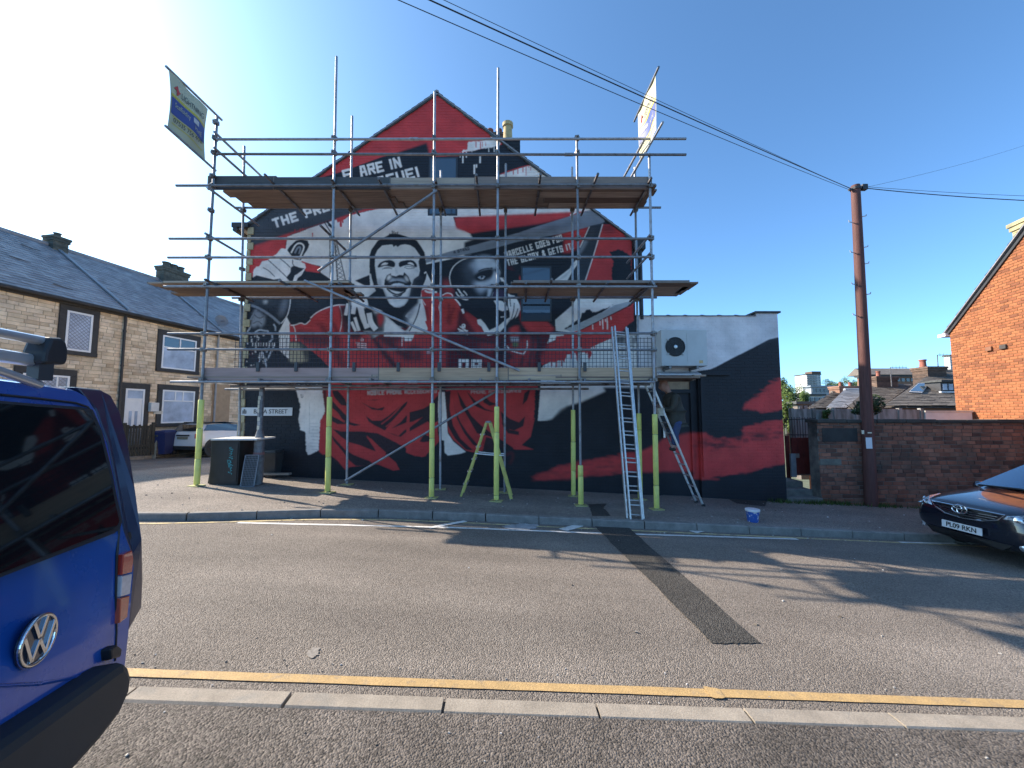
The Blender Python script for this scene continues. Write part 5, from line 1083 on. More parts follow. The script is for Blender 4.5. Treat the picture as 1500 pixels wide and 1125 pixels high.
mb = MB(); mb.obox(RG.pos(p[0] - .08, q[1] - .3, -.04), (.07, 0, 0), (0, 0, p[1] - q[1] + .35), (0, .08, 0)); mb.obox(RG.pos(p[0], p[1] - .1, .032), (q[0] + .15 - p[0], 0, 0), (0, 0, .07), (0, -.02, 0)); mb.build('gate_frame', red_m, rg)
MB().obox(RG.pos(p[0] + .03, p[1] - .55, .034), (.16, 0, 0), (0, 0, .12), (0, -.006, 0)).build('notice', M('notice', (.3, .25, .22), .6, var=.2, scale=40), rg)
MB().obox(RG.pos(p[0] - .2, q[1] - .05, .2), (.14, 0, 0), (0, 0, .62), (0, -.05, 0)).build('meter_post', M('grey post', (.25, .26, .28), .5, var=.2), rg)
rl = thing('railing', 'black metal railing above the dark red gate', 'railing', RG.pos(p[0] + .5, p[1], -.6))
RR = PL((0, 11.4), (1, 0)); a, b = RR.hit(1148, 612), RR.hit(1196, 640); mb = MB()
mb.tube(RR.pos(a[0], a[1] - .06), RR.pos(b[0], a[1] - .02), .014, 6); mb.tube(RR.pos(a[0], b[1] + .06), RR.pos(b[0], b[1] + .06), .014, 6); mb.build('rail', black_m, rl)
for k in range(13): u = a[0] + (b[0] - a[0]) * k / 12; MB().tube(RR.pos(u, b[1] - .6), RR.pos(u, a[1] + .02), .009, 5).build('bar', black_m, rl)
# telegraph pole
pb = ground(1276, 741); pt = at(1253, 272, pb.y)
pole = thing('telegraph_pole', 'tall reddish wooden telegraph pole with climbing steps before the dark brick wall', 'telegraph pole', pb)
wood_p = M('creosoted pole', (.105, .042, .036), .8, var=.3, scale=4, stretch=(8, 8, .5), bump=.4, bscale=6, c2=(.05, .025, .022), c2scale=1.2, c2lo=.5, c2hi=.8)
tp = Vector((pt.x, pb.y, pt.z)); MB().tube(pb + Vector((0, 0, -.3)), tp, .135, 16, r2=.098).build('shaft', wood_p, pole, smooth=50)
bolt_m = M('galvanised bolt', (.5, .5, .5), .4, .6, var=.1)
for i, py in enumerate((321, 330, 368, 376, 393, 424, 439, 470)):
    f = (py - 272) / (741 - 272); c = tp.lerp(pb, f); r_ = .098 + .037 * f; s = 1 if i % 2 == 0 else -1
    mb = MB(); mb.tube(c + Vector((s * r_ * .6, 0, 0)), c + Vector((s * (r_ + .12), -.02, .03)), .012, 6); mb.tube(c + Vector((s * (r_ + .12), -.02, .03)), c + Vector((s * (r_ + .13), -.02, .07)), .012, 6); mb.build('step_bolt', bolt_m, pole)
mb = MB(); mb.tube(tp + Vector((0, 0, -.12)), tp + Vector((0, 0, -.06)), .115, 12); mb.tube(tp + Vector((-.12, -.02, -.1)), tp + Vector((.2, -.02, -.1)), .018, 6); mb.box(tp + Vector((.2, -.02, -.06)), (.13, .1, .14)); mb.box(tp + Vector((-.16, -.02, -.12)), (.08, .05, .05)); mb.build('cable_bracket', black_m, pole)
mb = MB(); c = at(1273, 649, pb.y - .14); mb.box(c, (.15, .006, .27)); mb.build('notice', M('paper notice', (.62, .64, .68), .6, var=.06, scale=30), pole)
mb = MB(); mb.box(at(1264, 633, pb.y - .135), (.06, .006, .09)); mb.box(at(1274, 634, pb.y - .142), (.1, .006, .03)); mb.build('tag', M('paper tag', (.6, .55, .42), .6, var=.1), pole)
# overhead cables
cab = M('cable black', (.02, .02, .022), .5, var=0)
def cable(label, a, b, sag, r, name='overhead_cable'):
    P_ = []; a, b = Vector(a), Vector(b)
    for i in range(25): f = i / 24; P_.append(a.lerp(b, f) - Vector((0, 0, 4 * sag * f * (1 - f))))
    tag(MB().path(P_, r, 5).build(name, cab), label, 'cable', 'overhead cables at the pole top')
T0 = tp + Vector((-.12, 0, -.08)); T9 = tp + Vector((.2, 0, -.06))
cable('thick overhead cable rising left from the pole top, upper of the pair', T0, at(590, -18, 4.2), .03, .009)
cable('thin overhead cable rising left from the pole top, lower of the pair', T0 + Vector((0, 0, -.05)), at(556, -12, 4.2), .05, .0055)
cable('thin twin strand running close beside the thick left-hand cable', T0 + Vector((0, .03, .02)), at(612, -18, 4.25), .02, .004)
cable('thick level overhead cable leaving the pole top to the right', T9, at(1530, 295, 8.8), .04, .011)
cable('thin level overhead cable just above the thick one right of the pole', T9 + Vector((0, 0, .04)), at(1530, 288, 9.0), .03, .005)
cable('faint thin overhead cable climbing right from the pole to the sky', T9, at(1530, 203, 14), .1, .004)
for k, (p_, q_, lab) in enumerate((((0, 335), (240, 403), 'faint upper wire stretched behind the terrace chimneys'), ((0, 348), (245, 414), 'faint lower wire stretched behind the terrace chimneys'))):
    tag(MB().path([at(p_[0] - 60, p_[1] - 16, 24), at(q_[0] + 40, q_[1] + 10, 30)], .009, 4).build('overhead_wire', cab), lab, 'cable', 'wires behind the terrace')
# orange brick house
OH = PL((14.2, 12.35), (-.24, -.97)); oh = OH.hit
oranges = M('orange brick', (.44, .17, .06), .9, var=.18, scale=3, tints=[(.165, .055, .025), (.27, .09, .035), (.31, .112, .043), (.29, .102, .038), (.23, .075, .03)], bump=.4, bscale=40)
town_brick0 = M('plain orange brick', (.28, .105, .04), .9, var=.2, scale=6, bump=.3)
o_mortar = M('sandy mortar', (.27, .155, .08), .95, var=.2, scale=6)
gh = thing('orange_brick_house', 'sunlit orange brick house end with sloping verge and a buff chimney', 'house', OH.pos(2, gz(14, 11)))
v0 = oh(1391, 487); v1 = oh(1482, 366); sl = (v1[1] - v0[1]) / (v1[0] - v0[0]); uT = v1[0] + .55; zT = v1[1] + .55 * sl
opoly = [(v0[0], -2), (uT * 2 - v0[0], -2), (uT * 2 - v0[0], v0[1]), (uT, zT), (v0[0], v0[1])]
backing(gh, OH, opoly, o_mortar, .3)
masonry(gh, OH, opoly, [], .0765, .228, .011, .012, oranges, 300, 'brick', 'brickwork', score=lambda a, b, c, d: -abs((a + b) / 2 - 1.2) - abs((c + d) / 2 - 3.0) * .9, seed=51, irr=.003)
D9 = -OH.N * 8
uE = opoly[1][0]
for ua, sg in ((v0[0], 1), (uE, -1)): MB().obox(OH.pos(ua, -2, -.302), OH.U * (.28 * sg), Vector((0, 0, v0[1] + 1.9)), -OH.N * 7.6).build('side_wall', town_brick0, gh)
MB().prism([OH.pos(u, z, -7.95) for u, z in opoly], OH.N * .03).build('rear_wall', town_brick0, gh)
def oroof(ua, za, ub, zb, seed):
    a, b = OH.pos(ua, za, .1), OH.pos(ub, zb, .1); up = Vector((0, 0, .06)); MB().prism([a, b, b - up * .6, a - up * .6], D9).build('roof', slate_m, gh)
    slates(gh, a, a + D9, b, b + D9, slate_m, .3, .22, seed=seed, name='slates')
oroof(v0[0] - .12, v0[1] - .12 * sl + .1, uT, zT + .1, 52); oroof(opoly[1][0] + .12, v0[1] - .12 * sl + .1, uT, zT + .1, 53)
MB().prism([OH.pos(v0[0] - .05, v0[1] - .02, .0), OH.pos(uT, zT - .0, .0), OH.pos(uT, zT - .09, .0), OH.pos(v0[0] - .05, v0[1] - .11, .0)], OH.N * .05).build('verge', timber_dark, gh)
MB().obox(OH.pos(v0[0] - .3, v0[1] - .12, .12), OH.U * .3, Vector((0, 0, .1)), D9).build('gutter', white_pvc, gh)
cc = OH.pos(uT + .1, 0, -.4); zc = OH.hit(1495, 318)[1]
chimney(gh, cc, 1.3, .7, zT - 1.2, zc - .05, M('buff brick stack', (.42, .36, .2), .9, var=.25, scale=8, c2=(.2, .19, .12), c2scale=4), pot_red, pots=(-.3, .3), rotU=OH.U)
for (px, py) in ((1451, 511), (1472, 508)):
    u_, z_ = oh(px, py); mb = MB(); mb.obox(OH.pos(u_ - .09, z_ - .06, .013), OH.U * .18, Vector((0, 0, .12)), OH.N * .05); mb.build('air_brick' if px < 1460 else 'flue_terminal', M('vent %d' % px, (.2, .09, .05) if px < 1460 else (.06, .05, .045), .8), gh, bevel=.01)
# concrete panel fence with a white part
cf = thing('concrete_fence', 'grey concrete panel fence behind the dark brick wall, with a shrub growing over it', 'fence', at(1260, 612, 11.8))
CF = PL((0, 11.8), (1, 0)); conc = M('grey concrete panel', (.30, .295, .28), .9, var=.25, scale=3, stretch=(3, 3, .6), c2=(.13, .125, .11), c2scale=2)
p, q = CF.hit(1160, 599), CF.hit(1351, 612); nP = 6
for k in range(nP): a = p[0] + (q[0] - p[0]) * k / nP; MB().obox(CF.pos(a + .012, p[1] - 2, 0), ((q[0] - p[0]) / nP - .024, 0, 0), (0, 0, 2 - .02 * (k % 2)), (0, .06, 0)).build('panel', conc, cf)
for k in range(nP + 1): a = p[0] + (q[0] - p[0]) * k / nP; MB().obox(CF.pos(a - .05, p[1] - 2, .02), (.1, 0, 0), (0, 0, 2.02), (0, .1, 0)).build('post', conc, cf)
wf = thing('white_garden_wall', 'short white painted garden wall between the concrete fence and the orange house', 'wall', at(1385, 612, 11.6))
p, q = CF.hit(1353, 604), CF.hit(1421, 606); MB().obox(CF.pos(p[0], p[1] - 2, .05), (q[0] - p[0], 0, 0), (0, 0, 2), (0, .2, 0)).build('wall', M('white render', (.72, .71, .68), .8, var=.08), wf)
MB().obox(CF.pos(p[0] - .02, p[1] + .003, .07), (q[0] - p[0] + .04, 0, 0), (0, 0, .05), (0, .24, 0)).build('coping', M('cream coping', (.6, .57, .5), .8), wf)

# ------------------------------------------------------------------ foliage
def leaf_mat(name, a, b, c):
    m = M(name, a, .6, var=.2, scale=3, tints=[a, b, c], spec=.3); P = m.node_tree.nodes['Principled BSDF']; P.inputs['Transmission Weight'].default_value = 0; return m
def crown(c, rx, ry, rzz, n, size, mat, parent, seed, name='crown', clumps=9):
    r = random.Random(seed); cl = []
    for _ in range(clumps):
        d = Vector((r.gauss(0, 1), r.gauss(0, 1), r.gauss(0, 1))).normalized() * (r.random() ** .4) * .72; cl.append((d, r.uniform(.28, .5)))
    mb = MB()
    for i in range(n):
        d, rr = r.choice(cl); v = Vector((r.gauss(0, 1), r.gauss(0, 1), r.gauss(0, 1))).normalized() * rr * (r.random() ** .35); p = d + v
        p = Vector(c) + Vector((p.x * rx, p.y * ry, p.z * rzz)); s = size * r.uniform(.6, 1.4)
        a = Vector((r.gauss(0, 1), r.gauss(0, 1), r.gauss(0, .7))).normalized(); b = a.orthogonal().normalized() * s * .5
        a = a * s; mb.add([p - a * .5, p + b * .5, p + a * .5, p - b * .5], [(0, 1, 2, 3)], 0, r.random())
    return mb.build(name, mat, parent, recalc=False)
lf_mid = leaf_mat('mid green leaves', (.035, .06, .015), (.06, .10, .022), (.09, .13, .03))
lf_lt = leaf_mat('light green leaves', (.05, .085, .018), (.09, .14, .03), (.13, .18, .045))
lf_dk = leaf_mat('dark green leaves', (.02, .035, .012), (.035, .055, .016), (.05, .08, .02))
bark = M('bark', (.06, .045, .035), .9, var=.3)
def tree(px, ytop, ybot, wpx_, Y, mat, label, seed, n=2600):
    t, b = at(px, ytop, Y), at(px, ybot, Y); h = t.z - b.z; wd = wpx_ / FPX * Y; base = Vector((t.x, Y, b.z - h * .5))
    o = thing('tree', label, 'tree', base, 'trees of the town beyond')
    mb = MB(); mb.tube(base, Vector((t.x, Y, b.z + h * .55)), h * .05, 8, r2=h * .02)
    for k in range(4): a = k * 1.6 + seed; mb.tube(Vector((t.x, Y, b.z + h * (.1 + .1 * k))), Vector((t.x + math.cos(a) * wd * .3, Y + math.sin(a) * wd * .3, b.z + h * (.4 + .12 * k))), h * .02, 5, r2=h * .008)
    mb.build('trunk', bark, o)
    crown(Vector((t.x, Y, (t.z + b.z) / 2)), wd / 2 * 1.15, wd / 2, h / 2 * 1.15, n, max(wd, h) * .055, mat, o, seed)
for k, a in enumerate(((1160, 556, 600, 34, 45, lf_lt, 'bushy light green tree beside the mural extension, in front of the tower block'), (1148, 548, 590, 22, 60, lf_mid, 'mid green tree half hidden by the extension corner'), (1176, 574, 604, 20, 38, lf_lt, 'low pale green tree below the white flat-roofed building'), (1152, 583, 640, 14, 26, lf_lt, 'low pale bush beside the extension corner above the railing'),
        (1230, 552, 575, 26, 120, lf_mid, 'round green tree on the skyline left of the telegraph pole'), (1213, 554, 572, 18, 130, lf_dk, 'small dark green tree on the skyline right of the tower block'), (1247, 550, 572, 22, 125, lf_lt, 'pale green tree on the skyline touching the telegraph pole'))): tree(*a, seed=60 + k)
wood = MB(); r = random.Random(77)
for _ in range(5200):
    x = r.uniform(60, 330); y = r.uniform(190, 330); z = far_z(x, y) + r.random() ** .7 * 9; s = r.uniform(1.2, 2.8)
    a = Vector((r.gauss(0, 1), r.gauss(0, 1), r.gauss(0, 1))).normalized() * s; b = a.orthogonal().normalized() * s * .7; p = Vector((x, y, z)); wood.add([p - a * .5, p + b * .5, p + a * .5, p - b * .5], [(0, 1, 2, 3)], 0, r.random())
tag(wood.build('woodland', lf_mid, recalc=False), 'far band of green woodland along the hilltop skyline', 'woodland', kind='stuff')
sh = thing('shrub', 'dark green shrub on top of the brick wall around the telegraph pole', 'shrub', at(1268, 612, 10.6))
crown(at(1270, 596, 10.6), .52, .35, .30, 1300, .085, lf_dk, sh, 81, name='foliage'); mb = MB()
for k in range(9): a = at(1268, 614, 10.6); mb.tube(a, a + Vector((rng.uniform(-.5, .5), rng.uniform(-.2, .2), rng.uniform(.15, .5))), .008, 4)
mb.build('stem', bark, sh)
sh = thing('ivy_clump', 'small green ivy clump hanging on the concrete fence left of the telegraph pole', 'shrub', at(1208, 605, 11.7)); crown(at(1208, 606, 11.7), .17, .12, .24, 420, .07, lf_mid, sh, 82, name='foliage')
grass = MB(); r = random.Random(5)
for _ in range(2600):
    x = r.uniform(7.2, 12.5) if r.random() < .85 else r.uniform(6.2, 7.2); y = 9.72 - abs(r.gauss(0, .12)); 
    if x < 7.3: y -= .15
    dens = .5 + .5 * math.sin(x * 3.1) * math.sin(x * 1.3 + 1)
    if r.random() > dens: continue
    z = gz(x, y); h = r.uniform(.03, .13); a = r.random() * 6.28; dx, dy = math.cos(a) * .012, math.sin(a) * .012
    grass.add([(x - dx, y - dy, z - .01), (x + dx, y + dy, z - .01), (x + r.uniform(-.05, .05), y + r.uniform(-.06, .04), z + h)], [(0, 1, 2)], 0, r.random())
tag(grass.build('weeds', lf_mid, recalc=False), 'green weeds and moss growing along the foot of the brick wall', 'weeds', kind='stuff')

# ------------------------------------------------------------------ roofs and buildings of the town below
tile_m = M('brown roof tile', (.16, .12, .10), .85, var=.2, scale=1, tints=[(.10, .088, .078), (.145, .125, .108), (.17, .148, .128)])
grey_tile = M('pale grey roof tile', (.30, .31, .33), .6, var=.15, scale=1, tints=[(.24, .25, .27), (.32, .33, .35)])
town_brick = M('town brick', (.22, .12, .085), .9, var=.2, scale=3, tints=[(.15, .08, .055), (.25, .14, .095)])
def roof_house(label, el, er, rr, rl, Ye, Yr, rm, wm, name='house', wall=True, seed=1, sz=(.34, .30)):
    """a pitched roof from eave line to ridge line, its rear slope, gables and walls down to the ground"""
    a, b = at(*el, Ye), at(*er, Ye); c, d = at(*rr, Yr), at(*rl, Yr); zE = (a.z + b.z) / 2; a.z = b.z = zE; zR = (c.z + d.z) / 2; c.z = d.z = zR
    base = Vector(((a.x + b.x) / 2, Ye, zE - 5)); o = thing('house', label, 'house', base, 'houses of the town beyond')
    dy = Vector((c.x - b.x, (Yr - Ye), 0)); a2, b2 = d + Vector((d.x - a.x, Yr - Ye, zE - zR)), c + Vector((c.x - b.x, Yr - Ye, zE - zR))
    slates(o, a, b, d, c, rm, *sz, th=.02, seed=seed, name='tiles'); t = Vector((0, 0, -.08))
    mb = MB(); mb.add([a + t, b + t, c + t, d + t, a2 + t, b2 + t], [(0, 1, 2, 3), (3, 2, 5, 4)]); mb.build('roof', rm, o, recalc=False)
    mb = MB(); g = Vector((0, 0, -5)); s = Vector((0, .12, -.1)); mb.add([a + s, b + s, b + s + g, a + s + g], [(0, 1, 2, 3)]); mb.add([a + s, d + t, a2 + t, a2 + g, a + s + g], [(0, 1, 2, 3, 4)]); mb.add([b + s, c + t, b2 + t, b2 + g, b + s + g], [(0, 1, 2, 3, 4)]); mb.build('wall', wm, o)
    MB().tube(d, c, .12, 6).build('ridge_tile', rm, o); return o, (a, b, c, d)
def on_roof(q, px, py, off=.05):
    a, b, c, d = q; n = (b - a).cross(d - a).normalized(); n = n if n.z > 0 else -n; f = ray(px, py); t = (a + n * off - EYE).dot(n) / f.dot(n); return EYE + f * t, n
h1, q1 = roof_house('brown-tiled house with a skylight and dormer window beside the orange brick house', (1295, 598), (1420, 591), (1420, 541), (1368, 547), 17, 21.5, tile_m, town_brick, seed=91)
P4 = [on_roof(q1, *p)[0] for p in ((1333, 574), (1350, 575), (1360, 563), (1345, 563))]; nn = on_roof(q1, 1340, 570)[1]
MB().prism(P4, nn * .06).build('skylight', sky_glass, h1)
MB().prism([p + (p - (P4[0] + P4[2]) / 2) * .14 for p in P4], nn * .04).build('skylight_frame', frame_lt, h1)
c = on_roof(q1, 1388, 573)[0]; mb = MB(); wd_ = 26 / FPX * c.y; hh = 15 / FPX * c.y
mb.obox(c + Vector((-wd_ / 2, -.1, -.05)), (wd_ + .5, 0, 0), (0, .7, 0), (0, 0, hh)); mb.build('dormer', timber_dark, h1); mb = MB()
for k in range(4): mb.obox(c + Vector((-wd_ / 2 + .08 + k * .28, -.13, .05)), (.21, 0, 0), (0, .025, 0), (0, 0, hh - .2)); 
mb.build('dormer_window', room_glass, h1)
MB().obox(c + Vector((-wd_ / 2 - .1, -.25, hh - .05)), (wd_ + .7, 0, 0), (0, .9, 0), (0, 0, .07)).build('dormer_roof', verge_m, h1)
MB().obox(c + Vector((-wd_ / 2 - .1, -.2, -.08)), (wd_ + .4, 0, 0), (0, .1, 0), (0, 0, .06)).build('dormer_sill', white_pvc, h1)
c = at(1361, 548, 21); chimney(h1, (c.x, 21, 0), 1.0, .8, c.z - 1.3, at(1361, 538, 21).z, soot_brick, pot_red, pots=(-.3,), ph=.42, pr=.16)
h2, q2 = roof_house('brown-tiled house with a sooty chimney just right of the telegraph pole', (1240, 598), (1291, 596), (1333, 560), (1276, 571), 19, 24, tile_m, town_brick, seed=92)
c = at(1290, 566, 24); chimney(h2, (c.x, 24, 0), 1.3, .9, c.z - .8, at(1290, 552, 24).z, soot_brick, pot_red, pots=(-.1,), ph=.35)
h3, q3 = roof_house('pale grey-roofed house just left of the telegraph pole', (1210, 598), (1262, 597), (1264, 569), (1237, 573), 21, 27, grey_tile, town_brick, seed=93)
h4, q4 = roof_house('brown-roofed house left of the pale grey roof, with a brick chimney', (1182, 598), (1212, 598), (1240, 573), (1218, 577), 21.5, 28, tile_m, town_brick, seed=94)
c = at(1238, 578, 28); chimney(h4, (c.x, 28, 0), 1.55, .9, c.z - .6, at(1238, 566, 28).z, town_brick, pot_red, pots=(-.3, .4), ph=.3)
win_far = M('far window', (.10, .12, .14), .2, var=0)
def slab_block(label, px0, px1, ytop, ybot, Y, wm, rows, cols, name='building', depth=12, roofm=None, balc=None, group='large buildings of the town'):
    a, b = at(px0, ytop, Y), at(px1, ybot, Y); zt, zb_ = a.z, b.z; o = thing(name, label, 'building', Vector(((a.x + b.x) / 2, Y, zb_)), group); wd = b.x - a.x
    MB().obox((a.x, Y, zb_ - 6), (wd, 0, 0), (0, depth, 0), (0, 0, zt - zb_ + 6)).build('wall', wm, o)
    ch, cw = (zt - zb_) / rows, wd / cols; wm_ = MB().obox((-cw * .32, -.12, -ch * .26), (cw * .64, 0, 0), (0, .2, 0), (0, 0, ch * .52)).mesh('window', win_far)
    for i in range(rows):
        for j in range(cols):
            w_ = bpy.data.objects.new('window', wm_); put(w_, o); w_.matrix_basis = Matrix.Translation((a.x + (j + .5) * cw, Y, zb_ + (i + .5) * ch))
        if balc: MB().obox((a.x - .2, Y - .9, zb_ + i * ch), (wd * .7, 0, 0), (0, .88, 0), (0, 0, ch * .33)).build('balcony', balc, o)
    MB().obox((a.x - .3, Y - .3, zt + .01), (wd + .6, 0, 0), (0, depth + .6, 0), (0, 0, (zt - zb_) * .05 + .2)).build('roof', roofm or verge_m, o); return o, a, b
conc_w = M('pale concrete block', (.55, .54, .52), .8, var=.1, scale=.3)
tb, a, b = slab_block('pale multi-storey tower block with balconies on the wooded hill', 1181, 1203, 549, 566, 210, conc_w, 7, 5, depth=8.5, balc=M('balcony grey', (.35, .36, .38), .8))
MB().obox(((a.x + b.x) / 2, 211, a.z), (5, 0, 0), (0, 5, 0), (0, 0, 2)).build('lift_housing', soot_brick, tb)
slab_block('tall white block rising beside the eaves of the orange brick house', 1391, 1402, 522, 548, 120, M('white block', (.55, .55, .55), .8, var=.05), 7, 3, depth=1.6)
fb, a, b = slab_block('long low brick building with a brown roof on the skyline right of the pole', 1270, 1347, 552, 561, 75, town_brick, 1, 11, depth=2.2)
mb = MB(); mb.prism([(a.x - .5, 74.5, a.z + .4), (a.x - .5, 79, a.z + .4), (a.x - .5, 77, a.z + 1.9)], (b.x - a.x + 1, 0, 0)); mb.build('pitched_roof', tile_m, fb)
slab_block('low white flat-roofed building below the tower block', 1172, 1205, 580, 591, 48, M('white flat building', (.55, .55, .55), .8, var=.1), 1, 5, depth=1.2)
slab_block('long blue-grey roofed shed below the tower block', 1188, 1224, 567, 577, 70, M('blue grey sheet', (.26, .29, .33), .6, var=.1), 1, 6, depth=2.0, roofm=M('shed roof', (.22, .25, .29), .6))
slab_block('low brown house row beside the railing at the extension corner', 1168, 1190, 592, 601, 34, tile_m, 1, 3, depth=.6)
for (px, py, Y) in ((1373, 520, 22), (1304, 538, 23)):
    o = thing('aerial', 'thin television aerial above the %s' % ('brown-tiled house beside the orange house' if px > 1350 else 'house right of the telegraph pole'), 'aerial', at(px, py + 18, Y)); mb = MB(); p = at(px, py, Y); mb.tube(at(px + 2, py + 28, Y), p, .025, 5); mb.tube(p, p + Vector((1.3 if px > 1350 else 1.0, 0, .0)), .018, 5)
    for k in range(5): mb.tube(p + Vector((.15 + k * .2, 0, -.12)), p + Vector((.15 + k * .2, 0, .12)), .01, 4)
    mb.build('mast', steel_d, o)
# ------------------------------------------------------------------ scaffolding
FY, BY = 7.85, 8.80; TR = .0265
sf = lambda px, py: at(px, py, FY); sb = lambda px, py: at(px, py, BY)
scaf = thing('scaffolding', 'tube scaffolding with three board decks and yellow foam sleeves in front of the mural', 'scaffolding', Vector((-1.6, 8.3, gz(-1.6, 8.3))))
cl_mesh = MB().box((0, 0, 0), (.085, .10, .075)).tube((-.055, -.02, 0), (.055, -.02, 0), .022, 6).tube((0, -.075, .0), (0, .02, 0), .016, 6).mesh('coupler', coupler_m)
def coupler(p, parent):
    o = bpy.data.objects.new('coupler', cl_mesh); put(o, parent)
    o.matrix_basis = Matrix.Translation(p) @ Matrix.Rotation(rng.uniform(-.3, .3), 4, 'Z') @ Matrix.Rotation(rng.choice((0, 1.57)) + rng.uniform(-.1, .1), 4, 'Y')
bp_m = M('base plate', (.40, .38, .16), .7, var=.3, scale=10)
def standard(xf, top, sleeve=None, Y=FY, lv=(), dx=0.0, seams=(.22, .62)):
    b = ground(*xf); x = b.x * (Y / b.y) if False else at(xf[0], xf[1], Y).x; zb = gz(x, Y); t = at(*top, Y); bot = Vector((x, Y, zb)); tp_ = Vector((t.x, Y, t.z)); mb = MB(); d = tp_ - bot
    n = max(1, int(d.length / 4)); mb.tube(bot, tp_, TR, 10)
    for k in range(1, n): q = bot.lerp(tp_, k / n + .03); mb.tube(q, q + d.normalized() * .12, TR + .007, 10)
    s = mb.build('standard', steel, scaf, smooth=50); MB().box(bot + Vector((0, 0, .008)), (.24, .2, .016), rot=Matrix.Rotation(rng.uniform(-.3, .3), 3, 'Z')).build('base_plate', bp_m, s, bevel=.004)
    if sleeve:
        zt = at(xf[0], sleeve, Y).z; f = (zt - zb) / d.z; e = bot + d * f; mb = MB(); k0 = bot + Vector((0, 0, .03)); cuts = [0] + list(seams) + [1]
        for i, (a, c) in enumerate(zip(cuts, cuts[1:])):
            p, q = k0.lerp(e, a), k0.lerp(e, c); g = (q - p).normalized() * .006; rr = .052 + rng.uniform(-.002, .002); mb.lathe([(rr - .006, 0), (rr, .008), (rr, (q - p).length - .016), (rr - .006, (q - p).length - .008)], p, d, n=14)
        mb.build('sleeve', sleeve_m, s, smooth=40)
    for z in lv: coupler(bot + d * ((z - zb) / d.z) + Vector((0, -.02 if Y == FY else .0, 0)), s)
    return s
ZD = (2.42, 4.37, 6.53)
LV = (ZD[0], 3.04, 3.37, ZD[1], 4.98, 5.39, ZD[2], 7.27, 7.6)
standard((288, 712), (318, 170), 585, lv=LV + (6.75, 7.95, 6.0), seams=(.3, .66)); standard((480, 720), (493, 83), 581, lv=LV, seams=(.36, .68)); standard((632, 733), (637, 135), 590, lv=LV, seams=(.2, .62)); standard((727, 737), (730, 100), 595, lv=LV, seams=(.05, .72))
standard((851, 740), (845, 206), 681, lv=LV, seams=(.72,)); standard((962, 747), (951, 225), 606, lv=LV[:-2], seams=(.24, .78))
standard((349, 702), (358, 214), None, BY, lv=(ZD[0], ZD[1], ZD[2], 5.1)); standard((508, 708), (516, 170), None, BY, lv=ZD); standard((645, 716), (646, 250), None, BY, lv=ZD); standard((739, 719), (741, 240), None, BY, lv=ZD); standard((840, 725), (838, 245), 600, BY, lv=ZD, seams=(.28, .62)); standard((938, 733), (930, 245), 605, BY, lv=ZD, seams=(.8,))
def tube_(name, p, q, m=steel, r=TR, joint=None):
    mb = MB().tube(p, q, r, 10); p, q = Vector(p), Vector(q)
    if joint: c = p.lerp(q, joint); d = (q - p).normalized() * .09; mb.tube(c - d, c + d, r + .008, 10)
    return mb.build(name, m, scaf, smooth=50)
def hor(name, px0, px1, z, Y, m=steel, joint=None):
    yo = Y - .052 if Y == FY else Y + .052
    a = at(px0, 600, Y).x; b = at(px1, 600, Y).x
    # convert at the tube's own height
    za = z; s = (yo) ; ra, rb = ray(px0, 0), ray(px1, 0)
    def xat(px):
        a_ = (px - 750) / FPX; zz = (z - EYE.z); depth = CP * yo + SP * zz; return a_ * depth
    return tube_(name, (xat(px0), yo, z + rng.uniform(-.012, .012)), (xat(px1), yo, z + rng.uniform(-.012, .012)), m, joint=joint)
zf = lambda py: at(750, py, FY - .05).z; zk = lambda py: at(750, py, BY + .05).z
hor('guard_rail', 318, 1005, zf(204), FY, joint=.42); hor('guard_rail', 318, 1005, zf(226), FY, joint=.75)
hor('ledger', 258, 960, zf(271.5), FY, joint=.44); hor('ledger', 343, 968, zk(304), BY, joint=.62)
hor('guard_rail', 248, 956, zf(349.5), FY, joint=.4); hor('guard_rail', 246, 956, zf(377), FY, joint=.38)
hor('ledger', 240, 962, zf(420.5), FY, joint=.55); hor('ledger', 340, 962, zk(436.5), BY, joint=.48)
hor('guard_rail', 246, 962, zf(488.5), FY, joint=.6); hor('guard_rail', 246, 962, zf(512), FY, joint=.46)
hor('ledger', 250, 959, zf(559), FY, joint=.5); hor('ledger', 330, 862, zk(569.5), BY, joint=.7)
tube_('ledger', at(338, 566, FY + .25), at(952, 563, FY + .3), steel_d)
# end guard rails and side tubes
for (px, py), Lh in (((316, 199), 1.55), ((316, 222), 1.5)): p = sf(px, py); tube_('end_rail', p + Vector((.06, -.12, 0)), p + Vector((.06, Lh + .25, 0)))
p = sf(308, 280); tube_('end_rail', p + Vector((.05, -.15, 0)), p + Vector((.05, 1.5, 0))); 
p = sf(302, 345); tube_('end_rail', p + Vector((.06, -.1, 0)), p + Vector((.06, 1.2, 0)))
for py in (205, 226): p = sf(948, py); tube_('end_rail', p + Vector((-.06, -.05, 0)), p + Vector((-.12, 1.6, .02)))
for py in (348, 375): p = sf(953, py); tube_('end_rail', p + Vector((-.03, -.1, .03)), p + Vector((-.06, 1.45, .03)))
p = sf(957, 417); tube_('end_rail', p + Vector((-.03, -.1, 0)), p + Vector((-.03, 1.6, 0)))
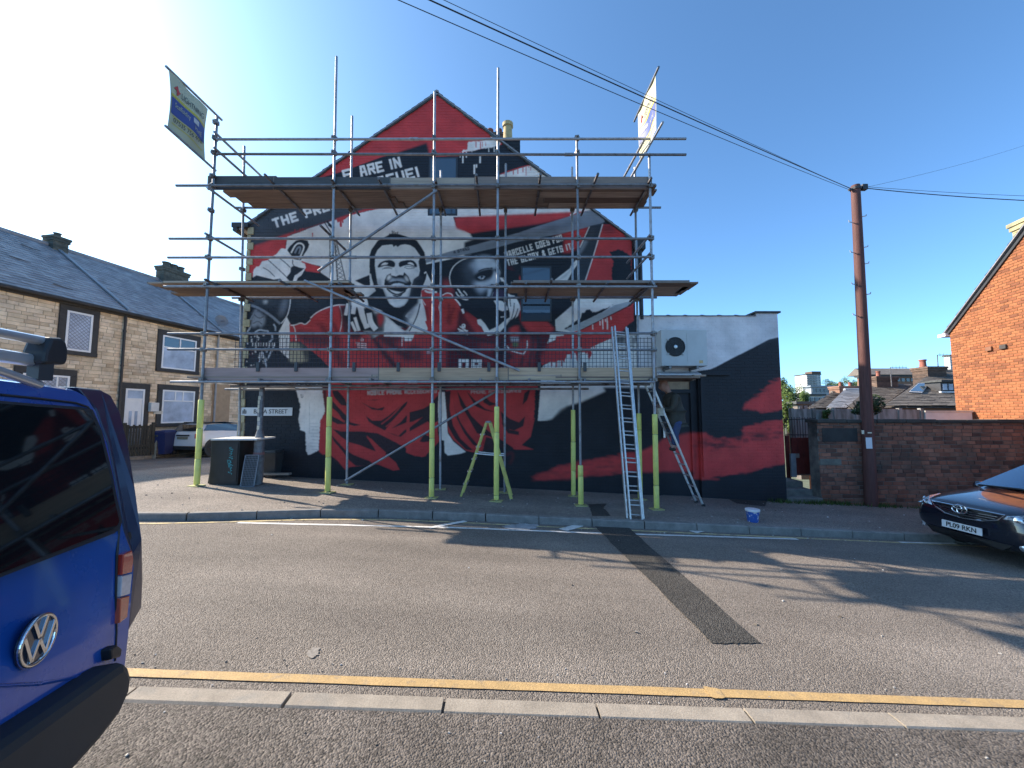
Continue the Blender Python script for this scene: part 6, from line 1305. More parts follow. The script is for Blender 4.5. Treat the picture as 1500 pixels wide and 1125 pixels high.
# transoms carrying the boards
def transom(px, z, a=-.3, b=1.25, sk=0.0, m=steel_d):
    x = (px - 750) / FPX * (CP * FY + SP * (z - 1.75)); tube_('transom', (x, FY + a, z), (x + sk, FY + b, z), m)
for px in (404, 492, 560, 640, 700, 790, 870, 948): transom(px, ZD[2] + .035, rng.uniform(-.42, -.1), 1.25, rng.uniform(-.06, .06))
for px in (318, 420, 500, 770, 806, 888, 950): transom(px, ZD[1] + .035, rng.uniform(-.35, -.1), 1.2, rng.uniform(-.05, .05))
for px in (300, 382, 480, 545, 632, 704, 775, 856, 900, 952): transom(px, ZD[0] + .0, rng.uniform(-.12, -.06), 1.2, rng.uniform(-.04, .04))
# braces
tube_('brace', at(640, 279, FY - .11), at(466, 397, FY - .11)); tube_('brace', at(446, 411, FY - .10), at(761, 543, FY - .10)); tube_('brace', at(506, 704, BY - .1), at(727, 573, BY - .1)); tube_('brace', at(469, 330, FY + .08), at(509, 369, FY + .9), steel_d)
tube_('brace', at(432, 350, FY + .1), at(330, 395, BY), steel_d) if False else None
# boards
def xs_at(px, z, Y): return (px - 750) / FPX * (CP * Y + SP * (z - 1.75))
iron = M('board end iron', (.20, .17, .14), .6, .2)
def boards(px0, px1, z, y0, n, lens, seed, ov=.12):
    r = random.Random(seed); x0, x1 = xs_at(px0, z, FY + .4), xs_at(px1, z, FY + .4)
    for k in range(n):
        x = x0 + r.uniform(-.15, .15); i = 0; t = r.random()
        while x < x1 - .15:
            L_ = min(lens, x1 + r.uniform(-.1, .15) - x); y = y0 + k * .228; dz = .004 if i % 2 == 0 else .040
            mb = MB(); mb.obox((x, y + .003, z + dz), (L_, 0, 0), (0, .221, 0), (0, 0, .034), 0, (t + i * .37 + k * .23) % 1)
            for e in (x - .002, x + L_ - .02): mb.obox((e, y + .001, z + dz - .002), (.022, 0, 0), (0, .225, 0), (0, 0, .038), 1)
            mb.build('deck_board', [board_m, iron], scaf); x += L_ - ov; i += 1
boards(340, 950, ZD[2] + .06, FY + .075, 4, 3.6, 3); boards(238, 512, ZD[1] + .06, FY + .0, 4, 3.9, 5); boards(752, 1008, ZD[1] + .06, FY + .0, 4, 3.9, 7); boards(296, 1020, ZD[0] + .035, FY + .03, 4, 3.9, 9)
def toe(px0, px1, z0, z1, Y, m, tint=.5, dy=0.0):
    zc = (z0 + z1) / 2; a, b = xs_at(px0, zc, Y), xs_at(px1, zc, Y); mb = MB(); mb.obox((a, Y, z0), (b - a, 0, 0), (0, .036, 0), (0, 0, z1 - z0), 0, tint)
    for e in (a - .002, b - .018): mb.obox((e, Y - .002, z0 - .002), (.02, 0, 0), (0, .04, 0), (0, 0, z1 - z0 + .004), 1)
    mb.build('toe_board', [m, iron], scaf)
tz0, tz1 = zf(273) - .01, zf(256)
toe(304, 404, tz0, tz1 + .03, FY + .035, toe_grey); toe(400, 572, tz0, tz1, FY + .03, toe_grey); toe(571, 696, tz0 + .0, tz1 - .01, FY + .035, toe_pale, .9); toe(695, 955, tz0, tz1 + .01, FY + .03, M('grey brown toe board', (.24, .19, .16), .8, var=.2, scale=4, stretch=(.4, 6, 6), bump=.2, bscale=20))
lz0, lz1 = zf(556), zf(538)
toe(294, 555, lz0, lz1, FY + .035, toe_pink); toe(554, 745, lz0 - .005, lz1, FY + .03, toe_pale, .2); toe(744, 962, lz0, lz1 + .005, FY + .035, toe_pale, .5)
toe(238, 512, ZD[1] + .07, ZD[1] + .11, FY - .02, toe_pale, .8); toe(752, 1010, ZD[1] + .07, ZD[1] + .125, FY - .02, M('grey edge board', (.2, .17, .15), .8, var=.2))
# brick guards (welded mesh panels) with their hooks
wire_m = M('dark guard wire', (.018, .02, .035), .5, .2, var=0)
hz0, hz1 = zf(540), zf(490); 
for k, (a, b) in enumerate(((340, 442), (444, 552), (553, 640), (642, 752), (754, 852), (853, 957))):
    xa, xb = xs_at(a, 3, FY), xs_at(b, 3, FY); Y = FY + .10 + .012 * (k % 2); mb = MB(); nv = int((xb - xa) / .075); tilt = rng.uniform(-.02, .02)
    for i in range(nv + 1): x = xa + (xb - xa) * i / nv; mb.tube((x, Y, hz0 - .06), (x + tilt, Y, hz1 - .03 + rng.uniform(-.01, .01)), .0055, 4)
    for i in range(9): z = hz0 - .02 + (hz1 - hz0) * i / 8.4; mb.tube((xa - .02, Y - .006, z), (xb + .02, Y - .006, z + tilt * .2), .0055, 4)
    mb.build('brick_guard', wire_m, scaf)
for px in (377, 433, 518, 583, 643, 716, 790, 857): x = xs_at(px, 2.7, FY); MB().obox((x - .032, FY + .0, lz1 - .08), (.064, 0, 0), (0, .032, 0), (0, 0, .19)).build('toe_clip', M('toe clip black', (.045, .05, .055), .5) if px == 377 else bpy.data.materials['toe clip black'], scaf, bevel=.006)

# ------------------------------------------------------------------ banners on the outriggers
def banner(label, x, s, z0, z1, ya, yb, flip):
    pass
ban_w = M('banner vinyl', (.50, .47, .30), .5, var=.05); P_ = ban_w.node_tree.nodes['Principled BSDF']; P_.inputs['Transmission Weight'].default_value = 0
ban_y, ban_b, ban_r, ban_k = M('banner yellow', (.55, .46, .06), .5, var=.05), M('banner blue', (.05, .075, .25), .5, var=.05), M('banner red', (.5, .05, .04), .5, var=.05), M('banner black', (.03, .03, .03), .5, var=0)
def make_banner(label, x, px_t0, px_t1, px_b0, px_b1, tubes, side):
    """hung in the plane x = const; corners given on that plane"""
    BP_ = PL((x, 0), (0, side)); o = thing('banner', label, 'banner', Vector((x, FY, 7.0)), 'advertising banners at the scaffold ends')
    def hitx(px, py): r = ray(px, py); t = x / r.x; return EYE + r * t
    c = [hitx(*px_t0), hitx(*px_t1), hitx(*px_b1), hitx(*px_b0)]     # outer top, inner top, inner bottom, outer bottom
    ya, yb = (c[0].y + c[3].y) / 2, (c[1].y + c[2].y) / 2
    n, k = 14, 14; r = random.Random(4); bul = lambda a, b: .05 * math.sin(a * 3.1) * math.sin(b * 3.14) + .015 * math.sin(a * 9 + b * 4)
    pin = lambda b: .06 * math.sin(b * math.pi)
    def pt(a, b, off=0.0):
        a2 = a + pin(b) * (1 - 2 * a) * .5; t = c[0].lerp(c[1], a2); u = c[3].lerp(c[2], a2); p = t.lerp(u, b); p.x = x + bul(a, b) + off; return p
    def sheet(name, a0, a1, b0, b1, m, off, par):
        vs = [pt(a0 + (a1 - a0) * i / n, b0 + (b1 - b0) * j / k, off) for j in range(k + 1) for i in range(n + 1)]
        return MB().add(vs, [(j * (n + 1) + i, j * (n + 1) + i + 1, (j + 1) * (n + 1) + i + 1, (j + 1) * (n + 1) + i) for j in range(k) for i in range(n)]).build(name, m, par, smooth=60)
    s = sheet('sheet', 0, 1, 0, 1, ban_w, 0, o)
    off = .006 * (-side) if False else (.006 if side < 0 else -.006)
    off = .006 if x < 0 else -.006
    sheet('blue_band', .03, .97, .42, .70, ban_b, off, o); sheet('yellow_band', .03, .97, .36, .405, ban_y, off, o); sheet('yellow_band', .08, .92, .72, .735, ban_y, off, o); sheet('yellow_band', .08, .92, .845, .86, ban_y, off, o)
    sheet('roundel', .56, .72, .45, .54, M('banner pale', (.55, .53, .5), .5), off * 1.6, o) if x < 0 else None
    # lettering bent onto the sheet: a along the banner in reading order
    U = (c[1] - c[0]); H = (c[0] - c[3]).length; L_ = U.length
    def word(body, a, b, size, m, wid=.6):
        cu = bpy.data.curves.new('lettering', 'FONT'); cu.body = body; cu.size = size; cu.align_x = 'LEFT'; cu.align_y = 'CENTER'; cu.extrude = .0; cu.materials.append(m); q = text_mesh('lettering', cu, o); tw = max(v.co.x for v in q.data.vertices); sxx = wid * L_ / tw
        p = pt(a, b, off * 2.2); e = pt(a + .3, b, off * 2.2)
        if x > 0: p, e = pt(1 - a, b, off * 2.2), pt(1 - a - .3, b, off * 2.2)
        X = (e - p).normalized(); N = Vector((1 if x < 0 else -1, 0, 0)); Y_ = N.cross(X).normalized(); N = X.cross(Y_); m_ = Matrix((X * sxx, Y_, N)).transposed().to_4x4(); m_.translation = p; q.matrix_basis = m_
    H = (c[0] - c[3]).length; L_ = U.length
    word('LIGHTNING', .26, .27, H * .15, ban_k, .55); word('Scaffolding', .10, .52, H * .12, ban_w, .36); word('HIRE', .60, .61, H * .13, ban_w, .24); word('07535 756 408', .10, .785, H * .12, ban_k, .62)
    mb = MB(); p = pt(.15 if x < 0 else .85, .25, off * 2.2); r_ = H * .07; Z = Vector((0, 0, 1)); Yv = Vector((0, 1, 0))
    mb.add([p + Z * r_ * 1.2, p + Yv * r_ * .5 + Z * .1 * r_, p + Yv * r_ * 1.0, p - Z * r_ * 1.4, p - Yv * r_ * .2 - Z * .1 * r_, p - Yv * r_ * .9], [(0, 1, 2, 3, 4, 5)]); mb.build('emblem', ban_r, o, recalc=False)
    for (p0, p1) in tubes:
        MB().tube(hitx(*p0), hitx(*p1), .024, 8).build('tube', steel, o, smooth=50)
    return o
xL = at(318, 200, FY).x - .03; xR = at(950, 235, FY).x
make_banner('grey-looking scaffold firm banner with a blue band, seen against the light', xL, (247, 101), (304, 160), (246, 187), (300, 236), (((243, 97), (325, 176)), ((242, 184), (316, 250))), 1)
def hx(px, py): r = ray(px, py); return EYE + r * (xR / r.x)
make_banner('brightly sunlit whitish scaffold firm banner crossed by the overhead cables', xR, (960, 110), (934, 163), (962, 190), (937, 238), (((965, 98), (929, 178)), ((971, 179), (931, 249))), -1)
# ------------------------------------------------------------------ ladders
def ladder(label, cat, fl, fr_, tl, tr, rung, sw, sd, m, rr=.014, fly=None, name='ladder', feet=True, nrm=None, r0=.18):
    fl, fr_, tl, tr = map(Vector, (fl, fr_, tl, tr)); o = thing(name, label, cat, (fl + fr_) / 2); d = (tl - fl).normalized(); s = (fr_ - fl).normalized(); n = s.cross(d).normalized()
    for a, b in ((fl, tl), (fr_, tr)): MB().obox(a - s * sw / 2 - n * sd / 2, s * sw, n * sd, b - a).build('stile', m, o, bevel=.004)
    k = r0; L_ = (tl - fl).length
    while k < L_ - .08:
        f = k / L_; MB().tube(fl.lerp(tl, f) , fr_.lerp(tr, f), rr, 8).build('rung', m, o, smooth=50); k += rung
    if fly:
        f0, off = fly; a, b = fl.lerp(tl, f0) + n * off + s * .045, tl + n * off + s * .045; c, e = fr_.lerp(tr, f0) + n * off - s * .045, tr + n * off - s * .045
        for p, q in ((a, b), (c, e)): MB().obox(p - s * sw / 2 - n * sd / 2, s * sw, n * sd, q - p).build('fly_stile', m, o, bevel=.004)
        k = .1; L2 = (b - a).length
        while k < L2 - .05: f = k / L2; MB().tube(a.lerp(b, f), c.lerp(e, f), rr, 8).build('fly_rung', m, o, smooth=50); k += rung
    if feet:
        for p in (fl, fr_): MB().box(p + Vector((0, 0, .02)), (.06, .08, .05)).build('rubber_foot', rubber, o, bevel=.008)
    return o
f0 = ground(919, 769, 0, rz); f1 = ground(943, 770, 0, rz); f1.y = f0.y; f1.z = rz(f1.x, f1.y); TY = 7.68
t0 = at(896, 479, TY); t1 = at(919, 481, TY)
ladder('long aluminium extension ladder leaning on the scaffolding with its foot on the road', 'ladder', f0, f1, t0, t1, .25, .028, .062, alu, fly=(.0, .055))
b0 = at(1030, 735, 8.40); b0.z = gz(b0.x, 8.40); b1 = at(1020, 733, 8.80); b1.z = gz(b1.x, 8.80)
bt0 = at(953, 558, 8.40); bt1 = at(943.5, 560, 8.80)
lad2 = ladder('shorter aluminium ladder with a man on it in front of the recessed doorway', 'ladder', b1, b0, (bt1.x, 8.80, bt1.z), (bt0.x, 8.40, bt0.z), .25, .028, .045, alu, rr=.016)
# yellow step ladder
st_y = M('yellow fibreglass', (.50, .45, .12), .55, var=.2, scale=10, c2=(.25, .22, .10), c2scale=14, c2lo=.58, c2hi=.75)
sl_ = thing('step_ladder', 'paint-spattered yellow fibreglass step ladder standing open on the pavement by the mural', 'step ladder', ground(712, 726))
yA, yB = 8.12, 8.52
def sp(px, py, y): return at(px, py, y)
for y, k in ((yA, 1.0), (yB, .8)):
    hw = (y - (yA + yB) / 2)
    for (a, b, nm, wd_) in (((675, 725), (712, 619), 'front_stile', .05), ((749, 728), (717, 619), 'rear_stile', .065)):
        xa, xb = at(a[0], a[1], yA).x, at(b[0], b[1], yA).x; za = gz(xa, y); zb_ = at(b[0], b[1], yA).z; yt = (yA + yB) / 2 + hw * .7
        MB().obox((xa - wd_ / 2, y, za), (wd_, 0, 0), (0, .028, 0), (xb - xa, yt - y, zb_ - za)).build(nm, st_y, sl_, bevel=.004)
xa, xb = at(675, 725, yA).x, at(712, 619, yA).x; za, zb_ = gz(xa, yA), at(712, 619, yA).z
for k in range(1, 6): f = k / 6; MB().box((xa + (xb - xa) * f, (yA + yB) / 2 + .012, za + (zb_ - za) * f), (.09, (yB - yA) * (1 - .25 * f), .025)).build('tread', alu, sl_)
MB().box(((at(712, 619, yA).x + at(717, 619, yA).x) / 2, (yA + yB) / 2, zb_ + .01), (.10, .33, .035)).build('top_cap', M('spattered cap', (.3, .3, .28), .6, var=.4, scale=50), sl_, bevel=.006)
mb = MB(); zA = at(700, 665, yA).z; q0, q1 = at(696, 664.5, yA), at(738, 667.5, yA)
for y in (yA + .04, yB - .02): mb.path([(q0.x, y, q0.z), (q0.x * .5 + q1.x * .5, y, q0.z - .03), (q1.x, y, q1.z)], .013, 6)
mb.build('spreader', white_pvc, sl_)
# paint bucket
c = ground(1103, 764); bk = thing('paint_bucket', 'small blue and white paint bucket standing on the pavement', 'bucket', c)
MB().lathe([(.088, 0), (.092, .01), (.112, .2), (.118, .205), (.118, .225), (.108, .225), (.10, .15)], c, n=20).build('tub', M('blue tub print', (.03, .10, .38), .4, var=.1, scale=12, c2=(.55, .58, .62), c2scale=16, c2lo=.56, c2hi=.6), bk, smooth=40)
MB().lathe([(.119, .19), (.122, .195), (.122, .222), (.119, .228), (.112, .229)], c, n=20).build('rim', M('white rim', (.65, .66, .68), .4, var=.05), bk, smooth=40)
MB().path([c + Vector((.12 * math.cos(a), -.03, .2 - .12 * math.sin(a))) for a in lin(0, math.pi, 10)], .004, 5).build('handle', M('wire handle', (.5, .5, .5), .3, .7), bk)
# black cabinet with graffiti, leaning panels
c = ground(330, 711); cbp = PL((at(306, 711, c.y).x, c.y), (1, .05)); u1_ = cbp.hit(348, 711)[0]; h_ = cbp.hit(330, 645)[1] - gz(c.x, c.y)
cab_ = thing('metal_cabinet', 'black metal street cabinet with turquoise graffiti and a white board on top', 'cabinet', c); zb_ = gz(c.x, c.y)
cm = M('black cabinet paint', (.014, .014, .013), .5, var=.3, scale=6)
MB().obox(cbp.pos(0, zb_, 0), cbp.U * u1_, -cbp.N * .55, Vector((0, 0, h_))).build('body', cm, cab_, bevel=.008)
MB().obox(cbp.pos(u1_ * .5, zb_ + .06, .002), cbp.U * (u1_ * .46), cbp.N * .012, Vector((0, 0, h_ - .12))).build('door', cm, cab_, bevel=.004)
MB().obox(cbp.pos(0.02, zb_ + h_ + .003, .06), cbp.U * (u1_ + .36), -cbp.N * .68, Vector((0, 0, .035))).build('top_board', M('white board', (.6, .59, .56), .6, var=.15), cab_, bevel=.004)
MB().prism([cbp.pos(-.10, zb_, -.1), cbp.pos(-.02, zb_, -.1), cbp.pos(.0, zb_ + .62, -.1), cbp.pos(-.03, zb_ + .62, -.1)], -cbp.N * .5).build('side_panel', cm, cab_)
gm = M('turquoise spray', (.05, .27, .28), .6, var=.1); mb = MB(); gr = random.Random(9); z = zb_ + h_ - .14; u = u1_ * .74
while z > zb_ + .22:
    pts = [cbp.pos(u + gr.uniform(-.045, .05), z - .012 * i + gr.uniform(-.012, .012), .016) for i in range(6)]; mb.path(pts, .007, 4); z -= .062
mb.path([cbp.pos(u - .07, zb_ + .52, .016), cbp.pos(u - .03, zb_ + .36, .016), cbp.pos(u - .01, zb_ + .5, .016)], .006, 4); mb.build('graffiti', gm, cab_)
mp = thing('wire_panel', 'framed dark wire panel leaning between the black cabinet and the grey post', 'panel', ground(360, 711)); c2_ = ground(356, 712); pl2 = PL((c2_.x - .02, c2_.y - .05), (1, .05)); mb = MB(); W2, H2 = .27, .62; zb2 = gz(c2_.x, c2_.y)
lean = lambda u, z: pl2.pos(u, zb2 + z, -.12 * z / H2)
for a, b in (((0, 0), (0, H2)), ((W2, 0), (W2, H2)), ((0, 0), (W2, 0)), ((0, H2), (W2, H2))): mb.tube(lean(*a), lean(*b), .012, 6)
for k in range(1, 9): mb.tube(lean(W2 * k / 9, 0), lean(W2 * k / 9, H2), .004, 4)
for k in range(1, 14): mb.tube(lean(0, H2 * k / 14), lean(W2, H2 * k / 14), .004, 4)
mb.build('mesh', M('dull wire', (.16, .17, .19), .5, .3), mp); MB().add([lean(.01, .01) - pl2.N * .03, lean(W2 - .01, .01) - pl2.N * .03, lean(W2 - .01, H2 - .01) - pl2.N * .03, lean(.01, H2 - .01) - pl2.N * .03], [(0, 1, 2, 3)]).build('backing_sheet', cm, mp)
# grey sticker-covered post
c = ground(377, 709); gpst = thing('lamp_post', 'grey sticker-covered lamp post with a wide base beside the black cabinet', 'lamp post', c); zt_ = at(379, 564, c.y).z
gp_m = M('weathered grey paint', (.15, .155, .165), .55, .2, var=.35, scale=14, c2=(.30, .30, .30), c2scale=9, c2lo=.55, c2hi=.7)
hz = at(377, 640, c.y).z - c.z; MB().lathe([(.10, -.1), (.10, .05), (.105, .1), (.098, hz * .9), (.09, hz), (.052, hz + .16), (.05, zt_ - c.z)], c, n=16).build('column', gp_m, gpst, smooth=40)
mb = MB()
for k in range(9): 
    z = c.z + hz + .2 + k * (zt_ - c.z - hz - .3) / 9; a = -1.57 + rng.uniform(-.5, .5); mb.box((c.x + .052 * math.cos(a), c.y + .052 * math.sin(a), z), (.06, .006, .08), rot=Matrix.Rotation(a + 1.57, 3, 'Z'), tint=rng.random())
mb.build('sticker', M('stickers', (.4, .4, .38), .6, tints=[(.15, .16, .18), (.42, .42, .40), (.50, .48, .36)]), gpst)
MB().lathe([(.103, 0), (.106, .005), (.106, .05), (.103, .055)], c + Vector((0, 0, hz * .62)), n=16).build('band', M('faded red band', (.25, .12, .11), .6), gpst)
# dark bin against the mural, plank
def wheelie(label, px, py, m, hpx, name='wheelie_bin', group=None, Y=None, rot=0):
    c = ground(px, py); 
    if Y: c = Vector((at(px, py, Y).x, Y, gz(at(px, py, Y).x, Y)))
    o = thing(name, label, 'wheelie bin', c, group); h = hpx; w_ = .29; ro = Matrix.Rotation(rot, 4, 'Z'); v = []
    def q(x, y, z): return tuple(c + (ro @ Vector((x, y, z))))
    lo, hi = w_ * .8, w_
    mb = MB(); vs = [q(-lo, -lo, .06), q(lo, -lo, .06), q(lo, lo, .06), q(-lo, lo, .06), q(-hi, -hi * 1.15, h * .9), q(hi, -hi * 1.15, h * .9), q(hi, hi, h * .9), q(-hi, hi, h * .9)]
    mb.add(vs, [(3, 2, 1, 0), (4, 5, 6, 7), (0, 1, 5, 4), (1, 2, 6, 5), (2, 3, 7, 6), (3, 0, 4, 7)]); mb.build('tub', m, o, bevel=.015)
    mb = MB(); vs = [q(-hi - .02, -hi * 1.2, h * .9 + .004), q(hi + .02, -hi * 1.2, h * .9 + .004), q(hi + .02, hi + .04, h * .9 + .004), q(-hi - .02, hi + .04, h * .9 + .004), q(-hi * .8, -hi, h * .97), q(hi * .8, -hi, h * .97), q(hi * .8, hi, h), q(-hi * .8, hi, h)]
    mb.add(vs, [(3, 2, 1, 0), (4, 5, 6, 7), (0, 1, 5, 4), (1, 2, 6, 5), (2, 3, 7, 6), (3, 0, 4, 7)]); mb.build('lid', m, o, bevel=.012)
    MB().tube(q(-hi, hi + .07, h * .9), q(hi, hi + .07, h * .9), .02, 8).build('handle', m, o)
    for s in (-1, 1): MB().tube(q(s * lo - .02 * s, lo, .1), q(s * lo + .03 * s, lo, .1), .1, 14).build('wheel', rubber, o)
    return o
wheelie('dark grey wheelie bin against the mural wall behind the sticker-covered lamp post', 397, 697, M('dark grey bin', (.045, .046, .048), .55, var=.2), .66)
wheelie('blue wheelie bin in front of the stone terrace, behind the white hatchback', 241, 650, M('blue bin', (.018, .026, .10), .5, var=.1), 1.05, Y=16.3)
pk = MB(); c = ground(407, 700); pk.box(c + Vector((0, -.05, .10)), (.62, .14, .04), rot=Matrix.Rotation(.05, 3, 'Z')); o = thing('timber_plank', 'short pale plank lying on rubble at the mural wall by the dark bin', 'plank', c); pk.build('plank', M('pale plank', (.26, .24, .21), .8), o)
mb = MB()
for k in range(5): mb.box(c + Vector((rng.uniform(-.25, .2), rng.uniform(-.1, .05), .04)), (rng.uniform(.06, .14), .08, .075), rot=Matrix.Rotation(rng.random() * 3, 3, 'Z'), tint=rng.random())
mb.build('rubble', soot_brick, o)

# ------------------------------------------------------------------ the man on the ladder
def skin_body(name, V_, E_, m, parent=None, sub=2, root=0):
    me = bpy.data.meshes.new(name); me.from_pydata([v[0] for v in V_], E_, []); me.materials.append(m); o = bpy.data.objects.new(name, me); put(o, parent)
    s = o.modifiers.new('skin', 'SKIN'); sv = me.skin_vertices[0].data
    for i, v in enumerate(V_): r = v[1]; sv[i].radius = r if isinstance(r, tuple) else (r, r); sv[i].use_root = (i == root)
    s.use_smooth_shade = True; b = o.modifiers.new('sub', 'SUBSURF'); b.levels = sub; b.render_levels = sub; return o
PYc = 8.58
def pp(px, py, dy=0.0): return at(px, py, PYc) + Vector((0, dy, 0))
skin_t = M('skin', (.36, .21, .165), .55, var=.08); jacket_t = M('dark green brown jacket', (.045, .044, .036), .85, var=.25, scale=9, bump=.3, bscale=25); jean_t = M('blue jeans', (.035, .055, .14), .85, var=.3, scale=14, c2=(.05, .07, .12), c2scale=9)
man = thing('person', 'bald man in dark jacket and blue jeans standing on the shorter ladder, head bowed', 'person', pp(986, 657))
V = [(pp(990, 612), .085), (pp(987, 600), .10), (pp(984, 588), .11), (pp(980.5, 578), .07), (pp(978, 572), .06), (pp(973, 566), .098), (pp(971.5, 560.5), .102), (pp(973, 556.5), .07), (pp(964.4, 568), .025), (pp(968.5, 572), .05)]
E = [(0, 1), (1, 2), (2, 3), (3, 4), (4, 5), (5, 6), (6, 7), (5, 8), (5, 9)]
def chain(start, pts):
    i = start
    for p in pts: V.append(p); E.append((i, len(V) - 1)); i = len(V) - 1
    return i
for s in (-1, 1):
    e = chain(2, [(pp(982, 582, s * .17), .065), (pp(981, 592, s * .21), .05), (pp(978, 600, s * .20), .042), (pp(971, 598 - s, s * .12), .034), (pp(966.5, 596 - s, s * .08), .028), (pp(964, 595 - s, s * .07), (.036, .018))])
    for k, (a, b, L_) in enumerate(((-.03, 2.0, .8), (-.012, 1.0, 1.0), (.01, 0, 1.05), (.03, -1.0, .95))): chain(e, [(pp(961.5, 595 - s - b * .6, s * .07 + a), .011), (pp(961.5 - 1.4 * L_, 596.5 - s - b * .5, s * .07 + a), .009), (pp(961.3 - 1.2 * L_, 598 - s - b * .3, s * .07 + a), .008)])
    chain(e - 1, [(pp(965, 593.5 - s, s * .07 - s * .03), .012), (pp(963, 592.5 - s, s * .07 - s * .045), .010)])
    chain(0, [(pp(990, 617, s * .09), .07), (pp(985 + (4 if s > 0 else 0), 633 if s < 0 else 636, s * .10), .05), (pp(986 + (6 if s > 0 else 0), 648 if s < 0 else 650, s * .09), .04), (pp(984 + (7 if s > 0 else 0), 654 if s < 0 else 656.5, s * .09), .04), (pp(979.5 + (7 if s > 0 else 0), 656 if s < 0 else 658, s * .09), .035)])
skin_body('body', V, E, skin_t, man)
mb = MB()
for s in (-1, 1):
    mb.lathe([(.0, -.008), (.024, -.004), (.03, .004), (.018, .01)], pp(973.5, 565, s * .078), (0, s, 0), n=10)
mb.build('ear', skin_t, man, smooth=60)
mb = MB()
for s in (-1, 1): mb.lathe([(.0, -.004), (.01, 0), (.0, .006)], pp(966.6, 564.2, s * .033), (-1, 0, -.3), n=8); mb.box(pp(966.3, 562.6, s * .033), (.012, .03, .008))
mb.build('eye', M('eye dark', (.03, .025, .02), .3, var=0), man)
V = [(pp(990, 614), (.155, .20)), (pp(989, 604), (.15, .20)), (pp(986, 592), (.15, .215)), (pp(982.5, 582), (.13, .20)), (pp(978.2, 574), (.095, .11)), (pp(991, 621), (.16, .205))]; E = [(0, 1), (1, 2), (2, 3), (3, 4), (0, 5)]
for s in (-1, 1): chain(3, [(pp(982.5, 582, s * .19), .085), (pp(982, 593, s * .23), .075), (pp(978.5, 600.5, s * .21), .066), (pp(972, 599 - s, s * .135), .052), (pp(968.5, 597 - s, s * .10), .046)])
skin_body('jacket', V, E, jacket_t, man)
V = [(pp(990, 614), (.135, .17)), (pp(990, 619), (.13, .165))]; E = [(0, 1)]
for s in (-1, 1): chain(1, [(pp(989.5, 622, s * .095), .115), (pp(985 + (5 if s > 0 else 0), 633.5 if s < 0 else 636, s * .105), .092), (pp(986 + (7 if s > 0 else 0), 644 if s < 0 else 646, s * .095), .08), (pp(985.5 + (8 if s > 0 else 0), 653 if s < 0 else 655, s * .09), .072)])
skin_body('jeans', V, E, jean_t, man)
for s in (-1, 1):
    a, b = pp(986 + (7 if s > 0 else 0), 656.3 if s < 0 else 658.4, s * .09), pp(977.5 + (7 if s > 0 else 0), 657 if s < 0 else 659, s * .09)
    skin_body('shoe', [(a, (.045, .045)), (a.lerp(b, .5), (.042, .048)), (b, (.03, .042))], [(0, 1), (1, 2)], M('work boot', (.03, .025, .02), .7) if s < 0 else bpy.data.materials['work boot'], man)
pt_ = thing('paint_pot', 'small cream paint pot hung on the ladder in front of the man', 'paint pot', pp(967, 606)); c = at(968, 609, PYc - .12)
MB().lathe([(.075, 0), (.085, .16), (.09, .17), (.085, .172), (.075, .1)], c, n=16).build('tub', M('cream tub', (.42, .40, .33), .5, var=.2, scale=14), pt_, smooth=40); MB().path([c + Vector((.08 * math.cos(a), 0, .16 + .09 * math.sin(a))) for a in lin(0, math.pi, 8)], .004, 4).build('handle', steel_d, pt_)

# ------------------------------------------------------------------ vehicles
def xform(M4, mb):
    mb.v = [tuple(M4 @ Vector(v)) for v in mb.v]; return mb
def car_hull(tab, M4, m, parent, name='body', sub=2):
    mb = MB(); rows = []
    for (x, zb, w_, zm, ws, zs, wr, zr, zt) in tab:
        h = [(0, zb), (w_ * .8, zb), (w_, zb + .16), (w_, zm), (ws, zs), (wr, zr), (wr * .55, zt), (0, zt)]
        rows.append([(x, -y, z) for y, z in h] + [(x, y, z) for y, z in h[-2:0:-1]])
    n = len(rows[0]); vs = [p for r_ in rows for p in r_]; fs = []
    for i in range(len(rows) - 1):
        for j in range(n): fs.append((i * n + j, i * n + (j + 1) % n, (i + 1) * n + (j + 1) % n, (i + 1) * n + j))
    fs += [tuple(range(n)), tuple(range((len(rows) - 1) * n, len(rows) * n))]
    mb.add(vs, fs); xform(M4, mb); return mb.build(name, m, parent, smooth=180, sub=sub)
def wheel(M4, x, y, r, wd_, parent, rim_m):
    s = 1 if y > 0 else -1; mb = MB().lathe([(r * .62, -wd_ / 2), (r * .93, -wd_ / 2), (r, -wd_ * .3), (r, wd_ * .3), (r * .93, wd_ / 2), (r * .62, wd_ / 2)], (x, y, r), (0, s, 0), n=28); t = xform(M4, mb).build('wheel', rubber, parent, smooth=40)
    mb = MB().lathe([(r * .66, wd_ * .3), (r * .66, wd_ * .5), (r * .6, wd_ * .46), (r * .2, wd_ * .42), (.0, wd_ * .45)], (x, y, r), (0, s, 0), n=28)
    for k in range(5): a = k * 2 * math.pi / 5; mb.tube((x, y + s * wd_ * .47, r), (x + r * .6 * math.cos(a), y + s * wd_ * .47, r + r * .6 * math.sin(a)), .03, 6)
    xform(M4, mb).build('rim', rim_m, t, smooth=40)
def prism_part(name, pts, vec, m, parent, M4, bevel=0, smooth=None): return xform(M4, MB().prism(pts, vec)).build(name, m, parent, bevel=bevel, smooth=smooth)
rim_m = M('alloy rim', (.4, .41, .42), .3, .8, var=.1)
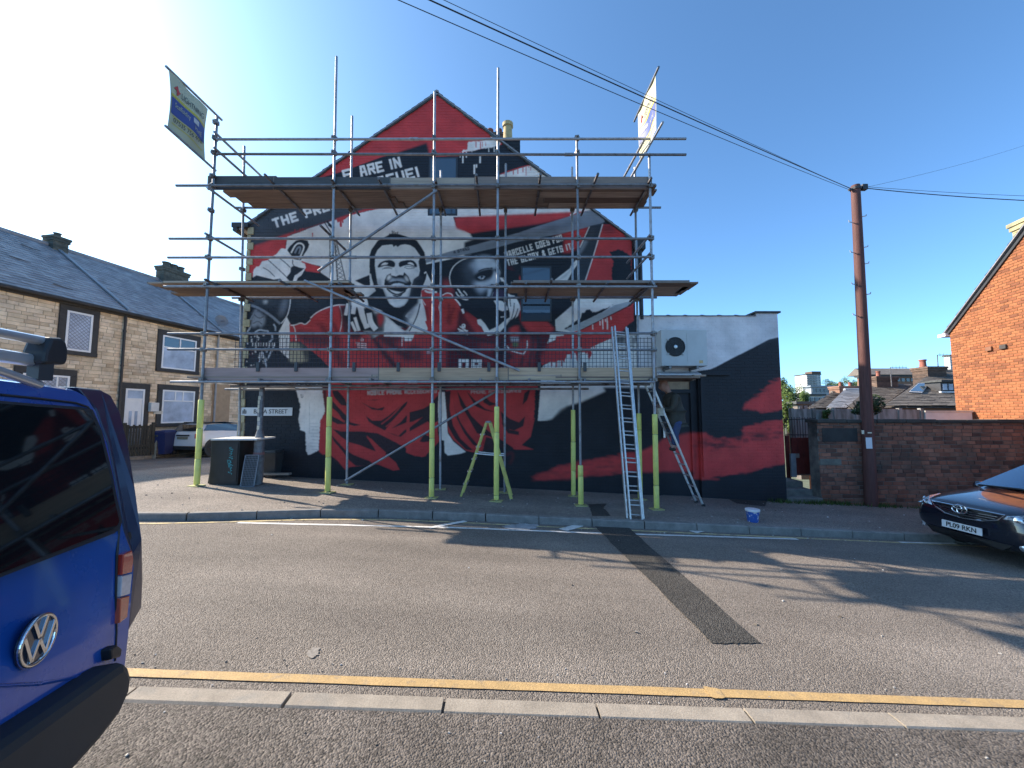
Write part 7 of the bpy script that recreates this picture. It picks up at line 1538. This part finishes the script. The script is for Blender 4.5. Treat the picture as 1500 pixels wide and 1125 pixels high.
# --- black saloon
cp_ = M('blue black car paint', (.006, .008, .016), .22, var=0, coat=1.0, spec=.5)
CX, CY = 7.02, 6.16; cg = rz(CX + 1.5, CY) - .0; slope = Matrix.Rotation(R(2.86), 4, 'Y')
MC = Matrix.Translation((CX, CY, cg + .0)) @ Matrix.Rotation(R(-1.5), 4, 'Z') @ slope
MC = Matrix.Translation((CX, CY, rz(CX, CY))) @ Matrix.Rotation(R(2.0), 4, 'Z') @ slope
saloon = thing('saloon_car', 'dark blue-black saloon car with plate PL09 RKN parked by the brick wall', 'car', Vector((CX + 2.3, CY, rz(CX + 2.3, CY))))
tab = [(0.0, .30, .62, .50, .60, .66, .50, .74, .76), (.10, .22, .76, .52, .73, .70, .55, .79, .81), (.38, .20, .86, .56, .82, .76, .60, .86, .885), (.70, .20, .885, .58, .86, .84, .63, .92, .94), (1.02, .20, .89, .60, .87, .89, .66, .97, .995), (1.12, .20, .89, .60, .87, .90, .66, 1.0, 1.025), (1.95, .20, .89, .60, .88, .95, .58, 1.40, 1.445), (2.95, .20, .89, .60, .88, .97, .58, 1.44, 1.48), (3.65, .20, .885, .60, .87, .99, .56, 1.38, 1.42), (4.25, .22, .87, .60, .84, 1.0, .60, 1.08, 1.10), (4.62, .26, .80, .58, .78, .95, .58, 1.02, 1.03), (4.72, .34, .70, .56, .68, .85, .5, .95, .96)]
car_hull(tab, MC, cp_, saloon)
gl_m = M('painted sky blue screen', (.035, .085, .17), .06, var=0, spec=1.0, coat=1.0)  # reflected blue sky is put into the base colour of the glass
def ws_pts(o=.02): return [(1.10, -.70, 1.0 + o), (1.04, -.35, 1.03 + o), (1.02, 0, 1.04 + o), (1.04, .35, 1.03 + o), (1.10, .70, 1.0 + o), (1.88, .60, 1.39 + o), (1.84, 0, 1.435 + o), (1.88, -.60, 1.39 + o)]
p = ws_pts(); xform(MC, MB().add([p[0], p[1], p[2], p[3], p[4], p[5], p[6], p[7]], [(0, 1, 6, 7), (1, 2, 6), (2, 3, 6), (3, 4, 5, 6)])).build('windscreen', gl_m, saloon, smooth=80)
for s in (-1, 1):
    prism_part('side_window', [(1.55, s * .81, 1.0), (2.05, s * .70, 1.35), (3.0, s * .70, 1.39), (3.55, s * .71, 1.32), (3.85, s * .79, 1.06)], (0, s * .02, 0), dark_glass, saloon, MC)
    xform(MC, MB().lathe([(0, -.09), (.07, -.06), (.085, 0), (.07, .05), (0, .07)], (1.55, s * .97, .97), (1, 0, 0), n=12)).build('wing_mirror', cp_, saloon, smooth=60)
    for x in (.92, 3.65): wheel(MC, x, s * .79, .33, .21, saloon, rim_m)
xform(MC, MB().path([(1.04, -.68, 1.025), (.96, 0, 1.065), (1.04, .6, 1.03)], .014, 6)).build('wiper', black_m, saloon)
gk = M('grille black', (.008, .008, .009), .5, var=0); hl = M('headlight lens', (.50, .54, .58), .12, .35, var=.5, scale=9, coat=1.0, c2=(.14, .15, .17), c2scale=13, c2lo=.48, c2hi=.56)
gp_ = [(-.47, .745), (0, .755), (.47, .745), (.40, .66), (.24, .605), (0, .59), (-.24, .605), (-.40, .66)]
bow = lambda y: .06 * (y / .45) ** 2 * 1.4
prism_part('grille', [(-.035 + bow(y), y, z) for y, z in gp_], (.12, 0, 0), gk, saloon, MC)
mb = MB(); L8 = [Vector((-.042 + bow(y), y, z)) for y, z in gp_]; mb.path(L8 + [L8[0]], .013, 6); xform(MC, mb).build('grille_surround', chrome, saloon, smooth=60)
for k in range(3): z = .635 + k * .033; hw = .33 + k * .045; xform(MC, MB().path([(-.040 + bow(hw), -hw, z), (-.042 + bow(hw * .5), -hw * .5, z), (-.045, 0, z), (-.042 + bow(hw * .5), hw * .5, z), (-.040 + bow(hw), hw, z)], .006, 5)).build('grille_bar', M('grille bar', (.16, .16, .17), .25, .8, var=0) if k == 0 else bpy.data.materials['grille bar'], saloon)
mb = MB(); el = lambda a, b, cy, cz, n=22: [(-.062, cy + a * math.cos(t), cz + b * math.sin(t)) for t in lin(0, 2 * math.pi, n)]
mb.path(el(.10, .062, 0, .715), .011, 6); mb.path(el(.035, .056, 0, .715), .008, 6); mb.path(el(.075, .025, 0, .745), .008, 6); xform(MC, mb).build('emblem', chrome, saloon, smooth=60)
for s in (-1, 1):
    pts = [(.03, s * .45, .68), (.05, s * .48, .735), (.26, s * .62, .785), (.58, s * .755, .82), (.58, s * .825, .765), (.34, s * .815, .69), (.12, s * .72, .662)]
    prism_part('headlight', [Vector(q) + Vector((-.035, s * .028, .012)) for q in pts], Vector((.12, -s * .10, -.05)), hl, saloon, MC, bevel=.012)
    for (x, y, z, r_) in ((.09, .56, .70, .042), (.24, .69, .725, .046)):
        mb = MB().lathe([(r_, 0), (r_ * .96, .012), (r_ * .5, .02), (0, .022)], (x - .035, s * (y + .04), z + .01), (-.8, s * .55, .15), n=14)
        xform(MC, mb).build('headlight_lamp', chrome, saloon, smooth=40)
    prism_part('indicator', [Vector(q) + Vector((-.036, s * .034, .014)) for q in ((.40, s * .73, .765), (.57, s * .79, .785), (.56, s * .815, .75), (.42, s * .80, .715))], Vector((.03, -s * .03, 0)), M('amber lens', (.55, .25, .16), .2) if s < 0 else bpy.data.materials['amber lens'], saloon, MC)
    xform(MC, MB().lathe([(.052, 0), (.05, .012), (.03, .018), (0, .02)], (.085, s * .64, .34), (-.9, s * .35, 0), n=16)).build('fog_lamp', hl, saloon, smooth=40)
prism_part('lower_intake', [(-.03 + .1 * abs(y), y, z) for y, z in ((-.55, .34), (0, .345), (.55, .34), (.45, .25), (0, .235), (-.45, .25))], (.1, 0, 0), gk, saloon, MC)
prism_part('number_plate', [(-.048, y, z) for y, z in ((-.26, .385), (.26, .385), (.26, .495), (-.26, .495))], (.012, 0, 0), M('plate white', (.62, .64, .66), .35, var=.04), saloon, MC)
cpl = PL((CX, CY), (0, -1)); tq = text_on('plate_lettering', 'PL09 RKN', cpl, 0, 0, 0, .098, sign_k, saloon, sx=.92, bold=.002)
tq.matrix_basis = MC @ (Matrix.Translation((-.050, 0, .438)) @ Matrix(((0, 0, -1), (-.95, 0, 0), (0, 1, 0))).to_4x4())
# --- white hatchback
mini_w = M('white car paint', (.66, .66, .65), .25, var=0, coat=1.0); XL = at(237, 660, 16.4).x
sd = Vector((.16, .987, 0)).normalized(); MX = XL + .86; mg = gz(MX, 17.5) - .11
MM = Matrix.Translation((MX, 16.35, mg + .02)) @ Matrix((( -sd.x, -sd.y, 0), (-sd.y, sd.x, 0), (0, 0, 1))).transposed().to_4x4() if False else None
ux = -sd; uy = Vector((0, 0, 1)).cross(ux); MM = Matrix((ux, uy, Vector((0, 0, 1)))).transposed().to_4x4(); MM.translation = Vector((MX, 16.35, mg)) + sd * 3.74; MM = MM @ Matrix.Rotation(R(-2.5), 4, 'Y')
mini = thing('hatchback_car', 'small white hatchback with a black roof parked before the stone terrace', 'car', Vector((MX, 18, mg)))
tabm = [(0, .3, .6, .5, .55, .62, .45, .68, .70), (.15, .2, .76, .5, .72, .72, .5, .76, .78), (.8, .2, .83, .55, .8, .85, .6, .9, .92), (1.15, .2, .84, .55, .82, .92, .64, .98, 1.0), (1.65, .2, .84, .55, .82, .94, .60, 1.34, 1.38), (2.4, .2, .84, .55, .82, .95, .60, 1.38, 1.41), (3.15, .2, .84, .55, .82, .95, .59, 1.34, 1.38), (3.45, .2, .84, .55, .81, .95, .58, 1.22, 1.27), (3.66, .22, .81, .5, .78, .90, .60, .98, 1.0), (3.74, .26, .76, .48, .72, .84, .5, .90, .91)]
car_hull(tabm, MM, mini_w, mini)
prism_part('roof', [(1.6, -.55, 1.355), (1.6, .55, 1.355), (2.4, .58, 1.405), (3.3, .57, 1.36), (3.3, -.57, 1.36), (2.4, -.58, 1.405)], (0, 0, .035), M('gloss black roof', (.01, .01, .011), .2, var=0, coat=1), mini, MM, bevel=.02)
for s in (-1, 1):
    prism_part('side_window', [(1.5, s * .74, 1.02), (1.78, s * .66, 1.31), (2.45, s * .665, 1.35), (3.3, s * .655, 1.29), (3.5, s * .72, 1.03)], (0, s * .03, 0), sky_glass, mini, MM)
    prism_part('tail_light', [(3.735, s * .60, .70), (3.735, s * .60, .90), (3.66, s * .77, .90), (3.66, s * .80, .70)], (.035, 0, 0), M('red lens', (.45, .03, .03), .2) if s < 0 else bpy.data.materials['red lens'], mini, MM, bevel=.01)
    for x in (.7, 3.12): 
        wheel(MM, x, s * .755, .30, .20, mini, M('dark alloy', (.05, .05, .055), .35, .6, var=.1) if (s < 0 and x < 1) else bpy.data.materials['dark alloy'])
        xform(MM, MB().lathe([(.30, 0), (.385, 0), (.385, .012), (.30, .012)], (x, s * .838, .31), (0, s, 0), n=28)).build('wheel_arch', black_m, mini, smooth=40)
prism_part('rear_window', [(3.68, -.52, 1.0), (3.68, .52, 1.0), (3.46, .50, 1.27), (3.46, -.50, 1.27)], (.03, 0, .012), dark_glass, mini, MM)
prism_part('number_plate', [(3.755, -.26, .66), (3.755, .26, .66), (3.755, .26, .77), (3.755, -.26, .77)], (.012, 0, 0), M('plate grey yellow', (.22, .20, .14), .4, var=.3, scale=40), mini, MM)
prism_part('boot_handle', [(3.74, -.32, .79), (3.74, .32, .79), (3.74, .32, .85), (3.74, -.32, .85)], (.03, 0, 0), black_m, mini, MM, bevel=.008)
prism_part('rear_valance', [(3.70, -.70, .22), (3.70, .70, .22), (3.72, .72, .38), (3.72, -.72, .38)], (.035, 0, 0), black_m, mini, MM, bevel=.01)
# --- blue van at the left edge
van_p = M('bright blue van paint', (.015, .082, .33), .28, var=.10, scale=2.2, rvar=.08, c2=(.035, .085, .26), c2scale=1.3, c2lo=.5, c2hi=.8, coat=1.0, spec=.5)
van_d = M('dark navy gloss', (.008, .014, .045), .3, var=.05, coat=.6)  # darker navy than the body, for the corner pillar
VP_ = PL((-1.62, 1.37), (-.342, .94)); vh = VP_.hit
vg = gz(-2.2, 1.5)
van = thing('blue_van', 'bright blue van seen from behind, with roof bars and a round chrome badge', 'van', Vector((-2.4, 1.2, vg)))
TLT = .34
def tl(z): return TLT * max(0.0, z - 1.2)           # the tailgate leans forward above the waist
def vp(px, py, d=0.0):
    u, z = vh(px, py, d)
    for _ in range(8): u, z = vh(px, py, d - tl(z))
    return (u, z)
def vpos(u, z, d=0.0): return VP_.pos(u, z, d - tl(z))
edge = [vp(*q) for q in ((0, 553), (60, 561), (112, 570), (126, 578), (141, 600), (158, 650), (172, 720), (181, 775), (192, 804), (197, 830), (193, 880), (189, 930), (184, 975))]
zl_ = edge[0][1]; UL = -1.22
outline = [(UL + .02, .45), (UL, 1.0), (UL + .05, 1.4), (UL + .16, zl_ - .05), (UL + .26, zl_)] + edge + [(edge[-1][0] - .01, .40)]
mb = MB(); nF = -VP_.N
ctr = (sum(q[0] for q in outline) / len(outline), 1.1)
def ring(d, k): return [(vpos if d > -.2 else VP_.pos)(ctr[0] + (u - ctr[0]) * k, ctr[1] + (z - ctr[1]) * (k if z > ctr[1] else 1) if k < 1 else z, d) for u, z in outline]
rows = [ring(0.0, .985), ring(-.02, 1.0), ring(-.30, 1.0), ring(-1.6, 1.02), ring(-3.3, 1.02)]
n = len(outline); vs = [p for r_ in rows for p in r_]; fs = [tuple(range(n))[::-1], tuple(range((len(rows) - 1) * n, len(rows) * n))]
for i in range(len(rows) - 1):
    for j in range(n): fs.append((i * n + j, i * n + (j + 1) % n, (i + 1) * n + (j + 1) % n, (i + 1) * n + j))
mb.add(vs, fs); mb.build('body', van_p, van, smooth=35)
# bonnet and screen at the far (front) end
f0_ = VP_.pos(UL, 0, -3.3); cu_ = (UL + edge[-1][0]) / 2; wv = edge[-1][0] - UL
mb = MB(); mb.prism([VP_.pos(UL, .4, -3.305), VP_.pos(UL, 1.15, -3.305), VP_.pos(UL, 1.0, -4.2), VP_.pos(UL, .7, -4.5), VP_.pos(UL, .4, -4.5)], VP_.U * wv); mb.build('bonnet', van_p, van, bevel=.06)
mb = MB(); mb.prism([VP_.pos(UL + .08, 1.16, -3.31), VP_.pos(UL + .18, zl_ - .06, -3.31), VP_.pos(UL + .1, 1.16, -3.95)], VP_.U * (wv - .2)); mb.build('windscreen', dark_glass, van)
# dark far corner pillar
def vprism(name, px, d, th, m, bevel=0, left=None, parent=van):
    loop = [vp(*q, d) for q in px]
    if left: loop = loop + left
    return MB().prism([vpos(u, z, d) for u, z in loop], -VP_.N * th).build(name, m, parent, bevel=bevel)
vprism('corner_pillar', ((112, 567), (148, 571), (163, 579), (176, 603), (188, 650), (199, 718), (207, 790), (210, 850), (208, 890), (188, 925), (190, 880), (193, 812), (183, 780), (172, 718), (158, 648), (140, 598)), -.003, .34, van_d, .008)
vprism('hinge', ((150, 598), (163, 600), (166, 612), (153, 611)), -.03, .06, black_m, .005); vprism('hinge', ((182, 782), (192, 778), (196, 796), (187, 800)), -.02, .06, black_m, .005); vprism('latch_buffer', ((163, 950), (172, 944), (180, 950), (178, 962), (164, 966)), .035, .05, black_m, .008)
# tail glass with frit band, and shut line
wl = vp(0, 589)[1]; wb_ = vp(0, 843)[1]
vprism('window_seal', ((0, 587), (60, 592), (118, 596), (136, 600), (150, 632), (164, 690), (174, 740), (179, 764), (176, 774), (168, 781), (90, 811), (0, 846)), .004, .02, black_m, 0, [(UL + .22, wb_ + .03), (UL + .15, 1.5), (UL + .25, wl)])
vg_m = M('tinted rear glass', (.006, .007, .008), .03, var=0, spec=.42)
vprism('rear_window', ((0, 591), (60, 596), (118, 600), (132, 604), (146, 634), (160, 692), (170, 742), (175, 763), (172, 770), (166, 775), (90, 805), (0, 840)), .012, .012, vg_m, 0, [(UL + .24, wb_ + .04), (UL + .17, 1.5), (UL + .27, wl - .01)])
for nm, pts, c_ in (('red_lens', ((181, 812), (194, 806), (196, 818), (194, 838), (179, 842)), (.50, .04, .025)), ('clear_lens', ((179, 844), (194, 840), (191, 870), (177, 874)), (.55, .50, .50)), ('red_lens', ((177, 876), (190.5, 872), (187, 904), (175.5, 913)), (.55, .09, .04))):
    vprism('tail_light_' + nm, pts, .018, .05, M('van ' + nm + str(c_[1]), c_, .15, var=.15, scale=50, coat=1), .004)
lz = vp(186, 860)[1]; MB().obox(VP_.pos(UL + .03, lz - .17, .018), VP_.U * .1, Vector((0, 0, .34)), -VP_.N * .05).build('tail_light_red_lens', bpy.data.materials['van red_lens0.04'], van, bevel=.01)
# bumper
db = .11; bt = [vp(*q, db) for q in ((0, 1098), (60, 1056), (120, 1014), (172, 977), (186, 968), (193, 975), (197, 990), (194, 1012), (180, 1045), (150, 1085), (110, 1130), (60, 1180))]
zt0 = bt[0][1]; bum_m = M('black textured bumper', (.022, .024, .026), .6, var=.15, scale=4, bump=.25, bscale=350, bdist=.003)
loop = [(UL - .03, .22), (UL - .04, zt0)] + bt + [(bt[-1][0] - .1, .22)]
MB().prism([VP_.pos(u, z, db) for u, z in loop], -VP_.N * .35).build('bumper', bum_m, van, bevel=.035)
# shut line round the tailgate and a pressed crease below the glass
sl_px = ((0, 578), (60, 584), (110, 590), (128, 596), (141, 618), (156, 672), (168, 726), (174, 775), (171, 812), (169, 870), (170, 925), (168, 968))
MB().path([vpos(*vp(*q, .0), .001) for q in sl_px], .0045, 6).build('shut_line', black_m, van)
cr = [vpos(*vp(*q, .002), .0) for q in ((0, 1004), (60, 1001), (110, 992), (160, 976))]; MB().path([cr[0] + (cr[0] - cr[1]) * 3] + cr, .006, 6).build('crease', van_p, van, smooth=60)
# badge: ring, V over W
bu, bz = vp(50, 938); bz += .0; rb = abs(vp(78, 926)[0] - vp(22, 950)[0]) / 2 * .98
mb = MB(); mb.lathe([(rb * 1.02, 0), (rb * 1.0, .008), (0, .009)], VP_.pos(bu, bz, .001), VP_.N, n=32); bd = mb.build('badge', M('badge navy', (.01, .014, .03), .25, var=0, coat=1), van, smooth=40)
def bp2(a, b): return VP_.pos(bu + a * rb, bz + b * rb, .0135)
mb = MB(); mb.path([VP_.pos(bu + rb * .95 * math.cos(t), bz + rb * .95 * math.sin(t), .010) for t in lin(0, 2 * math.pi, 40)], rb * .085, 8); mb.build('badge_ring', chrome, bd, smooth=60)
mb = MB()
def bar(a, b, wd_=.15):
    p, q = Vector((a[0], a[1])), Vector((b[0], b[1])); d = (q - p).normalized(); nn = Vector((-d.y, d.x)) * wd_ / 2; L4 = [p + nn, q + nn, q - nn, p - nn]; mb.prism([VP_.pos(bu + c[0] * rb, bz + c[1] * rb, .016) for c in L4], -VP_.N * .008)
bar((-.36, .84), (-.03, .10)); bar((.36, .84), (.03, .10)); bar((-.80, .42), (-.36, -.72)); bar((.80, .42), (.36, -.72)); bar((-.36, -.72), (0, .0)); bar((.36, -.72), (0, .0)); mb.build('badge_letters', chrome, bd, bevel=.001)
# roof bars
rb_m = M('brushed roof bar', (.62, .63, .65), .3, .7, var=.08)
rk = van
dR = -.22
def vb(px, py): return VP_.at(px, py, dR)
a, b = vb(0, 488), vb(82, 503); ext = (a - b) * 1.5; MB().tube(a + ext, b, .0185, 12).build('roof_bar', rb_m, rk, smooth=50)
a, b = vb(0, 519), vb(80, 531); ext = (a - b) * 1.5; mb = MB(); mb.obox(a + ext - Vector((0, 0, .024)), (b - a - ext), VP_.N * -.05, Vector((0, 0, .046))); mb.build('roof_bar', rb_m, rk, bevel=.012)
a, b = vb(0, 541), vb(58, 560); MB().tube(a + (a - b) * 1.5, b - Vector((0, 0, .01)), .016, 10).build('roof_rail', rb_m, rk, smooth=50)
MB().prism([VP_.at(*q, dR + .035) for q in ((76, 494), (92, 495), (98, 500), (101, 512), (100, 528), (97, 535), (78, 534), (66, 533), (68, 515), (72, 505))], -VP_.N * .075).build('bar_end_cap', black_m, rk, bevel=.012)
mb = MB(); a = vb(60, 532); mb.box(a - Vector((0, 0, .03)), (.05, .05, .08)); mb.build('bar_foot', black_m, rk)
MV = Matrix((-VP_.N, -VP_.U, Vector((0, 0, 1)))).transposed().to_4x4(); MV.translation = VP_.pos(cu_, vg, 0)
for x in (.85, 3.55):
    for s in (-1, 1): wheel(MV, x, s * (wv / 2 - .08), .33, .22, van, rim_m)
mb = MB(); mb.box((1.9, 0, .36), (3.2, wv * .9, .2)); xform(MV, mb).build('underbody', black_m, van)
for s in (-1, 1): xform(MV, MB().obox((3.2, s * (wv / 2 + .02), 1.1), (.12, 0, 0), (0, s * .18, 0), (0, 0, .2))).build('wing_mirror', black_m, van, bevel=.03)
